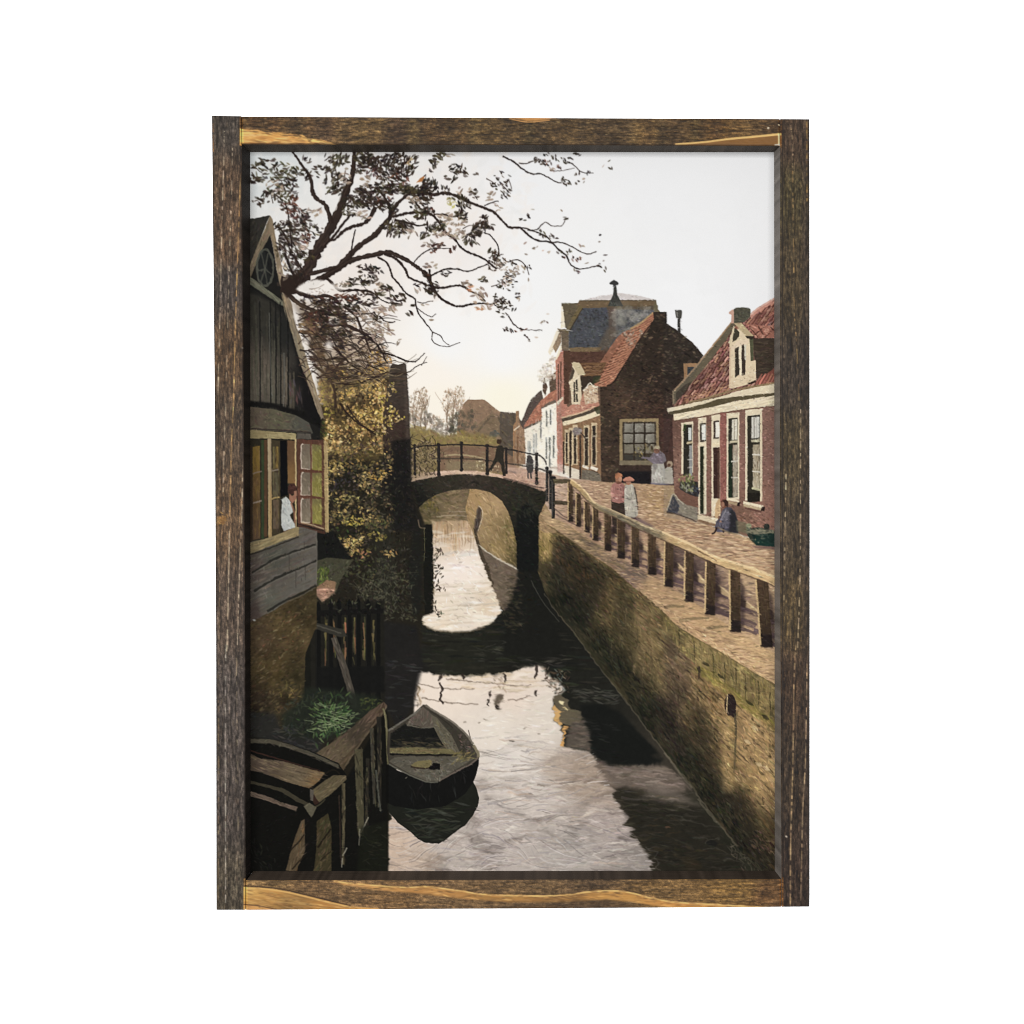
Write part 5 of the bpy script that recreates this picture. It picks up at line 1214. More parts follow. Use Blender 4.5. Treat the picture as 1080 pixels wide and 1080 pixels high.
# ------------------------------------------------------------------ rowing boat
fill([(409, 855), (420, 868), (430, 875), (436, 880), (441, 885), (448, 888.6), (456, 889.4), (463, 890), (470, 885.6), (482, 876), (490, 871), (499, 860), (504, 850), (505.4, 842), (503.6, 834), (499, 824), (480, 822), (409, 830)], (33, 34, 29))
scatter([(415, 852), (503, 846), (488, 870), (462, 887), (436, 878)], 90, [(54, 56, 46), (40, 42, 34), (30, 31, 28), (66, 68, 58)], (8, 22), (1, 2.6), .05, .25, .6)
scatter([(425, 866), (490, 868), (464, 886), (440, 882)], 30, [(64, 68, 58), (46, 50, 40)], (5, 13), (1, 2), -.2, .5, .5)
fill([(407, 806), (420, 813), (440, 820), (462, 824), (480, 815), (497, 806), (505, 799), (505, 806), (502, 818), (498.6, 826), (490, 838), (470, 850), (440, 854), (415, 850), (407, 846)], (23, 23, 22))
scatter([(420, 820), (495, 815), (480, 845), (425, 846)], 36, [(34, 34, 32), (28, 28, 27), (44, 44, 42)], (6, 14), (.8, 1.8), 1.4, .3, .5)
fill([(409, 771), (425, 760), (437, 752), (443, 746), (446, 743.6), (450, 743.4), (457, 749.6), (468, 756), (479, 763), (489, 771), (497, 781), (500.6, 788), (504.6, 794), (505.4, 800), (497, 806), (480, 815), (463, 824.4), (450, 825), (430, 817), (410, 806.6), (408, 790)], (64, 59, 51))
fill([(412, 774), (428, 763), (430, 766), (445, 767), (458, 766.4), (463, 778), (470, 788), (411, 788)], (28, 28, 26), 1, .4)
scatter([(416, 780), (460, 776), (466, 788), (418, 788)], 30, [(58, 54, 44), (44, 42, 36)], (6, 13), (.8, 1.8), .05, .2, .6)
fill([(428, 764), (436, 755), (446, 745), (456, 754), (459, 766), (446, 767.4), (440, 765)], (88, 80, 70))
scatter([(430, 763), (445, 748), (456, 756), (457, 765)], 46, [(114, 108, 92), (78, 70, 62), (104, 84, 76)], (4, 9), (.8, 1.8), -1.2, .4, .6)
line([(429, 764.6), (445, 767.6), (458, 766.4)], 1, 1, (124, 118, 102), .7)
fill([(455, 754), (461, 757), (470, 768), (478, 777), (482, 787), (489, 801), (480, 803), (474, 794), (464, 780), (457, 766)], (92, 86, 72))
scatter([(457, 757), (470, 770), (486, 800), (478, 800), (462, 776)], 50, [(116, 110, 94), (74, 70, 58), (104, 94, 72)], (5, 12), (.8, 1.8), 1, .15, .6)
fill([(462, 755), (470, 760), (484, 773), (494, 786), (498, 797), (490, 800), (484, 790), (476, 775)], (58, 54, 46))
scatter([(482, 772), (497, 788), (498, 797), (486, 790)], 46, [(100, 92, 84), (40, 36, 32), (120, 96, 90), (70, 64, 56)], (2, 6), (.7, 1.5), .9, .9, .7)
line([(494, 770), (496, 778)], 1, .8, (56, 46, 42), .8, False)
fill([(411, 789), (440, 788), (476, 790), (481, 795), (440, 795.4), (411, 794)], (106, 98, 68))
scatter([(412, 789), (478, 790), (480, 795), (412, 794)], 36, [(126, 118, 84), (88, 80, 56), (118, 96, 72)], (6, 14), (.7, 1.4), .02, .06, .6)
scatter([(425, 782), (470, 782), (474, 789), (425, 789)], 36, [(78, 70, 54), (58, 54, 42), (92, 82, 60)], (5, 12), (.8, 1.8), .05, .2, .6)
line([(411, 795.6), (440, 796), (482, 796.4)], 1.6, 1.6, (24, 23, 22), .95, False)
fill([(410, 803), (416, 799), (430, 797.6), (480, 798), (490, 801), (500, 800), (480, 812), (463, 823.6), (451, 824), (432, 816)], (86, 81, 70))
scatter([(414, 802), (486, 800), (464, 822), (450, 822), (432, 814)], 130, [(108, 102, 90), (68, 64, 54), (100, 92, 72), (82, 80, 72), (122, 114, 102)], (3, 9), (.8, 1.8), .1, .5, .6)
scatter([(480, 792), (502, 794), (500, 800), (476, 806)], 36, [(130, 116, 70), (104, 96, 60), (148, 132, 88)], (4, 9), (.8, 1.6), -.5, .3, .6)
fill([(433, 807), (440, 803), (452, 801.4), (456, 803), (453, 809.6), (445, 810.6), (436, 809)], (112, 102, 70))
line([(433, 808.4), (442, 810), (452, 810.4)], 1.6, 1.4, (48, 38, 32), .9)
fill([(452, 809.6), (457, 804.6), (464, 805.6), (464, 812), (453, 811.6)], (22, 20, 20))
line([(409, 771), (425, 760.6), (437, 753), (444, 746.4)], 2, 1.6, (110, 106, 96), .85)
line([(412, 774), (426, 765)], 1, .8, (24, 24, 22), .8)
line([(449, 743.6), (460, 751), (472, 758), (484, 767), (493, 776), (499, 785)], 2, 2.2, (114, 106, 94), .9)
line([(454, 750), (466, 758), (478, 768)], 1, 1, (46, 42, 36), .7)
line([(499, 786), (504, 794), (504.6, 799)], 3, 3, (130, 120, 96), .9)
line([(504.6, 799), (497, 805.6), (480, 814), (463, 823.6)], 1.6, 1.4, (104, 92, 82), .9)
line([(410, 806), (430, 816.4), (450, 824.6), (462, 824.6)], 1.4, 1.4, (100, 98, 86), .8)
scatter([(452, 812), (466, 812), (464, 823), (451, 823)], 24, [(120, 118, 106), (84, 82, 72)], (2, 5), (.8, 1.4), 1.5, .3, .6)
dab(428, 820, 3.5, 1, -.7, (110, 106, 92), .9)

# ------------------------------------------------------------------ timber house on the left
GA = [(262, 300), (285, 228), (300, 290), (314, 350), (326, 392), (341, 440), (334, 440), (334, 618), (262, 655)]
fill([(262, 290), (275, 262), (284, 240), (292, 285), (300, 318), (312, 360), (326, 402), (338, 444), (334, 560), (262, 560)], (33, 32, 30))
fill([(262, 231), (274, 229.4), (284.6, 227), (280, 238), (262, 286)], (48, 46, 42))
scatter([(264, 232), (283, 229), (270, 262), (264, 275)], 40, [(58, 54, 50), (40, 38, 36), (62, 58, 48)], (4, 10), (1, 2.4), -1.1, .3, .6)
fill([(284.6, 227), (286, 232), (286, 246), (276, 264), (264.6, 292), (262, 300), (262, 284), (272, 258), (280, 240)], (116, 104, 84))
scatter([(284, 230), (284, 244), (264, 292), (264, 278)], 50, [(134, 120, 96), (96, 84, 68), (120, 96, 80), (104, 98, 76)], (6, 14), (.8, 1.8), -1.1, .12, .6)
ell(280, 281.6, 9.4, 20, (36, 37, 36))
fill([(279, 262), (285, 252), (288, 262), (291, 284), (293, 300), (284, 290)], (30, 30, 30), .9)
t = np.linspace(0, 2 * math.pi, 30)
line(np.stack([279.6 + 8.6 * np.cos(t), 282.4 + 19.6 * np.sin(t)], 1).tolist(), 2.4, 2.4, (82, 82, 72), .85, False, .3)
for a in (.35, 1.25, 2.2, 3.0, 4.2, 5.2):
    line([(279.4, 284), (279.4 + 8 * math.cos(a), 283 + 18.6 * math.sin(a))], 1.8, 1.2, (72, 72, 64), .75, False, .2)
fill([(262, 291), (270, 296), (284, 307), (299, 318), (300, 322), (296, 322), (280, 311), (262, 299)], (96, 96, 80))
scatter([(264, 293), (299, 318), (297, 321), (264, 298)], 40, [(124, 122, 104), (78, 76, 64), (106, 104, 88)], (6, 13), (.7, 1.5), .68, .08, .65)
BRD = [(262, 302), (280, 314), (298, 325), (306, 345), (316, 375), (328, 410), (334, 434), (300, 426), (262, 424)]
fill(BRD, [(268, 330, (52, 50, 44)), (270, 390, (92, 82, 72)), (285, 400, (96, 88, 76)), (300, 350, (38, 38, 36)), (300, 410, (78, 72, 64)), (315, 400, (30, 29, 28)), (322, 425, (32, 30, 30))])
for (x0, x1, yb, yt) in ((265, 273, 424, 310), (274.5, 284.5, 426, 315), (285.6, 290, 428, 320), (291, 295, 430, 330), (296, 303, 432, 370), (304, 310, 434, 390)):
    c = pick([(94, 86, 74), (104, 94, 82), (88, 84, 72)], 6)
    for k in range(26):
        x = rng.uniform(x0, x1)
        y = rng.uniform(yt, yb - 10)
        f = .55 + .5 * (y - 310) / 120
        line([(x, y), (x + rng.normal(0, .5), y + rng.uniform(12, 40))], rng.uniform(.8, 2.2), .7, np.clip(c * f * rng.uniform(.8, 1.25), 10, 200), .5, False)
for x in (273.8, 285, 290.6, 295.6, 303.4):
    line([(x, 318), (x + .5, 370), (x + .6, 428)], 1.2, 1.6, (26, 26, 25), .85)
line([(284, 330), (285, 370), (287, 420)], 1, 1, (126, 124, 112), .45)
line([(299.6, 372), (300, 400), (299, 430)], 2, 1.2, (112, 112, 104), .4)
scatter([(304, 400), (316, 404), (318, 424), (306, 424)], 20, [(92, 60, 60), (76, 72, 84), (96, 84, 78)], (6, 13), (1, 2), 1.4, .15, .5)
fill([(262, 300), (298, 324), (300, 334), (285, 318), (262, 308)], (28, 28, 27), .75, 1.5)
fill([(262, 422.6), (285, 424.6), (300, 429), (320, 434), (338, 444), (338, 452), (318, 440), (290, 431), (262, 428)], (26, 25, 24), 1, .5)
fill([(300, 318), (312, 352), (326, 396), (340, 440), (340, 446), (331, 446), (320, 432), (318, 400), (308, 360)], (26, 25, 25), .85, 1.2)
fill([(262, 429), (290, 432), (312, 438), (326, 446), (330, 457), (312, 456), (262, 453)], [(268, 440, (86, 76, 64)), (295, 442, (88, 84, 66)), (318, 448, (76, 74, 66))])
scatter([(264, 431), (300, 436), (328, 448), (326, 456), (264, 452)], 90, [(106, 94, 80), (70, 64, 54), (96, 92, 70), (82, 66, 60)], (4, 10), (1, 2.4), .15, .6, .5)
line([(264, 452), (300, 454), (328, 456)], 1.2, 1.2, (48, 40, 38), .8)
# barge board on the right slope
fill([(284.6, 227), (287.6, 231), (290, 248), (297, 280), (300.6, 302), (303.6, 312), (307, 318), (311, 340), (317, 356), (325, 384), (333, 410), (339, 430), (341.6, 440), (338.6, 442), (333.6, 431), (326, 407), (316, 380), (309, 356), (303, 334), (298, 312), (293, 290), (287, 256), (283, 240)],
     [(286, 240, (128, 112, 90)), (300, 310, (138, 122, 100)), (312, 355, (120, 110, 92)), (330, 410, (134, 118, 96))])
clipto([(284.6, 227), (288.6, 231), (303.6, 310), (342.6, 440), (338, 443), (316, 382), (300, 330), (283, 240)])
scatter([(284, 230), (304, 312), (342, 440), (336, 440), (300, 330)], 150, [(156, 140, 116), (104, 92, 74), (140, 126, 104), (164, 140, 106)], (7, 18), (.7, 1.5), 1.28, .06, .55)
clipto(PRINT)
# window and person in it
fill([(262, 453), (290, 455.4), (312, 457), (312.4, 463.6), (290, 462.6), (262, 462.4)], [(270, 457, (134, 120, 86)), (305, 460, (158, 144, 104))])
scatter([(264, 455), (311, 458), (311, 462), (264, 461)], 24, [(166, 152, 112), (124, 110, 78)], (6, 14), (.7, 1.4), .03, .06, .6)
fill([(262, 463), (312, 464), (312.4, 561), (286, 570), (262, 574)], (44, 40, 32))
fill([(266.4, 471), (274, 470), (274.6, 568), (266.4, 570)], [(270, 480, (110, 88, 44)), (270, 520, (88, 68, 44)), (270, 560, (84, 66, 50))])
scatter([(267, 472), (274, 471), (274, 566), (267, 568)], 50, [(128, 102, 54), (84, 66, 40), (104, 80, 56), (110, 92, 44)], (5, 14), (1, 2), 1.55, .08, .5)
line([(264, 470), (264.4, 572)], 3, 3, (56, 44, 34), .9, False)
fill([(275.6, 464), (278.4, 464), (278.4, 568), (275.6, 568)], (52, 62, 42))
fill([(278.6, 464), (282, 464), (282, 566), (278.6, 567)], (78, 58, 42))
for y in (498, 529):
    line([(266.6, y + 2), (271, y), (276, y - 1)], 1.3, 1.3, (120, 104, 92), .8)
line([(267, 530), (271, 529.6), (276, 528)], 1.4, 1.4, (140, 126, 112), .7)
fill([(282.2, 462.6), (286.2, 462.8), (286.8, 566), (283, 568)], [(284, 480, (152, 134, 106)), (285, 540, (158, 132, 90))])
line([(283.6, 464), (283.8, 564)], .8, .8, (180, 162, 128), .6, False)
fill([(286.4, 464), (295.6, 465), (295.6, 562), (287, 565)], (64, 56, 42))
for (x0, x1, y0, y1, c) in ((288, 289.6, 471, 494, (116, 104, 64)), (290.6, 293.6, 471, 494, (126, 104, 56)), (287.6, 294, 498, 524, (88, 82, 62)), (288, 294, 527, 558, (96, 80, 64))):
    rect(x0, y0, x1, y1, c, .9, .3)
scatter([(287, 466), (294, 466), (294, 560), (288, 560)], 60, [(84, 80, 66), (48, 40, 34), (110, 96, 60), (66, 52, 44)], (4, 12), (.8, 1.6), 1.55, .1, .5)
line([(287, 496.4), (294, 495)], 1.4, 1.4, (134, 122, 108), .8, False)
line([(286.6, 526.6), (290, 525), (295, 524.4)], 1.5, 1.5, (176, 150, 96), .85)
fill([(295.4, 464.6), (303, 464.6), (303.4, 522), (296, 524)], (20, 20, 22))
fill([(302.6, 464.6), (311, 465), (311.4, 510), (303.6, 510)], [(306, 475, (96, 72, 52)), (308, 500, (116, 88, 56))])
line([(311.6, 463), (312, 500), (312, 545), (312, 560)], 1.6, 1.6, (196, 172, 124), .95, False)
fill([(300, 556), (312, 548), (312, 562), (298, 564)], (96, 74, 58))
fill([(297.4, 526), (301.4, 523.6), (305, 527), (308.4, 532), (309, 540), (305.6, 543), (308, 548), (311, 553), (311.6, 556), (304, 558.6), (299, 560), (296.4, 554)], (178, 180, 174))
scatter([(298, 526), (304, 526), (308, 536), (304, 545), (310, 555), (298, 558)], 40, [(206, 206, 200), (140, 144, 142), (190, 190, 182), (160, 160, 154)], (3, 8), (.9, 2), 1.1, .5, .7)
line([(307, 530), (310, 540), (311, 551)], 2, 1.6, (140, 96, 74), .8)
fill([(304.6, 519), (308, 523), (312.6, 521), (313, 525), (309, 531), (305, 527)], (142, 100, 80))
ell(308.2, 515.6, 4.8, 5.6, (66, 44, 38))
scatter([(304, 511), (312, 511), (312, 519), (305, 520)], 14, [(92, 62, 54), (46, 32, 30)], (3, 6), (.8, 1.6), .6, .5, .6)
fill([(310.4, 518), (313, 517), (313.4, 523), (310, 524)], (150, 108, 86))
# open casement
fill([(312.8, 463), (326, 464), (341, 463.6), (342.4, 500), (343.4, 560), (330, 556), (314, 552)], [(320, 470, (84, 58, 47)), (316, 530, (98, 64, 52)), (338, 540, (80, 58, 45))])
scatter([(313, 464), (341, 464), (343, 558), (314, 550)], 60, [(110, 72, 58), (76, 50, 40), (124, 84, 64)], (5, 14), (.8, 1.6), 1.5, .2, .5)
fill([(313, 456.6), (328, 457.6), (328.4, 463.4), (313, 463)], (84, 78, 70))
fill([(341.4, 464), (345.2, 466), (346.4, 520), (346.8, 562), (343, 560.6), (342, 510)], (160, 138, 96))
line([(345, 470), (346, 520), (346.2, 560)], .9, .9, (190, 168, 120), .7, False)
for r, (y0, y1) in enumerate(((468, 494), (498, 522), (525.6, 550.5))):
    fill([(317.4, y0), (327, y0 + .4), (327.6, y1 + 1), (318.2, y1)], [(320, y0, (104, 92, 78)), (326, y1, (122, 110, 92))])
    fill([(328.8, y0 + .4), (339, y0 + 1), (339.6, y1 + 3), (329.2, y1 + 1.4)], [(332, y0, (106, 97, 64)), (336, y1, (128, 121, 62)), (334, (y0 + y1) / 2, (122, 114, 60))])
    scatter([(329, y0 + 1), (339, y0 + 1), (339, y1 + 1), (330, y1)], 26, [(140, 133, 78), (104, 95, 58), (122, 111, 74), (156, 146, 88)], (3, 9), (.9, 1.8), 1.3, .5, .5)
    scatter([(318, y0 + 1), (327, y0 + 1), (327, y1), (319, y1)], 18, [(130, 118, 102), (92, 82, 70), (140, 124, 110)], (3, 9), (.9, 1.8), 1.2, .5, .45)
    line([(320, y0 + .2), (317.8, y0 + 3), (317.8, y1 - 2), (319, y1 + .2), (327, y1 + 1)], 1.3, 1.1, (206, 190, 172), .85, True, .15)
    line([(328.6, y0 + 2), (329, y1)], 1.1, 1.1, (196, 178, 150), .75, False)
line([(328.2, 466), (328.8, 554)], 1.2, 1.2, (92, 60, 48), .9, False)
for y in (496, 523.6):
    line([(314, y - .4), (328, y + .2), (342, y + 2)], 1.8, 1.8, (88, 58, 46), .9)
line([(318, 551), (330, 554), (342, 558)], 1.3, 1.3, (196, 176, 140), .7)
line([(314, 554), (330, 559), (343, 562)], 3, 3, (78, 52, 42), .8)
# sill and weatherboards
LB = [(262, 572), (290, 566), (312, 556), (320, 556), (334, 560), (334, 617), (312, 627), (290, 643), (262, 657)]
fill(LB, [(270, 600, (74, 64, 58)), (290, 590, (72, 72, 64)), (325, 580, (94, 88, 80)), (300, 610, (88, 82, 74)), (270, 640, (76, 68, 62)), (310, 620, (92, 88, 80)), (325, 605, (96, 92, 84)), (285, 635, (86, 86, 76))])
scatter(LB, 320, [(106, 100, 90), (76, 70, 62), (92, 86, 72), (84, 80, 78), (98, 84, 72)], (6, 18), (1, 2.4), -.42, .1, .45, 8, True)
for pts in ([(266, 604), (285, 592), (304, 584), (318, 579), (333, 574)], [(268, 624), (285, 613), (304, 604), (312, 601), (334, 591)], [(282, 645), (300, 634), (318, 626), (333, 617)]):
    line(pts, 2.6, 2, (38, 37, 33), .85, True, .2)
    line([(x, y + 2) for x, y in pts], 1.2, 1, (112, 108, 98), .45)
for (x0, y0, x1, y1) in ((305, 584, 305, 602), (321, 571, 321, 580), (312, 601, 312, 620), (322, 596, 322, 612)):
    line([(x0, y0), (x1, y1)], 1, .8, (60, 54, 50), .6, False)
fill([(262, 642), (270, 634), (276, 650), (262, 657)], (66, 54, 50), .6, 1)
dab(268, 654, 4, 2, .3, (160, 160, 156), .9)
line([(334, 560), (334.4, 590), (333.6, 616)], 1.4, 1.2, (110, 104, 94), .6, False)
fill([(262, 573), (284, 567), (300, 561), (312, 555.6), (315.6, 556), (315, 565), (300, 570), (280, 577.6), (262, 585)], [(268, 578, (118, 106, 78)), (300, 565, (140, 124, 90))])
scatter([(264, 574), (314, 557), (314, 564), (264, 583)], 50, [(158, 142, 106), (112, 100, 74), (136, 116, 82)], (6, 14), (.8, 1.6), -.36, .06, .6)
line([(264, 585), (290, 576), (315, 566)], 1.6, 1.4, (40, 36, 30), .8)

BANK = [(262, 776), (300, 782), (356, 806), (384, 778), (405, 740), (410, 770), (410, 921), (262, 921)]
mottle(BANK, -.16, np.ones((H, W), np.float32), 0, (.9, 1, 1.15))
# ------------------------------------------------------------------ the tree: limbs
BK = (46, 36, 32)
for pts, w0, w1 in (
        ([(296, 300), (310, 300), (322, 288), (330, 272), (340, 255), (350, 238), (358, 222), (364, 206), (369, 190)], 17, 5.5),
        ([(364, 206), (370, 192), (372.6, 178), (374, 158)], 5.6, 4.4), ([(350, 236), (347, 226), (343, 216), (336, 211), (330, 204), (328.6, 192), (325, 183), (318, 174), (313, 166), (308, 160)], 5, 2.2),
        ([(343, 252), (352, 253), (362, 244), (372, 239), (384, 235.6), (391, 228), (396, 218)], 2, 4.6), ([(340, 262), (352, 249), (362, 236), (370, 226)], 3, 2),
        ([(306, 300), (322, 303), (336, 296), (350, 287), (362, 277), (372, 266), (382, 257), (394, 249), (404, 238), (411, 230)], 7.5, 4.6),
        ([(411, 232), (413, 224), (420, 214), (429, 206), (437, 202)], 4.6, 3), ([(410, 233), (412, 222), (404, 206), (396, 198)], 3, 2),
        ([(326, 300), (345, 290), (358, 283), (370, 275), (384, 271), (398, 268), (409, 266), (420, 270), (432, 276), (440, 282), (448, 288), (453, 296)], 6, 3.4),
        ([(318, 292), (332, 288), (346, 284), (354, 282)], 5, 4), ([(370, 272), (371, 262), (373, 250), (375, 242)], 2, 1),
        ([(437, 203), (448, 203.6), (458, 205.4), (468, 203.6), (476, 205), (488, 210), (498, 214.6), (510, 219), (521, 224), (530, 233), (537, 239.4), (549, 240)], 3.6, 2),
        ([(549, 240), (556, 247), (566, 253.4), (581, 255.6), (588, 262), (597, 270), (602, 279), (611, 283.6), (625, 281.6), (632, 279.6)], 2, 1),
        ([(546, 239.4), (558, 242), (566, 245), (577, 250), (582, 255), (593, 256), (605, 261), (613, 266), (622, 267.6), (629, 265)], 1.4, .8),
        ([(556, 243), (566, 242), (571, 237), (575, 234)], 1.2, .7), ([(575, 234), (582, 238), (592, 237.6), (596, 232)], .8, .5),
        ([(414, 229), (424, 226), (434, 224.4), (446, 224.6), (455, 226), (462, 233), (469, 244), (480, 253), (487, 262), (497, 267.4), (508, 271.6), (517, 278), (524, 284)], 2.8, 1.8),
        ([(455, 227), (466, 226), (476, 228), (484, 229), (493, 232)], 1.8, 1), ([(416, 232), (430, 235), (441, 238), (452, 237)], 3, 1.2),
        ([(510, 245), (519, 250), (525, 259), (525.6, 268), (521, 275)], 1.4, 1), ([(511, 217), (520, 213), (526, 212)], 1.3, .8),
        ([(452, 292), (460, 288), (470, 284), (482, 284), (494, 286), (505, 282), (514, 278.6)], 2, 1), ([(437, 276), (445, 268), (454, 263), (464, 262), (476, 262)], 1.2, .7),
        ([(453, 294), (456, 302), (468, 303.6), (480, 301.4), (488, 302), (496, 307), (503, 310), (508, 313), (512, 318)], 3, 1.2), ([(456, 300), (460, 309), (468, 317), (478, 322), (487, 323.4), (496, 321), (508, 320), (518, 320.6), (526, 318)], 3, 1.2),
        ([(453, 284), (454.4, 296), (456.6, 309)], 2.4, 3.6),
        ([(405, 267.6), (414, 271), (422, 277), (428, 285), (431, 292), (440, 296.6), (450, 300)], 3, 2), ([(398, 271), (408, 277), (412, 286), (414, 292), (421, 300), (428, 309), (435, 313.6), (438, 316)], 2, 1.6),
        ([(438, 315), (439.4, 325), (443, 333), (450, 342), (456, 350)], 1.8, 1), ([(456, 350), (456, 359), (462, 364), (472, 365.4), (480, 363), (485, 361)], 1, .5), ([(456, 350), (464, 354), (469, 361), (474, 364)], 1, .6),
        ([(440, 318), (446, 319.4), (453, 318), (457, 317)], .9, .5), ([(440, 325), (448, 331), (455, 334), (460, 331)], .9, .5), ([(395, 310), (402, 316), (410, 319.6), (417, 321)], 1.6, .8), ([(400, 333), (405, 338), (412, 340), (417, 339)], 1.8, .8),
        ([(530, 165), (539, 169), (546, 174), (552, 179), (561, 183.4), (570, 183.4), (578, 187), (587, 192), (592, 193)], 1.8, .8), ([(547, 172), (556, 172.4), (562, 170)], .9, .5), ([(598, 170), (605, 174), (611, 180), (618, 182.6), (626, 182.4)], 1, .5), ([(580, 180), (592, 180), (606, 177)], .7, .4),
        ([(530, 272), (536, 276), (546, 274), (554, 280), (558, 290)], 1.3, .6), ([(536, 333), (541, 341), (547, 346), (556, 348), (572, 348)], 1.3, .4),
        ([(305, 304), (318, 310), (330, 313), (345, 312), (356, 318), (366, 326), (375, 333), (380, 344), (386, 358), (391, 372)], 4.5, 1.6), ([(340, 291), (348, 296), (354, 303), (360, 306.6), (372, 306), (386, 306.6), (395, 310)], 3, 2),
        ([(303, 308), (310, 316), (320, 323), (332, 328), (345, 331), (360, 331)], 5, 3), ([(315, 350), (328, 351), (340, 346), (352, 343), (360, 342), (370, 345), (382, 351), (390, 356), (396, 362)], 4, 2.6),
        ([(395, 359), (400, 367), (404, 372), (412, 374), (422, 378), (430, 381), (438, 381), (444, 376), (448, 372)], 2.8, .8), ([(404, 372), (406, 379), (409, 383)], 2, 1.6), ([(424, 394), (432, 392), (440, 386), (450, 382)], 1.2, .6), ([(444, 386), (448, 380), (450, 376)], .7, .4),
        ([(330, 352), (342, 358), (352, 366), (362, 376), (372, 386), (383, 394)], 3, 1.4), ([(326, 378), (340, 380), (355, 378), (366, 380)], 3, 1.8), ([(330, 384), (342, 394), (350, 404), (353, 415), (354, 430)], 3, 2.4), ([(345, 396), (360, 398), (378, 397), (396, 398), (408, 392)], 2.6, 1),
        ([(345, 402), (362, 405), (380, 404), (398, 396), (412, 392)], 1.6, .8), ([(350, 350), (353, 362), (360, 374)], 1.6, 1), ([(375, 331), (388, 331), (396, 329)], 1.6, 1), ([(358, 425), (368, 438), (380, 448), (394, 456)], 2.2, 1.4), ([(366, 428), (374, 440), (386, 452), (397, 459)], 1.6, 1),
        ([(300, 268), (306, 282), (312, 294)], 2.4, 3), ([(308, 268), (316, 280), (322, 290)], 2, 2.4), ([(290, 238), (298, 244), (304, 256), (306, 270)], 1.6, 1.8), ([(300, 212), (304, 226), (306, 244), (308, 262)], 1.2, 1.8)):
    line(pts, w0, w1, BK, .97, True, .13 if w0 < 4 else .08)
    if w0 > 3:
        line([(x - w0 * .22, y - .4) for x, y in pts], w0 * .25, w1 * .25, (78, 64, 54), .4)
fill([(296, 296), (312, 288), (322, 292), (322, 302), (312, 306), (306, 314), (302, 314), (298, 306)], BK, .97, .5)
scatter([(326, 268), (346, 244), (352, 244), (334, 272), (320, 296), (312, 296)], 60, [(66, 54, 46), (34, 28, 26), (58, 46, 40)], (4, 10), (.8, 1.6), -1.0, .15, .6)
clumps([(314, 306), (345, 316), (366, 330), (360, 400), (340, 398), (322, 350)], 900, [(52, 42, 38), (70, 56, 46), (44, 38, 36), (92, 72, 52), (38, 32, 34)], (3, 8), (1.2, 2.8), N2 + .3 * N3, -.02, .15, .5, .75)
fill([(304, 314), (312, 326), (322, 352), (336, 400), (342, 430), (354, 428), (350, 384), (336, 346), (320, 322)], (104, 84, 62), .6, 3)
# twiggy tangle low in the crown
for k in range(270):
    x, y = rng.uniform(312, 400), rng.uniform(315, 402)
    if rng.random() < max(0, (x - 350 - (y - 300) * .6) / 50):
        continue
    a = rng.normal(.1, .5)
    ln = rng.uniform(10, 26)
    line([(x, y), (x + ln * .5 * math.cos(a), y + ln * .5 * math.sin(a) + rng.normal(0, 2)), (x + ln * math.cos(a + .2), y + ln * math.sin(a + .2))], rng.uniform(.8, 2.4), .5, pick([(50, 40, 36), (70, 56, 46), (38, 32, 32), (58, 46, 40)]), .7)
for k in range(70):
    x, y = rng.uniform(350, 420), rng.uniform(378, 408)
    a = rng.normal(-.15, .25)
    ln = rng.uniform(10, 26)
    line([(x, y), (x + ln * .5, y + rng.normal(0, 2) + a * 8), (x + ln, y + a * ln)], rng.uniform(.6, 1.6), .4, pick([(58, 48, 40), (78, 64, 50), (140, 122, 96)]), .6)
for (x, y, rx, ry) in ((357, 302, 10, 5), (365, 320, 8, 4), (312, 334, 3, 3), (352, 339, 7, 3), (322, 362, 4, 5), (347, 364, 4, 5), (380, 318, 14, 8)):
    ell(x, y, rx * .92, ry * .9, (234, 226, 216), .75, 1)
fill([(312, 305), (316, 301), (324, 297), (334, 294.6), (344, 296.6), (351, 301), (351.6, 305), (346, 307.4), (338, 307), (334, 311), (326, 310), (318, 308)], (236, 230, 222), .95, .4)
line([(326, 305), (334, 304), (342, 300)], .8, .6, (110, 90, 76), .6)
scatter([(320, 305), (352, 303), (350, 309), (325, 310)], 12, [(120, 100, 86), (150, 130, 112)], (2, 5), (.7, 1.2), .1, 1, .6)


def spray(cx, cy, rx, ry, n, cols, ang, spread=.7, ln=(3.4, 7), wd=(1.3, 2.6), a=.9):
    if cols is not LP and n >= 8:
        for k in range(int(n / 11)):
            x, y = cx + rng.normal(0, rx * .5), cy + rng.normal(0, ry * .5)
            t = ang + rng.normal(0, .6)
            l = rng.uniform(6, 15)
            line([(x - l / 2 * math.cos(t), y - l / 2 * math.sin(t)), (x, y + rng.normal(0, 1)), (x + l / 2 * math.cos(t), y + l / 2 * math.sin(t))], 1.1, .5, (62, 50, 44), .8)
    for k in range(int(n * (1.12 if cx < 530 and cols is not LP else .9))):
        t, q = rng.uniform(0, 6.28), math.sqrt(rng.random())
        dab(cx + q * math.cos(t) * rx * 1.08, cy + q * math.sin(t) * ry * 1.1, rng.uniform(*ln), rng.uniform(*wd), ang + rng.normal(0, spread), pick(cols, 9), a * rng.uniform(.55, 1))


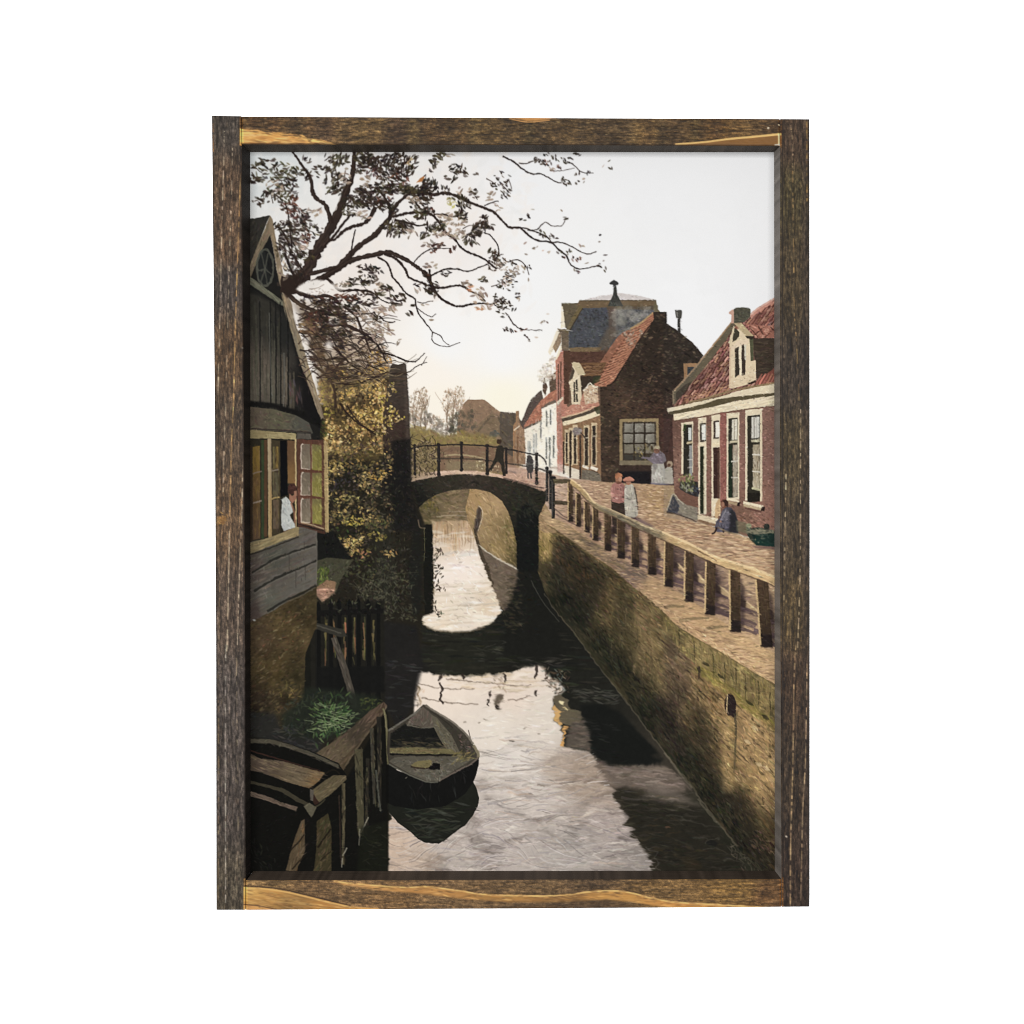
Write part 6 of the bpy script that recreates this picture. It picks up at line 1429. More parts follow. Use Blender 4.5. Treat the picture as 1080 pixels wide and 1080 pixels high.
LV = [(52, 42, 36), (42, 34, 31), (64, 52, 42), (56, 48, 36), (36, 31, 30)]
LG = [(62, 56, 40), (84, 76, 52), (50, 43, 34), (42, 36, 32), (46, 40, 34)]
LR = [(84, 52, 42), (100, 64, 50), (62, 42, 38), (48, 38, 34), (46, 38, 34)]
LP = [(140, 122, 104), (166, 146, 128), (120, 104, 92), (182, 164, 146)]
for (cx, cy, rx, ry, n, cols, ang) in (
        (273, 181, 9, 10, 36, LG, .5), (279, 167, 6, 3, 5, LV, .1), (288, 171, 5, 6, 8, LV, -.5), (299, 178, 14, 6, 22, LG, .3), (298, 189, 12, 9, 44, LG, .2), (289, 198, 9, 8, 26, LP, -.6), (306, 196, 7, 8, 18, LV, 1), (284, 206, 9, 6, 22, LG, -.7),
        (272, 212, 6, 4, 12, LV, .6), (268, 190, 5, 4, 10, LV, 0), (300, 207, 8, 7, 24, LG, .5), (310, 207, 5, 5, 12, LR, -.9), (303, 218, 9, 6, 26, LR, .1), (315, 226, 10, 7, 32, LR, .3), (316, 236, 11, 8, 40, LV, .4), (298, 238, 9, 6, 24, LV, -.4), (305, 250, 10, 8, 44, LV, .2),
        (323, 248, 7, 8, 22, LR, .9), (334, 240, 6, 7, 12, LG, .6), (330, 223, 8, 5, 16, LP, -.3), (308, 265, 12, 10, 50, LV, 1), (296, 262, 5, 12, 24, LV, 1.2), (322, 270, 8, 5, 18, LG, .3), (310, 284, 9, 9, 34, LV, .8), (299, 285, 4, 10, 16, LP, 1.2), (318, 256, 8, 6, 20, LP, .2),
        (323, 168, 4, 4, 7, LV, -1), (317, 181, 6, 4, 10, LG, 0), (324, 185, 4, 4, 9, LV, -1), (337, 177, 7, 3, 9, LV, .3), (331, 184, 5, 4, 5, LV, .4), (341, 190, 3, 3, 4, LV, -.6), (348, 175, 5, 6, 10, LG, -1), (346, 165, 5, 4, 6, LV, -.5),
        (359, 168, 9, 7, 34, LG, -.9), (352, 184, 8, 6, 18, LG, -.8), (356, 193, 8, 9, 40, LV, -.7), (350, 200, 6, 4, 12, LG, -.7), (358, 203, 6, 3, 8, LV, -.6), (364, 186, 6, 8, 16, LP, -.6), (384, 166, 12, 7, 52, LG, .2), (378, 178, 8, 4, 18, LV, .2), (386, 171, 8, 6, 26, LV, .2), (394, 182, 7, 6, 22, LR, -.2),
        (400, 172, 9, 8, 46, LV, -.6), (412, 168, 8, 6, 26, LV, -.6), (421, 166, 9, 6, 28, LV, -.3), (427, 178, 10, 7, 36, LV, -.7), (409, 182, 12, 8, 50, LV, .4), (420, 190, 10, 8, 30, LR, .7), (436, 171, 5, 7, 14, LV, -.9), (404, 199, 12, 6, 40, LG, -.2), (390, 200, 12, 8, 46, LV, .1), (380, 206, 14, 8, 50, LV, .1),
        (374, 214, 12, 7, 36, LG, .2), (368, 222, 8, 6, 22, LG, .5), (392, 214, 14, 6, 44, LV, .2), (406, 209, 8, 6, 22, LR, 0), (386, 190, 6, 5, 16, LP, 0), (384, 226, 10, 4, 16, LP, .2), (414, 199, 10, 5, 30, LV, .1), (428, 199, 10, 5, 36, LG, -.3), (440, 201, 12, 5, 46, LG, -.3), (452, 196, 8, 8, 50, LV, -.9),
        (446, 206, 10, 6, 36, LV, .4), (442, 214, 10, 7, 34, LV, .3), (436, 210, 7, 3, 16, LP, 0), (414, 220, 5, 6, 26, LV, -1), (404, 216, 8, 5, 24, LV, .2), (412, 238, 10, 5, 34, LG, -.9), (424, 240, 9, 6, 30, LG, .9), (416, 246, 8, 4, 14, LV, -1.1), (432, 246, 7, 5, 14, LP, .8), (430, 236, 8, 4, 14, LV, .4),
        (444, 226, 7, 5, 28, LG, -.6), (452, 222, 6, 4, 16, LR, -.3), (448, 240, 8, 5, 14, LV, 1.1), (446, 248, 6, 3, 10, LG, -.6), (464, 239, 7, 6, 32, LG, -.2), (470, 228, 8, 3, 12, LP, -.3), (480, 232, 12, 6, 44, LP, -.3), (486, 226, 7, 5, 22, LG, -.3), (489, 216, 6, 8, 22, LV, 1.2), (482, 208, 6, 4, 12, LG, 1),
        (478, 246, 12, 5, 34, LP, -.3), (462, 247, 7, 3, 14, LP, .1), (494, 252, 6, 5, 16, LG, -1), (500, 258, 4, 3, 5, LV, 1.1), (506, 240, 8, 6, 40, LV, -.8), (500, 246, 6, 4, 18, LV, .2), (510, 232, 5, 5, 12, LV, -.9), (515, 238, 6, 4, 9, LV, .6), (466, 200, 5, 4, 7, LV, 1.1), (472, 200, 3, 3, 3, LV, 1.3),
        (488, 201, 8, 4, 10, LP, -.4), (498, 202, 6, 3, 7, LV, .2), (503, 209, 4, 3, 4, LV, .5), (516, 206, 6, 4, 10, LP, -.3), (524, 218, 5, 4, 8, LP, .3), (458, 168, 5, 4, 9, LG, .1), (464, 164, 6, 3, 12, LG, .4), (458, 173, 3, 3, 7, LV, -1), (475, 163, 4, 2, 4, LP, 0), (480, 177, 7, 4, 14, LV, -.3), (483, 182, 5, 3, 8, LV, .3),
        (490, 179, 4, 3, 3, LV, .9), (492, 184, 5, 3, 4, LV, .2), (502, 183, 3, 1, 2, LV, .1), (472, 187, 4, 2, 4, LV, -.2), (477, 188, 4, 3, 5, LV, -.9), (453, 181, 2, 2, 2, LV, .9), (526, 184, 5, 5, 8, LV, .6), (523, 195, 6, 4, 14, LV, .6), (531, 200, 5, 6, 12, LV, 1), (533, 207, 4, 3, 5, LV, .8),
        (455, 258, 10, 3, 16, LP, 0), (462, 259, 6, 3, 9, LR, -.2), (478, 264, 4, 3, 6, LR, 1.2), (457, 265, 4, 2, 5, LR, .2), (522, 270, 6, 6, 22, LV, .2), (522, 279, 9, 6, 30, LV, .5), (518, 266, 4, 3, 6, LV, -.5), (530, 280, 6, 8, 20, LP, .4), (470, 288, 5, 3, 8, LV, -.1), (454, 280, 6, 4, 10, LP, .2), (448, 290, 4, 3, 7, LR, .3),
        (452, 302, 5, 6, 20, LV, .5), (456, 308, 4, 4, 12, LV, .5), (461, 299, 3, 2, 3, LV, .3), (441, 305, 3, 4, 5, LP, 1.2), (440, 300, 3, 3, 4, LV, .3), (493, 300, 6, 4, 14, LP, .3), (496, 304, 4, 3, 5, [(206, 150, 110), (176, 120, 90)], .3), (506, 309, 7, 5, 16, LP, .5), (510, 295, 4, 3, 8, LG, 0), (503, 314, 6, 5, 12, LP, .6),
        (516, 322, 8, 4, 14, LP, .2), (505, 325, 4, 3, 7, [(190, 140, 104), (140, 104, 84)], .2), (526, 316, 6, 8, 26, LV, .3), (527, 326, 4, 4, 10, LV, 0), (528, 300, 4, 5, 14, LV, .3), (534, 296, 5, 6, 24, LP, .2), (536, 291, 5, 6, 16, LV, .1), (543, 286, 5, 4, 18, LP, .4), (541, 276, 4, 3, 8, LV, .7), (548, 284, 6, 4, 14, LP, 1.2),
        (556, 282, 4, 3, 6, LV, .9), (539, 300, 3, 3, 5, LV, .3), (537, 304, 2, 2, 3, LV, .5), (544, 296, 3, 2, 3, LV, .2), (546, 311, 4, 3, 8, LV, -.2), (545, 315, 3, 1.5, 4, LP, -.2), (534, 320, 5, 5, 18, LV, .3), (540, 326, 3, 2, 4, LV, -.4), (532, 333, 4, 3, 6, LV, .2), (535, 347, 4, 2, 8, LR, .8), (541, 348, 3, 3, 7, LR, .9),
        (551, 347, 3, 1.5, 6, LR, .1), (553, 355, 4, 2, 5, LR, .4), (558, 359, 2, 1.5, 3, LV, .8), (566, 355, 2, 1, 2, LP, .2), (574, 339, 4, 3, 5, LP, -.3), (576, 331, 2, 1, 2, LP, .2), (556, 295, 2, 2, 3, LP, 1.3),
        (536, 193, 4, 8, 12, LV, .6), (533, 207, 2, 2, 3, LV, .9), (566, 168, 4, 3, 12, LV, -.7), (570, 171, 4, 3, 9, LV, .5), (577, 171, 5, 3, 10, LR, 1), (585, 166, 4, 3, 8, LG, 1), (592, 169, 5, 3, 9, LG, .8), (601, 168, 4, 2, 5, LV, .1), (607, 163, 6, 1.5, 7, LV, .1), (574, 162, 5, 1.5, 5, LV, .2), (589, 176, 3, 2, 6, LR, .4), (582, 178, 5, 3, 8, LP, .6),
        (597, 172, 4, 2, 5, LG, .4), (607, 182, 1.5, 2.5, 3, LV, 1.4), (611, 182, 1.5, 2.5, 3, LV, 1.5), (621, 183, 2, 3, 5, LV, 1.5), (594, 190, 3, 4, 10, LV, 1.1), (598, 193, 3, 3, 7, LV, 1), (608, 192, 2, 2, 3, LV, .6), (614, 190, 3, 2, 3, LP, -.5), (642, 169, 1.5, 1.5, 2, LV, -.7), (637, 175.6, 1.5, 1, 2, LP, -.3), (643.6, 178, 1.5, 2, 3, LV, .8),
        (556, 227, 3, 2, 6, LV, .6), (551, 231, 3, 2, 5, LV, .1), (560, 221, 2, .8, 2, LP, 0), (596, 229, 3, 2, 6, LV, -.2), (592, 222, 1, 1.5, 2, LP, 1.2), (571, 245, 3, 3, 7, LG, .9), (575, 249, 3, 2, 6, LG, .9), (581, 249, 3, 2, 7, LV, .5), (586, 252, 2, 1.5, 3, LV, .2), (565, 261, 3, 2, 4, LP, -.6), (555, 256, 2, 1.5, 2, LP, -.6), (572, 264, 3, 1, 2, LP, 0),
        (579, 265, 2, 2, 3, LP, -.8), (590, 266, 3, 2, 5, LG, 1), (600, 265, 3, 3, 8, LG, 1.2), (595, 270, 3, 1.5, 5, LR, .9), (606, 273, 3, 3, 7, LR, 1), (612, 273, 2, 2, 4, LR, -.8), (617, 277, 2, 1, 2, LP, .5), (613, 258, 3, 2, 5, LP, .7), (631, 254, 2, 1, 2, LP, -.4), (634, 248, 2, .6, 2, LV, 0), (632, 280, 3, 2, 8, LV, .4), (638, 284, 1.5, 2, 4, LV, 1.3),
        (609, 286, 2, 2, 4, LR, .7), (638, 275, 2, 1, 2, LP, 0), (639, 269, 1.5, .6, 2, LV, 0), (604, 284, 2, 1, 2, LP, 1), (551, 268, 4, .8, 2, LP, .3),
        (399, 303, 5, 5, 14, LP, .3), (408, 304, 7, 3, 14, LV, .2), (400, 309, 4, 3, 9, LG, -.3), (414, 315, 6, 4, 12, LV, .6), (418, 320, 5, 3, 9, LV, .3), (425, 311, 3, 3, 8, LV, .9), (424, 317, 3, 2, 5, LV, .6), (432, 330, 3, 2, 6, LV, 1), (436, 322, 3, 1, 3, LV, .1), (448, 321, 3, 1, 3, LP, .3), (400, 326, 5, 4, 14, LP, .3), (396, 332, 4, 5, 12, LV, .8),
        (404, 328, 4, 4, 10, LP, .6), (414, 325, 5, 3, 12, LP, .4), (406, 344, 4, 4, 8, LP, 1), (412, 350, 5, 4, 9, LP, .5), (398, 352, 7, 9, 40, LP, .4), (422, 360, 4, 3, 4, LP, -.4), (458, 337, 4, 1.4, 3, LP, .2), (386, 314, 12, 8, 34, LV, .2), (376, 298, 12, 5, 24, LG, .2), (388, 294, 10, 5, 24, LV, -.2), (384, 283, 8, 4, 16, LV, .3), (396, 285, 7, 4, 14, LV, .4), (370, 314, 8, 3, 18, LR, .1),
        (362, 300, 10, 2, 8, LP, 0), (355, 315, 16, 4, 26, LR, .1), (345, 322, 14, 6, 30, LV, .1), (370, 324, 9, 5, 24, LV, .3), (335, 336, 12, 7, 34, LR, .2), (352, 334, 14, 6, 34, LV, .1), (325, 344, 10, 7, 30, [(104, 80, 58), (72, 56, 44), (126, 100, 74)], .2), (340, 350, 12, 5, 24, LV, .2), (383, 331, 9, 5, 18, LP, .4), (390, 340, 10, 6, 24, LP, .4), (362, 352, 8, 4, 12, LV, .2)):
    spray(cx, cy, rx, ry, n, cols, ang, .6 if n > 12 else .4, (3.4, 7.4) if cx < 520 else (2.6, 5), (1.4, 2.8) if cx < 520 else (1.1, 2.1))
# the one orange bird-like leaf and pale greenish ones
fill([(439, 193), (443, 188), (447.6, 185), (449, 184.4), (447, 188), (445, 191.4), (441, 192)], (176, 118, 70))
line([(447, 186), (449.4, 184)], 1.4, 1, (60, 46, 40), .9, False)
spray(477, 215, 5, 4, 8, [(196, 190, 120), (170, 160, 96)], -.3)
spray(431, 170, 6, 3, 5, [(170, 140, 100), (180, 160, 120)], -.3)
spray(478, 210, 6, 2, 5, [(150, 140, 100)], -.3)

# ------------------------------------------------------------------ a second working over with small touches, a shaky edge everywhere
clipto(PRINT)
carry_edges()
bend([(250, 146), (832, 146), (832, 934), (250, 934)], N3 * .5, vnoise(4, 4, 41, 2) * .5, 0)
clipto([(638, 490), (695, 490), (695, 557), (684, 554.5), (665, 545.8), (646, 537.4), (638, 533.6)])
couple()
clipto(PRINT)
restroke([(334, 440), (430, 440), (436, 560), (428, 650), (340, 650)], 2200, (2, 4.5), (.8, 1.6), .25, .5)
restroke([(262, 655), (330, 620), (320, 735), (262, 780)], 900, (2, 4.5), (.9, 1.8), .2, .4, -.5, .2)
restroke([(266, 780), (405, 742), (405, 915), (266, 915)], 1000, (2, 5), (.7, 1.2), .2, .4, -.5, .4)
restroke([(412, 750), (500, 775), (500, 812), (455, 822), (412, 804)], 500, (1.8, 4), (.7, 1.2), .22, .45, .2, .5)
restroke([(262, 228), (345, 228), (345, 600), (262, 640)], 1000, (2, 5), (.7, 1.3), .18, .4, 1.45, .25)
restroke([(545, 300), (818, 300), (818, 560), (545, 510)], 7000, (1.8, 4), (.7, 1.4), .17, .5, -.1, .5, 232)
restroke([(560, 500), (818, 560), (818, 720), (570, 560)], 3600, (2.4, 6), (.7, 1.2), .2, .5, .1, .2)
for (x, y) in inside([(606, 507), (634, 509), (711, 513), (716, 543), (757, 558), (790, 578), (818, 580), (818, 602), (752, 582), (702, 560), (628, 528)], 900):
    g = 1 + (y - 505) / 60
    if abs(x - 651) < 9 + (x > 651) * 13 and y < 560 or 748 < x < 781 and y < 566 or 700 < x < 737 and y < 549:
        continue
    dab(x, y, rng.uniform(2.4, 4.6) * g, rng.uniform(.6, .9) * g ** .5, .05 + rng.normal(0, .08), pick([(212, 184, 150), (122, 94, 76), (196, 164, 134), (146, 114, 92), (224, 196, 160)], 6), rng.uniform(.35, .8))
for (x, y) in inside([(640, 590), (720, 650), (818, 700), (818, 721), (760, 686), (690, 634)], 260):
    dab(x, y, rng.uniform(4, 11), rng.uniform(.7, 1.3), .12 + rng.normal(0, .12), pick([(222, 190, 148), (140, 110, 84), (206, 168, 132)], 6), rng.uniform(.3, .7))
restroke([(566, 545), (818, 720), (818, 921), (800, 921), (570, 600)], 5200, (2.4, 7), (.7, 1.6), .2, .5, lambda x, y: math.atan2(y - VPY, x - VPX), .3)
restroke([(510, 715), (570, 715), (780, 915), (430, 915), (470, 895), (512, 840)], 1500, (4, 12), (.8, 1.8), .1, .35, .05, .2, 250)
restroke([(430, 400), (600, 400), (600, 520), (430, 520)], 1800, (2, 4.5), (.7, 1.4), .14, .45)
restroke([(430, 500), (570, 500), (570, 670), (430, 670)], 1500, (2.5, 7), (.8, 1.7), .14, .45, .2, .5)

carry_edges()

# a brownish glaze over the brick fronts
for (P, k, g) in (([(700, 312), (818, 312), (818, 575), (757, 556), (700, 545)], .82, .97), ([(585, 340), (700, 320), (745, 375), (712, 425), (700, 512), (590, 505)], .86, .98), ([(549, 400), (592, 400), (592, 500), (541, 490)], .85, 1)):
    m = pmask(P)
    sl = (slice(m[0], m[0] + m[2].shape[0]), slice(m[1], m[1] + m[2].shape[1]))
    lm = C[sl].mean(2, keepdims=True)
    t = np.clip((232 - lm) / 30, 0, 1) * m[2][..., None]
    C[sl] = C[sl] * (1 - t) + (lm + (C[sl] - lm) * k) * g * t

# ------------------------------------------------------------------ varnish: canvas mottle, crisp edges
CLIP = None
lum = C.mean(2, keepdims=True)
C = lum + (C - lum) * .95
f = (.06 * N3 + .05 * N2 + .035 * ND)[..., None] * np.clip((238 - lum) / 110, 0.02, 1)
C = C * (1 + f)
C = C + .6 * (C - blur(C, .9)) * np.clip((246 - lum) / 60, .12, 1)
C = np.clip(C, 17, 246)

# ------------------------------------------------------------------ stained wood of the frame (front-plane units)
LS = [(223.2, 121.6), (254.2, 122.2), (256.6, 420), (258.2, 680), (258.6, 960), (228, 960), (227.6, 680), (226.2, 420)]
RS = [(823.2, 125.2), (853.8, 125.4), (854.2, 540), (854, 956.6), (824.6, 956.8), (822.8, 540)]
TR = [(255, 122.6), (540, 124), (822.6, 125.2), (822.6, 153.6), (540, 152.6), (255, 151.8)]
BT = [(259.2, 928.8), (540, 928.2), (824, 927.6), (824, 956.8), (540, 958.6), (259.2, 960)]
GV = vnoise(1.6, 18, 21, 2)
GH = vnoise(18, 1.6, 22, 2)
GS = vnoise(.9, 3.4, 23, 1)
GT = vnoise(3.4, .9, 24, 1)
GP = np.random.default_rng(25).normal(0, 1, (H, W)).astype(np.float32)


def grow(p, d=2.5):
    q = np.array(p, float)
    c = q.mean(0)
    return q + np.sign(q - c) * d


def grain(p, gl, gs, amp):
    mottle(p, amp * 1.25, gl)
    mottle(p, amp * 1.1, gs)
    mottle(p, .07, N2)
    mottle(p, .16, ND)
    mottle(p, .13, GP)


# left stile
q = grow(LS)
clipto(q)
fill(q, [(238, 130, (70, 64, 58)), (238, 200, (86, 70, 56)), (240, 260, (92, 74, 58)), (238, 300, (72, 65, 60)), (240, 370, (88, 70, 52)), (238, 450, (78, 66, 54)), (240, 550, (92, 74, 56)), (240, 640, (84, 72, 62)), (244, 740, (76, 69, 64)), (244, 850, (74, 67, 62)), (242, 940, (78, 71, 60))])
grain(q, GV, GS, .34)
scatter(q, 900, [(140, 122, 100), (46, 39, 34), (110, 90, 70), (54, 47, 42), (168, 146, 116)], (2, 8), (.5, 1), math.pi / 2, .05, .45)


def streak(pts, w, col, gaps=.35, a=.9):
    p = catmull(pts, 14)
    for i in range(len(p) - 1):
        L = max(int(np.hypot(*(p[i + 1] - p[i])) / 3), 1)
        for k in range(L):
            if rng.random() < gaps:
                continue
            u, v = p[i] + (p[i + 1] - p[i]) * k / L, p[i] + (p[i + 1] - p[i]) * (k + 1.1) / L
            line([u, v], w * rng.uniform(.6, 1.3), w * rng.uniform(.5, 1.2), pick([col, tuple(c * .8 for c in col)], 9), a * rng.uniform(.5, 1), False)


PALE, GOLD = (226, 206, 176), (232, 186, 122)
streak([(236.4, 138), (236, 165), (233.6, 250), (232, 330), (229.6, 420)], 1.2, PALE, .4)
streak([(245.2, 148), (244.4, 190), (242, 270), (240, 340), (238, 420), (236, 480), (235, 540)], 1.1, PALE, .5)
streak([(253.8, 182), (251.4, 250), (248.6, 330), (246.2, 420), (244, 470), (242.4, 545)], 1.2, GOLD, .2)
streak([(241.8, 560), (241, 610), (239.4, 680), (238, 690)], 1.3, PALE, .25)
streak([(256, 490), (255, 540), (252.6, 600), (250.4, 680)], 1.2, PALE, .3)
streak([(238, 680), (237.6, 790), (237.8, 860), (237.8, 952)], 1.2, (206, 196, 180), .3)
streak([(249.4, 690), (250, 780), (251, 870), (249.4, 945)], 1.1, (150, 134, 112), .45)
streak([(230, 690), (230.6, 810), (229.8, 950)], 1.1, (150, 128, 96), .55)
streak([(231.6, 600), (231, 680)], 1.1, (150, 128, 96), .5)
streak([(224.2, 130), (224.6, 160)], 1.8, (196, 134, 76), .2)
for k in range(40):
    dab(233 + rng.normal(0, 2.6), 549 + rng.normal(0, 3), 5, 1.4, rng.uniform(0, 3), pick([(150, 116, 66), (120, 88, 52), (176, 138, 84)]), .7)
dab(255.6, 366.6, 2.6, 2, 0, (214, 208, 196), .9)
line([(253.4, 122), (256, 420), (257.4, 700), (257.9, 960)], 1.3, 1.3, (42, 36, 34), .75)
line([(224, 122), (226.8, 420), (228.2, 680), (228.6, 960)], 1.2, 1.2, (58, 54, 52), .6)

# right stile
q = grow(RS)
clipto(q)
fill(q, [(838, 150, (74, 62, 52)), (838, 200, (72, 66, 48)), (835, 300, (70, 62, 48)), (835, 400, (60, 54, 48)), (838, 470, (74, 66, 50)), (838, 560, (70, 62, 50)), (836, 650, (76, 66, 48)), (836, 720, (68, 56, 46)), (836, 820, (60, 52, 44)), (836, 930, (62, 52, 46))])
fill([(846, 125), (854, 125), (854.4, 957), (847, 957)], (58, 51, 48), .55, 1.5)
grain(q, GV, GS, .34)
scatter(q, 900, [(122, 108, 88), (40, 34, 30), (100, 84, 64), (48, 42, 38), (146, 124, 96)], (2, 8), (.5, 1), math.pi / 2, .05, .45)
streak([(834, 132), (836, 150), (836.2, 176)], 1.6, (170, 150, 122), .3)
streak([(836, 180), (837, 260), (838, 330), (840, 360), (843, 425)], 1.1, (176, 148, 104), .5)
streak([(844.6, 425), (844.4, 500), (844, 600), (841.4, 680), (839, 690)], 1.2, PALE, .55)
streak([(829, 500), (828, 560), (826.8, 640)], 1.2, PALE, .55)
streak([(839.4, 680), (837.4, 722), (836.4, 800), (834, 890), (833.6, 956)], 1.4, (216, 188, 146), .18)
streak([(851.2, 700), (849.6, 800), (846.6, 860), (844.6, 950)], 1.2, (206, 182, 148), .25)
streak([(851, 128), (851.2, 215)], 1.6, (170, 138, 84), .3)
line([(825.4, 128), (825.2, 540), (826.2, 957)], 1.4, 1.4, (38, 33, 31), .7)
line([(853.4, 126), (853.6, 540), (853.4, 956)], 1.6, 1.6, (56, 58, 60), .85)
dab(829, 882, 3, 2, .6, (206, 200, 190), .9)

# top rail
q = grow(TR)
clipto(q)
fill(q, [(270, 128, (84, 64, 44)), (320, 132, (92, 72, 50)), (380, 138, (98, 79, 54)), (430, 138, (76, 62, 46)), (470, 138, (86, 68, 46)), (510, 138, (90, 73, 48)), (560, 138, (84, 68, 46)), (600, 138, (92, 74, 50)), (640, 138, (78, 64, 46)), (690, 140, (116, 92, 58)), (700, 140, (72, 58, 42)), (760, 135, (92, 70, 42)), (810, 132, (84, 66, 46))])
for k in range(40):
    x = 262 + k * 14.4 + rng.normal(0, 4)
    c = pick([(112, 92, 60), (60, 50, 40), (66, 55, 42), (102, 82, 54)], 8)
    fill([(x, 120), (x + rng.uniform(5, 12), 120), (x + rng.uniform(3, 14), 156), (x - rng.uniform(0, 5), 156)], c, .38, 2.4)
grain(q, GH, GT, .3)
scatter(q, 1300, [(150, 126, 84), (50, 41, 33), (116, 94, 62), (64, 54, 42), (190, 164, 120)], (1.5, 5), (.5, 1), 0, .08, .55)
fill([(253, 135.4), (262, 137), (272, 136.6), (281, 140), (295, 139.4), (304, 140.4), (319, 142), (325, 146), (340, 147.4), (349, 150), (356, 153), (253, 153)], [(260, 138, (228, 184, 112)), (290, 143, (214, 164, 96)), (330, 148, (222, 172, 104)), (275, 150, (176, 126, 72))])
scatter([(256, 137), (300, 141), (350, 151), (258, 152)], 130, [(236, 196, 124), (196, 146, 84), (168, 118, 68), (242, 206, 144), (140, 102, 62)], (6, 20), (.6, 1.3), .1, .08, .6)
scatter([(254, 133), (300, 138), (358, 151), (340, 154), (300, 143), (254, 138.5)], 90, [(92, 70, 46), (70, 54, 40), (130, 98, 60), (176, 136, 84)], (3, 9), (.6, 1.2), .12, .1, .7)
scatter([(254, 148), (350, 151), (350, 154), (254, 154)], 60, [(112, 82, 50), (150, 110, 66), (86, 64, 44)], (4, 12), (.6, 1.2), 0, .08, .6)
fill([(533, 122), (540, 124.6), (556, 127.6), (575, 126.6), (594, 122)], (206, 150, 88), .9, .4)
line([(537, 125), (556, 128.6), (580, 126.6)], 1, .8, (226, 170, 108), .8)
fill([(713, 152), (745, 149.6), (770, 146.6), (800, 144), (824, 141), (824, 154), (713, 153)], (134, 98, 58), .9)
line([(712, 152), (742, 149.8), (770, 146.4), (800, 143.6), (824, 141.2)], 1.6, 2.4, (230, 186, 122), .95)
line([(821.6, 141), (821.8, 154)], 1.8, 1.8, (226, 206, 166), .9, False)
line([(817, 153), (823, 152.6)], 1.6, 1.6, (236, 230, 216), .9, False)
dab(810, 134.6, 3, 2.4, -.8, (214, 200, 176), .9)
dab(821.4, 131.4, 3, 1.4, .2, (214, 200, 176), .9)
line([(254, 151.4), (540, 152), (822, 153.2)], 1, 1, (48, 38, 32), .6, False)

# bottom rail
q = grow(BT)
clipto(q)
fill(q, [(280, 932, (126, 102, 70)), (330, 938, (118, 94, 66)), (420, 945, (112, 88, 60)), (460, 932, (112, 90, 64)), (560, 934, (104, 84, 60)), (620, 935, (94, 76, 56)), (700, 936, (116, 92, 60)), (780, 938, (122, 96, 58)), (810, 948, (98, 74, 50))])
grain(q, GH, GT, .26)
fill([(256, 935.4), (280, 936.6), (300, 939.6), (320, 944), (345, 950), (372, 956), (400, 958.4), (400, 962), (256, 962)], [(262, 940, (206, 166, 100)), (290, 942, (188, 142, 82)), (300, 952, (134, 104, 64)), (270, 950, (172, 132, 78)), (350, 955, (176, 128, 72)), (390, 960, (206, 160, 100))])
fill([(256, 954), (272, 955.4), (290, 959), (300, 962), (256, 962)], (206, 156, 98))
scatter([(258, 937), (300, 942), (380, 958), (258, 958)], 160, [(214, 170, 104), (150, 112, 66), (176, 132, 80), (226, 190, 126), (112, 86, 56)], (6, 22), (.6, 1.3), .16, .08, .5)
line([(256, 954), (272, 955.4), (292, 959.4)], 1.2, 1, (66, 46, 34), .85)
line([(256, 934.6), (280, 935.8), (302, 939), (322, 943.6), (345, 949.4), (370, 955.4)], 1.1, 1, (46, 34, 28), .9)
line([(258, 936.6), (280, 937.8), (302, 941), (322, 945.6), (345, 951.4), (370, 957)], 1.4, 1.8, (226, 184, 116), .8)
UP = [(352, 929.6), (372, 932), (400, 934.4), (430, 936), (452, 935.4), (480, 939), (510, 943.4), (540, 944.6), (575, 945), (600, 943.6), (625, 940.4), (650, 939.8), (665, 941.6), (690, 948), (712, 951.6), (745, 953.6), (780, 955.6), (818, 958)]
LOW = [(818, 960), (760, 958.4), (715, 957.6), (690, 955.6), (665, 951), (640, 949), (600, 951), (560, 952), (520, 950.6), (480, 947), (440, 942.4), (400, 939), (360, 933)]
fill(UP + LOW, [(380, 934, (206, 156, 98)), (450, 939, (184, 136, 80)), (540, 948, (166, 124, 72)), (640, 945, (196, 148, 84)), (720, 955, (200, 146, 84)), (600, 948, (140, 104, 62))], .9, .8)
scatter(UP + LOW, 150, [(226, 180, 112), (150, 110, 64), (190, 142, 84), (120, 90, 58)], (6, 20), (.6, 1.3), .06, .12, .55)
line(UP, 1.4, 1.8, (236, 192, 124), .9)
line([(x, y - 1.5) for x, y in UP[4:]], .9, 1, (60, 46, 34), .4)
for i in range(len(UP) - 1):
    for k in range(9):
        u = rng.random()
        x, y = UP[i][0] + (UP[i + 1][0] - UP[i][0]) * u, UP[i][1] + (UP[i + 1][1] - UP[i][1]) * u + rng.normal(0, 1.6)
        dab(x, y, rng.uniform(4, 10), rng.uniform(.6, 1.1), math.atan2(UP[i + 1][1] - UP[i][1], UP[i + 1][0] - UP[i][0]), pick([(110, 84, 54), (150, 114, 68), (84, 64, 46), (206, 160, 100)]), .6)
fill([(540, 953), (600, 952), (640, 950), (680, 956), (700, 960), (540, 961)], (78, 62, 46), .55, 1.6)
scatter(q, 1100, [(150, 122, 84), (74, 58, 42), (130, 104, 70), (90, 72, 52), (180, 150, 108)], (2, 8), (.5, 1), 0.03, .08, .45)
for P in (LS, RS, TR, BT):
    m = pmask(grow(P))
    sl = (slice(m[0], m[0] + m[2].shape[0]), slice(m[1], m[1] + m[2].shape[1]))
    v, cv = C[sl], m[2][..., None]
    mid = np.array([82, 68, 53], np.float32)
    C[sl] = np.clip(np.where(cv > .5, mid * np.array([1.05, 1.0, .93], np.float32) + (v - mid) * np.where(v < mid, 1.15, 1.22), v), 14, 246)
m = pmask(grow(RS))
sl = (slice(m[0], m[0] + m[2].shape[0]), slice(m[1], m[1] + m[2].shape[1]))
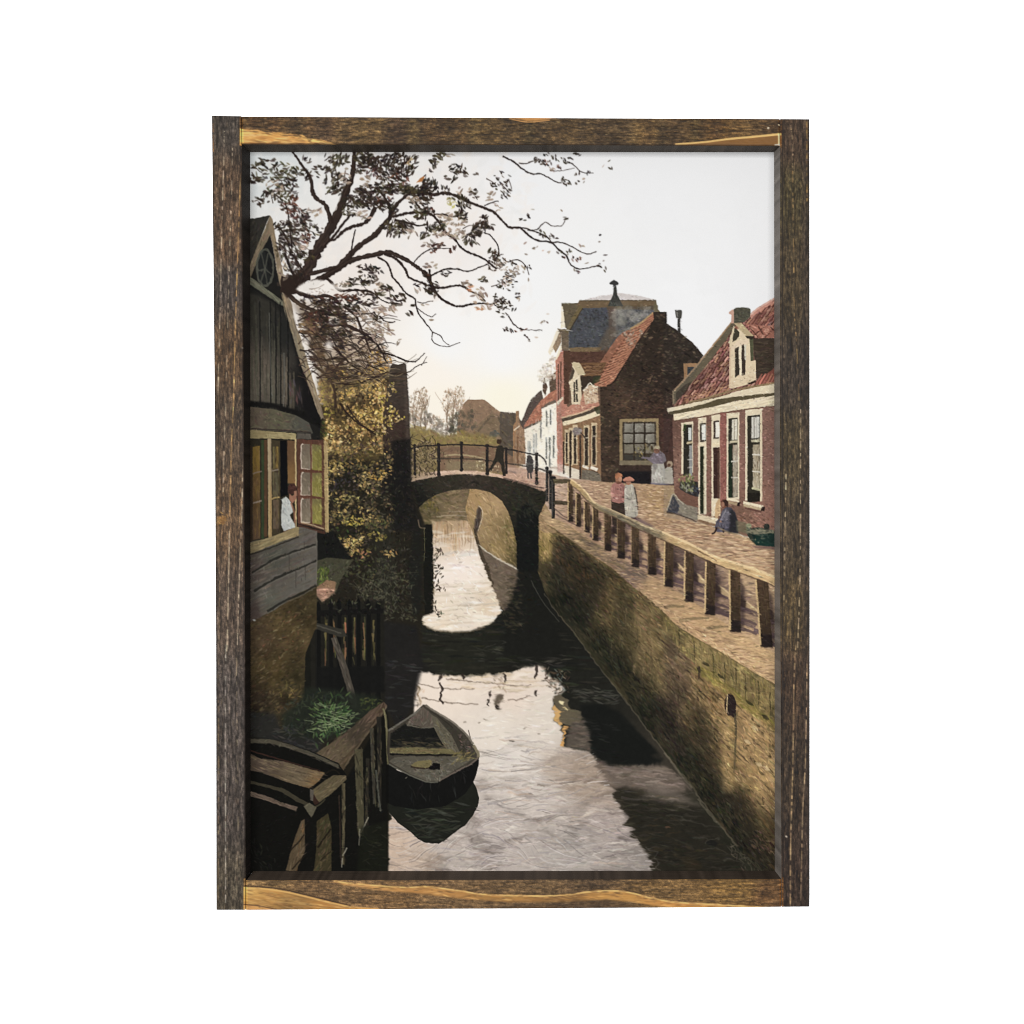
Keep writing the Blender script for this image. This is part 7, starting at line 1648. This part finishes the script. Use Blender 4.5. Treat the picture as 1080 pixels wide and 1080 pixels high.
C[sl] *= 1 - m[2][..., None] * np.array([.0, .03, .07], np.float32)
clipto()
GRAIN = GV * .6 + GS * .4
GRAINH = GH * .6 + GT * .4

# =================================================================== the scene itself
import bpy
from mathutils import Vector

U = .0006                                  # metres per unit: the frame is about 0.38 m by 0.50 m
DEP, DCAM = 32.0, 1330.0                   # depth of the frame's rebate, distance of the camera
EX, EY = 584.0, 523.0                      # the point of the frame the lens faces
E = 3.3                                    # light on the picture, relative to a full white


def pt(x, y, z=0.0):                       # a point of the picture plane (y down) in metres
    return ((x - 540) * U, z * U, (540 - y) * U)


def back(x, y, z):                         # the point behind (x, y) seen through the opening, z units back
    k = (DCAM + z) / DCAM
    return (EX + (x - EX) * k, EY + (y - EY) * k)


def lin(c):
    c = np.clip(np.asarray(c, np.float32) / 255, 0, 1)
    return np.where(c <= .04045, c / 12.92, ((c + .055) / 1.055) ** 2.4)


def sample(x, y):
    fx = np.clip((x - OX) * S - .5, 0, W - 1.001)
    fy = np.clip((y - OY) * S - .5, 0, H - 1.001)
    ix, iy = fx.astype(int), fy.astype(int)
    tx, ty = (fx - ix)[..., None], (fy - iy)[..., None]
    return (C[iy, ix] * (1 - tx) + C[iy, ix + 1] * tx) * (1 - ty) + (C[iy + 1, ix] * (1 - tx) + C[iy + 1, ix + 1] * tx) * ty


scene = bpy.context.scene
col = scene.collection


def mesh_object(name, verts, quads, cols, mat, parent=None, smooth=False):
    me = bpy.data.meshes.new(name)
    v = np.asarray(verts, np.float32)
    f = np.asarray(quads, np.int32)
    me.vertices.add(len(v))
    me.vertices.foreach_set('co', v.ravel())
    me.loops.add(f.size)
    me.loops.foreach_set('vertex_index', f.ravel())
    me.polygons.add(len(f))
    me.polygons.foreach_set('loop_start', np.arange(len(f), dtype=np.int32) * 4)
    me.update(calc_edges=True)
    me.validate()
    at = me.color_attributes.new('pigment', 'FLOAT_COLOR', 'POINT')
    rgba = np.ones((len(v), 4), np.float32)
    rgba[:, :3] = cols
    at.data.foreach_set('color', rgba.ravel())
    if smooth:
        me.polygons.foreach_set('use_smooth', np.ones(len(f), bool))
    me.materials.append(mat)
    o = bpy.data.objects.new(name, me)
    col.objects.link(o)
    if parent:
        o.parent = parent
    return o


def pigment_material(name, rough, spec, bump_scale, bump, stretch=(1, 1, 1), vary=.0):
    m = bpy.data.materials.new(name)
    m.use_nodes = True
    nt = m.node_tree
    b = nt.nodes['Principled BSDF']
    a = nt.nodes.new('ShaderNodeAttribute')
    a.attribute_name = 'pigment'
    tc = nt.nodes.new('ShaderNodeTexCoord')
    mp = nt.nodes.new('ShaderNodeMapping')
    mp.inputs['Scale'].default_value = stretch
    nz = nt.nodes.new('ShaderNodeTexNoise')
    nz.inputs['Scale'].default_value = bump_scale
    nz.inputs['Detail'].default_value = 6
    nt.links.new(tc.outputs['Object'], mp.inputs['Vector'])
    nt.links.new(mp.outputs['Vector'], nz.inputs['Vector'])
    mr = nt.nodes.new('ShaderNodeMapRange')
    mr.inputs['From Min'].default_value, mr.inputs['From Max'].default_value = .25, .75
    mr.inputs['To Min'].default_value, mr.inputs['To Max'].default_value = 1 - vary, 1 + vary
    mx = nt.nodes.new('ShaderNodeVectorMath')
    mx.operation = 'SCALE'
    nt.links.new(nz.outputs['Fac'], mr.inputs['Value'])
    nt.links.new(a.outputs['Color'], mx.inputs[0])
    nt.links.new(mr.outputs['Result'], mx.inputs['Scale'])
    nt.links.new(mx.outputs['Vector'], b.inputs['Base Color'])
    bp = nt.nodes.new('ShaderNodeBump')
    bp.inputs['Strength'].default_value = bump
    bp.inputs['Distance'].default_value = .0004
    nt.links.new(nz.outputs['Fac'], bp.inputs['Height'])
    nt.links.new(bp.outputs['Normal'], b.inputs['Normal'])
    b.inputs['Roughness'].default_value = rough
    b.inputs['Specular IOR Level'].default_value = spec
    return m


wood_v = pigment_material('stained_wood_upright', .62, .07, 900, .3, (1, 1, .06), .10)
wood_h = pigment_material('stained_wood_level', .62, .07, 900, .3, (.06, 1, 1), .10)
ink = pigment_material('printed_ink', .9, 0.0, 1600, .02, (1, 1, 1), .02)

picture = bpy.data.objects.new('framed_picture', None)
col.objects.link(picture)
picture.location = (0, 0, 0)
picture['label'] = 'canal village print in a dark stained wood frame with pale grain streaks'
picture['category'] = 'picture'


def member(name, front, rear, na, nb, mat, grain_map, side, label=None):
    """one length of frame moulding. front / rear: four corners (tl, tr, br, bl) or two edges as polylines"""
    (e0, e1) = front                      # two long edges as polylines of equal length
    s = np.linspace(0, 1, na)

    def along(poly):
        p = np.array(poly, float)
        d = np.concatenate([[0], np.cumsum(np.hypot(*np.diff(p, axis=0).T))])
        d /= d[-1]
        return np.stack([np.interp(s, d, p[:, 0]), np.interp(s, d, p[:, 1])], 1)
    A, B = along(e0), along(e1)
    t = np.linspace(0, 1, nb)[None, :, None]
    G = A[:, None] * (1 - t) + B[:, None] * t                    # na x nb x 2
    X, Y = G[..., 0], G[..., 1]
    cols = lin(sample(X, Y)).reshape(-1, 3) / (E * 1.3)
    iy = np.clip(((Y - OY) * S).astype(int), 0, H - 1)
    ix = np.clip(((X - OX) * S).astype(int), 0, W - 1)
    z = -.35 - .3 * grain_map[iy, ix]                              # open grain, about 0.2 mm
    r = np.minimum(np.minimum(np.arange(na)[:, None], np.arange(na)[::-1][:, None]) * 1.0, 1e9)
    r = np.minimum(r, np.minimum(np.arange(nb)[None, :], np.arange(nb)[::-1][None, :]))
    z = z - .7 * (r == 0) - .2 * (r == 1)                          # eased edges
    V = np.stack([(X - 540) * U, -z * U, (540 - Y) * U], -1).reshape(-1, 3)
    idx = np.arange(na * nb).reshape(na, nb)
    Q = np.stack([idx[:-1, :-1], idx[1:, :-1], idx[1:, 1:], idx[:-1, 1:]], -1).reshape(-1, 4)
    # sides: walk the rim, drop to the rear outline
    rim = np.concatenate([idx[:, 0], idx[-1, 1:], idx[::-1, -1][1:], idx[0, ::-1][1:-1]])
    n = len(rim)
    R0, R1 = along(rear[0]), along(rear[1])
    RG = R0[:, None] * (1 - t) + R1[:, None] * t
    RX, RY = RG[..., 0].ravel()[rim], RG[..., 1].ravel()[rim]
    base = len(V)
    side_top = V[rim]
    rings = [side_top]
    for k in (.33, .66, 1.0):
        bx = X.ravel()[rim] * (1 - k) + RX * k
        by = Y.ravel()[rim] * (1 - k) + RY * k
        rings.append(np.stack([(bx - 540) * U, np.full(n, DEP * k * U), (540 - by) * U], -1))
    SV = np.concatenate(rings)
    sc = np.array(lin(side) / E)  # tone per member, with the light on its inner face mixed in
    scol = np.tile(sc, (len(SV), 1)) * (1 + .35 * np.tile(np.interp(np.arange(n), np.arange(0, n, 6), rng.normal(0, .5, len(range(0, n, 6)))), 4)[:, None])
    SQ = []
    for k in range(3):
        a = base + k * n + np.arange(n)
        b = base + k * n + (np.arange(n) + 1) % n
        SQ.append(np.stack([a, a + n, b + n, b], -1))
    SQ = np.concatenate(SQ)[:, ::-1]
    # back face
    c0 = len(V) + len(SV)
    corners = [R0[0], R0[-1], R1[-1], R1[0]]
    BV = np.array([((x - 540) * U, DEP * U, (540 - y) * U) for x, y in corners])
    BQ = np.array([[c0, c0 + 3, c0 + 2, c0 + 1]])
    o = mesh_object(name, np.concatenate([V, SV, BV]), np.concatenate([Q, SQ, BQ]),
                    np.clip(np.concatenate([cols, scol, np.tile(sc, (4, 1))]), .002, .9), mat, picture)
    if label:
        o['label'] = label
    return o


# rear inner corners of the rebate, set back so that the opening shows as it does
itl, itr, ibr, ibl = back(263.8, 160.4, DEP), back(816.4, 160.4, DEP), back(817.2, 918.4, DEP), back(264.4, 918.8, DEP)
LI = [(254.2, 122.2), (256.6, 420), (258.2, 680), (258.6, 960)]
LO = [(223.2, 121.6), (226.2, 420), (227.6, 680), (228, 960)]
RI = [(823.2, 125.2), (822.8, 540), (824.6, 956.8)]
RO = [(853.8, 125.4), (854.2, 540), (854, 956.6)]


def ext(a, b, y):                          # the line a-b carried on to height y
    f = (y - a[1]) / (b[1] - a[1])
    return (a[0] + (b[0] - a[0]) * f, y)


def extx(a, b, x):
    f = (x - a[0]) / (b[0] - a[0])
    return (x, a[1] + (b[1] - a[1]) * f)


member('stile', (LO, LI), (LO, [ext(itl, ibl, 122.2), ext(itl, ibl, 960)]), 1250, 46, wood_v, GRAIN, (58, 52, 48))  # darker side: the inner face's shade is put into this colour
member('stile', (RI, RO), ([ext(itr, ibr, 125.2), ext(itr, ibr, 956.8)], RO), 1250, 46, wood_v, GRAIN, (176, 166, 156),  # pale grey side paints in the light caught by the inner face
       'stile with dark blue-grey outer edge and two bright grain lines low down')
TI, TO = [(254.9, 151.8), (540, 152.6), (822.5, 153.6)], [(254.9, 122.6), (540, 124), (822.5, 125.2)]
member('rail', (TO, TI), (TO, [extx(itl, itr, 254.9), extx(itl, itr, 822.5)]), 850, 44, wood_h, GRAINH, (104, 93, 82),  # side colour lightened to carry the light on the inner face
       'rail with flame figure and raw yellow wedges at its ends')
BI, BO = [(259.3, 928.8), (540, 928.2), (823.9, 927.6)], [(259.3, 960), (540, 958.6), (823.9, 956.8)]
member('rail', (BI, BO), ([extx(ibl, ibr, 259.3), extx(ibl, ibr, 823.9)], BO), 850, 46, wood_h, GRAINH, (104, 90, 78),  # light falling on the inner face is part of this side tone
       'rail with two long pale wavy grain bands')

# the printed panel: a 2 mm board held behind the frame, its ink one colour per point
ZP = DEP + .5
x0, x1, y0, y1 = 262.2, 818.8, 158.4, 920.6
nx, ny = int((x1 - x0) * 1.6), int((y1 - y0) * 1.6)
gx, gy = np.meshgrid(np.linspace(x0, x1, nx), np.linspace(y0, y1, ny))
k = (DCAM + ZP) / DCAM
PX, PY = EX + (gx - EX) * k, EY + (gy - EY) * k
V = np.stack([(PX - 540) * U, np.full(gx.shape, ZP * U), (540 - PY) * U], -1).reshape(-1, 3)
pc = lin(sample(gx, gy)).reshape(-1, 3) / E
idx = np.arange(nx * ny).reshape(ny, nx)
Q = np.stack([idx[:-1, :-1], idx[1:, :-1], idx[1:, 1:], idx[:-1, 1:]], -1).reshape(-1, 4)
rim = np.concatenate([idx[0, :], idx[1:, -1], idx[-1, ::-1][1:], idx[::-1, 0][1:-1]])
n = len(rim)
BVr = V[rim].copy()
BVr[:, 1] += 4 * U
a = np.arange(n)
SQ = np.stack([rim[a], rim[(a + 1) % n], len(V) + (a + 1) % n, len(V) + a], -1)
c = [0, nx - 1, nx + ny - 2, 2 * nx + ny - 3]
BQ = np.array([[len(V) + i for i in c]])
art = mesh_object('art_print', np.concatenate([V, BVr]), np.concatenate([Q, SQ, BQ]),
                  np.concatenate([pc, np.full((n, 3), .25)]), ink, picture, True)
art['label'] = 'flat printed canal scene with arched bridge, moored rowing boat and brick houses'

# ------------------------------------------------------------------ white wall behind
wm = bpy.data.materials.new('white_wall_paint')
wm.use_nodes = True
b = wm.node_tree.nodes['Principled BSDF']
b.inputs['Roughness'].default_value = .9
b.inputs['Specular IOR Level'].default_value = .05
nz = wm.node_tree.nodes.new('ShaderNodeTexNoise')
nz.inputs['Scale'].default_value = 60
rp = wm.node_tree.nodes.new('ShaderNodeValToRGB')
rp.color_ramp.elements[0].color = (.60, .60, .60, 1)
rp.color_ramp.elements[1].color = (.64, .64, .64, 1)
wm.node_tree.links.new(nz.outputs['Fac'], rp.inputs['Fac'])
wm.node_tree.links.new(rp.outputs['Color'], b.inputs['Base Color'])
yw = (ZP + 4.6) * U
me = bpy.data.meshes.new('wall')
hw = 1.6
me.from_pydata([(-hw, yw, -hw), (hw, yw, -hw), (hw, yw, hw), (-hw, yw, hw), (-hw, yw + .1, -hw), (hw, yw + .1, -hw), (hw, yw + .1, hw), (-hw, yw + .1, hw)], [],
               [(0, 1, 2, 3), (5, 4, 7, 6), (4, 0, 3, 7), (1, 5, 6, 2), (3, 2, 6, 7), (4, 5, 1, 0)])
me.materials.append(wm)
wall = bpy.data.objects.new('wall', me)
col.objects.link(wall)
wall['kind'] = 'structure'
wall['label'] = 'plain bright white wall behind the framed picture'

# ------------------------------------------------------------------ studio light
world = bpy.data.worlds.new('World')
scene.world = world
world.use_nodes = True
bg = world.node_tree.nodes['Background']
bg.inputs['Color'].default_value = (1, 1, 1, 1)
bg.inputs['Strength'].default_value = .5


def softbox(name, loc, size, power):
    l = bpy.data.lights.new(name, 'AREA')
    l.shape = 'SQUARE'
    l.size = size
    l.energy = power
    l.color = (1, 1, 1)
    o = bpy.data.objects.new(name, l)
    col.objects.link(o)
    o.location = loc
    o.rotation_euler = (Vector((0, 0, 0)) - Vector(loc)).to_track_quat('-Z', 'Y').to_euler()
    return o


softbox('softbox', (-.45, -2.4, .15), .9, 102)
softbox('softbox', (.36, -2.4, .15), .9, 82)

# ------------------------------------------------------------------ camera
cam = bpy.data.cameras.new('camera')
cam.sensor_width = 36
cam.lens = 36 * DCAM / 1080
cam.shift_x = (540 - EX) / 1080
cam.shift_y = (EY - 540) / 1080
cam.clip_start, cam.clip_end = .01, 50
co = bpy.data.objects.new('camera', cam)
col.objects.link(co)
x, _, z = pt(EX, EY)
co.location = (x, -DCAM * U, z)
co.rotation_euler = (math.pi / 2, 0, 0)
scene.camera = co

scene.view_settings.view_transform = 'Standard'
scene.view_settings.look = 'None'
scene.view_settings.exposure = 0
scene.view_settings.gamma = 1
scene.view_settings.use_curve_mapping = False
scene.cycles.max_bounces = 5
scene.cycles.use_denoising = False
scene.cycles.filter_width = 1.1
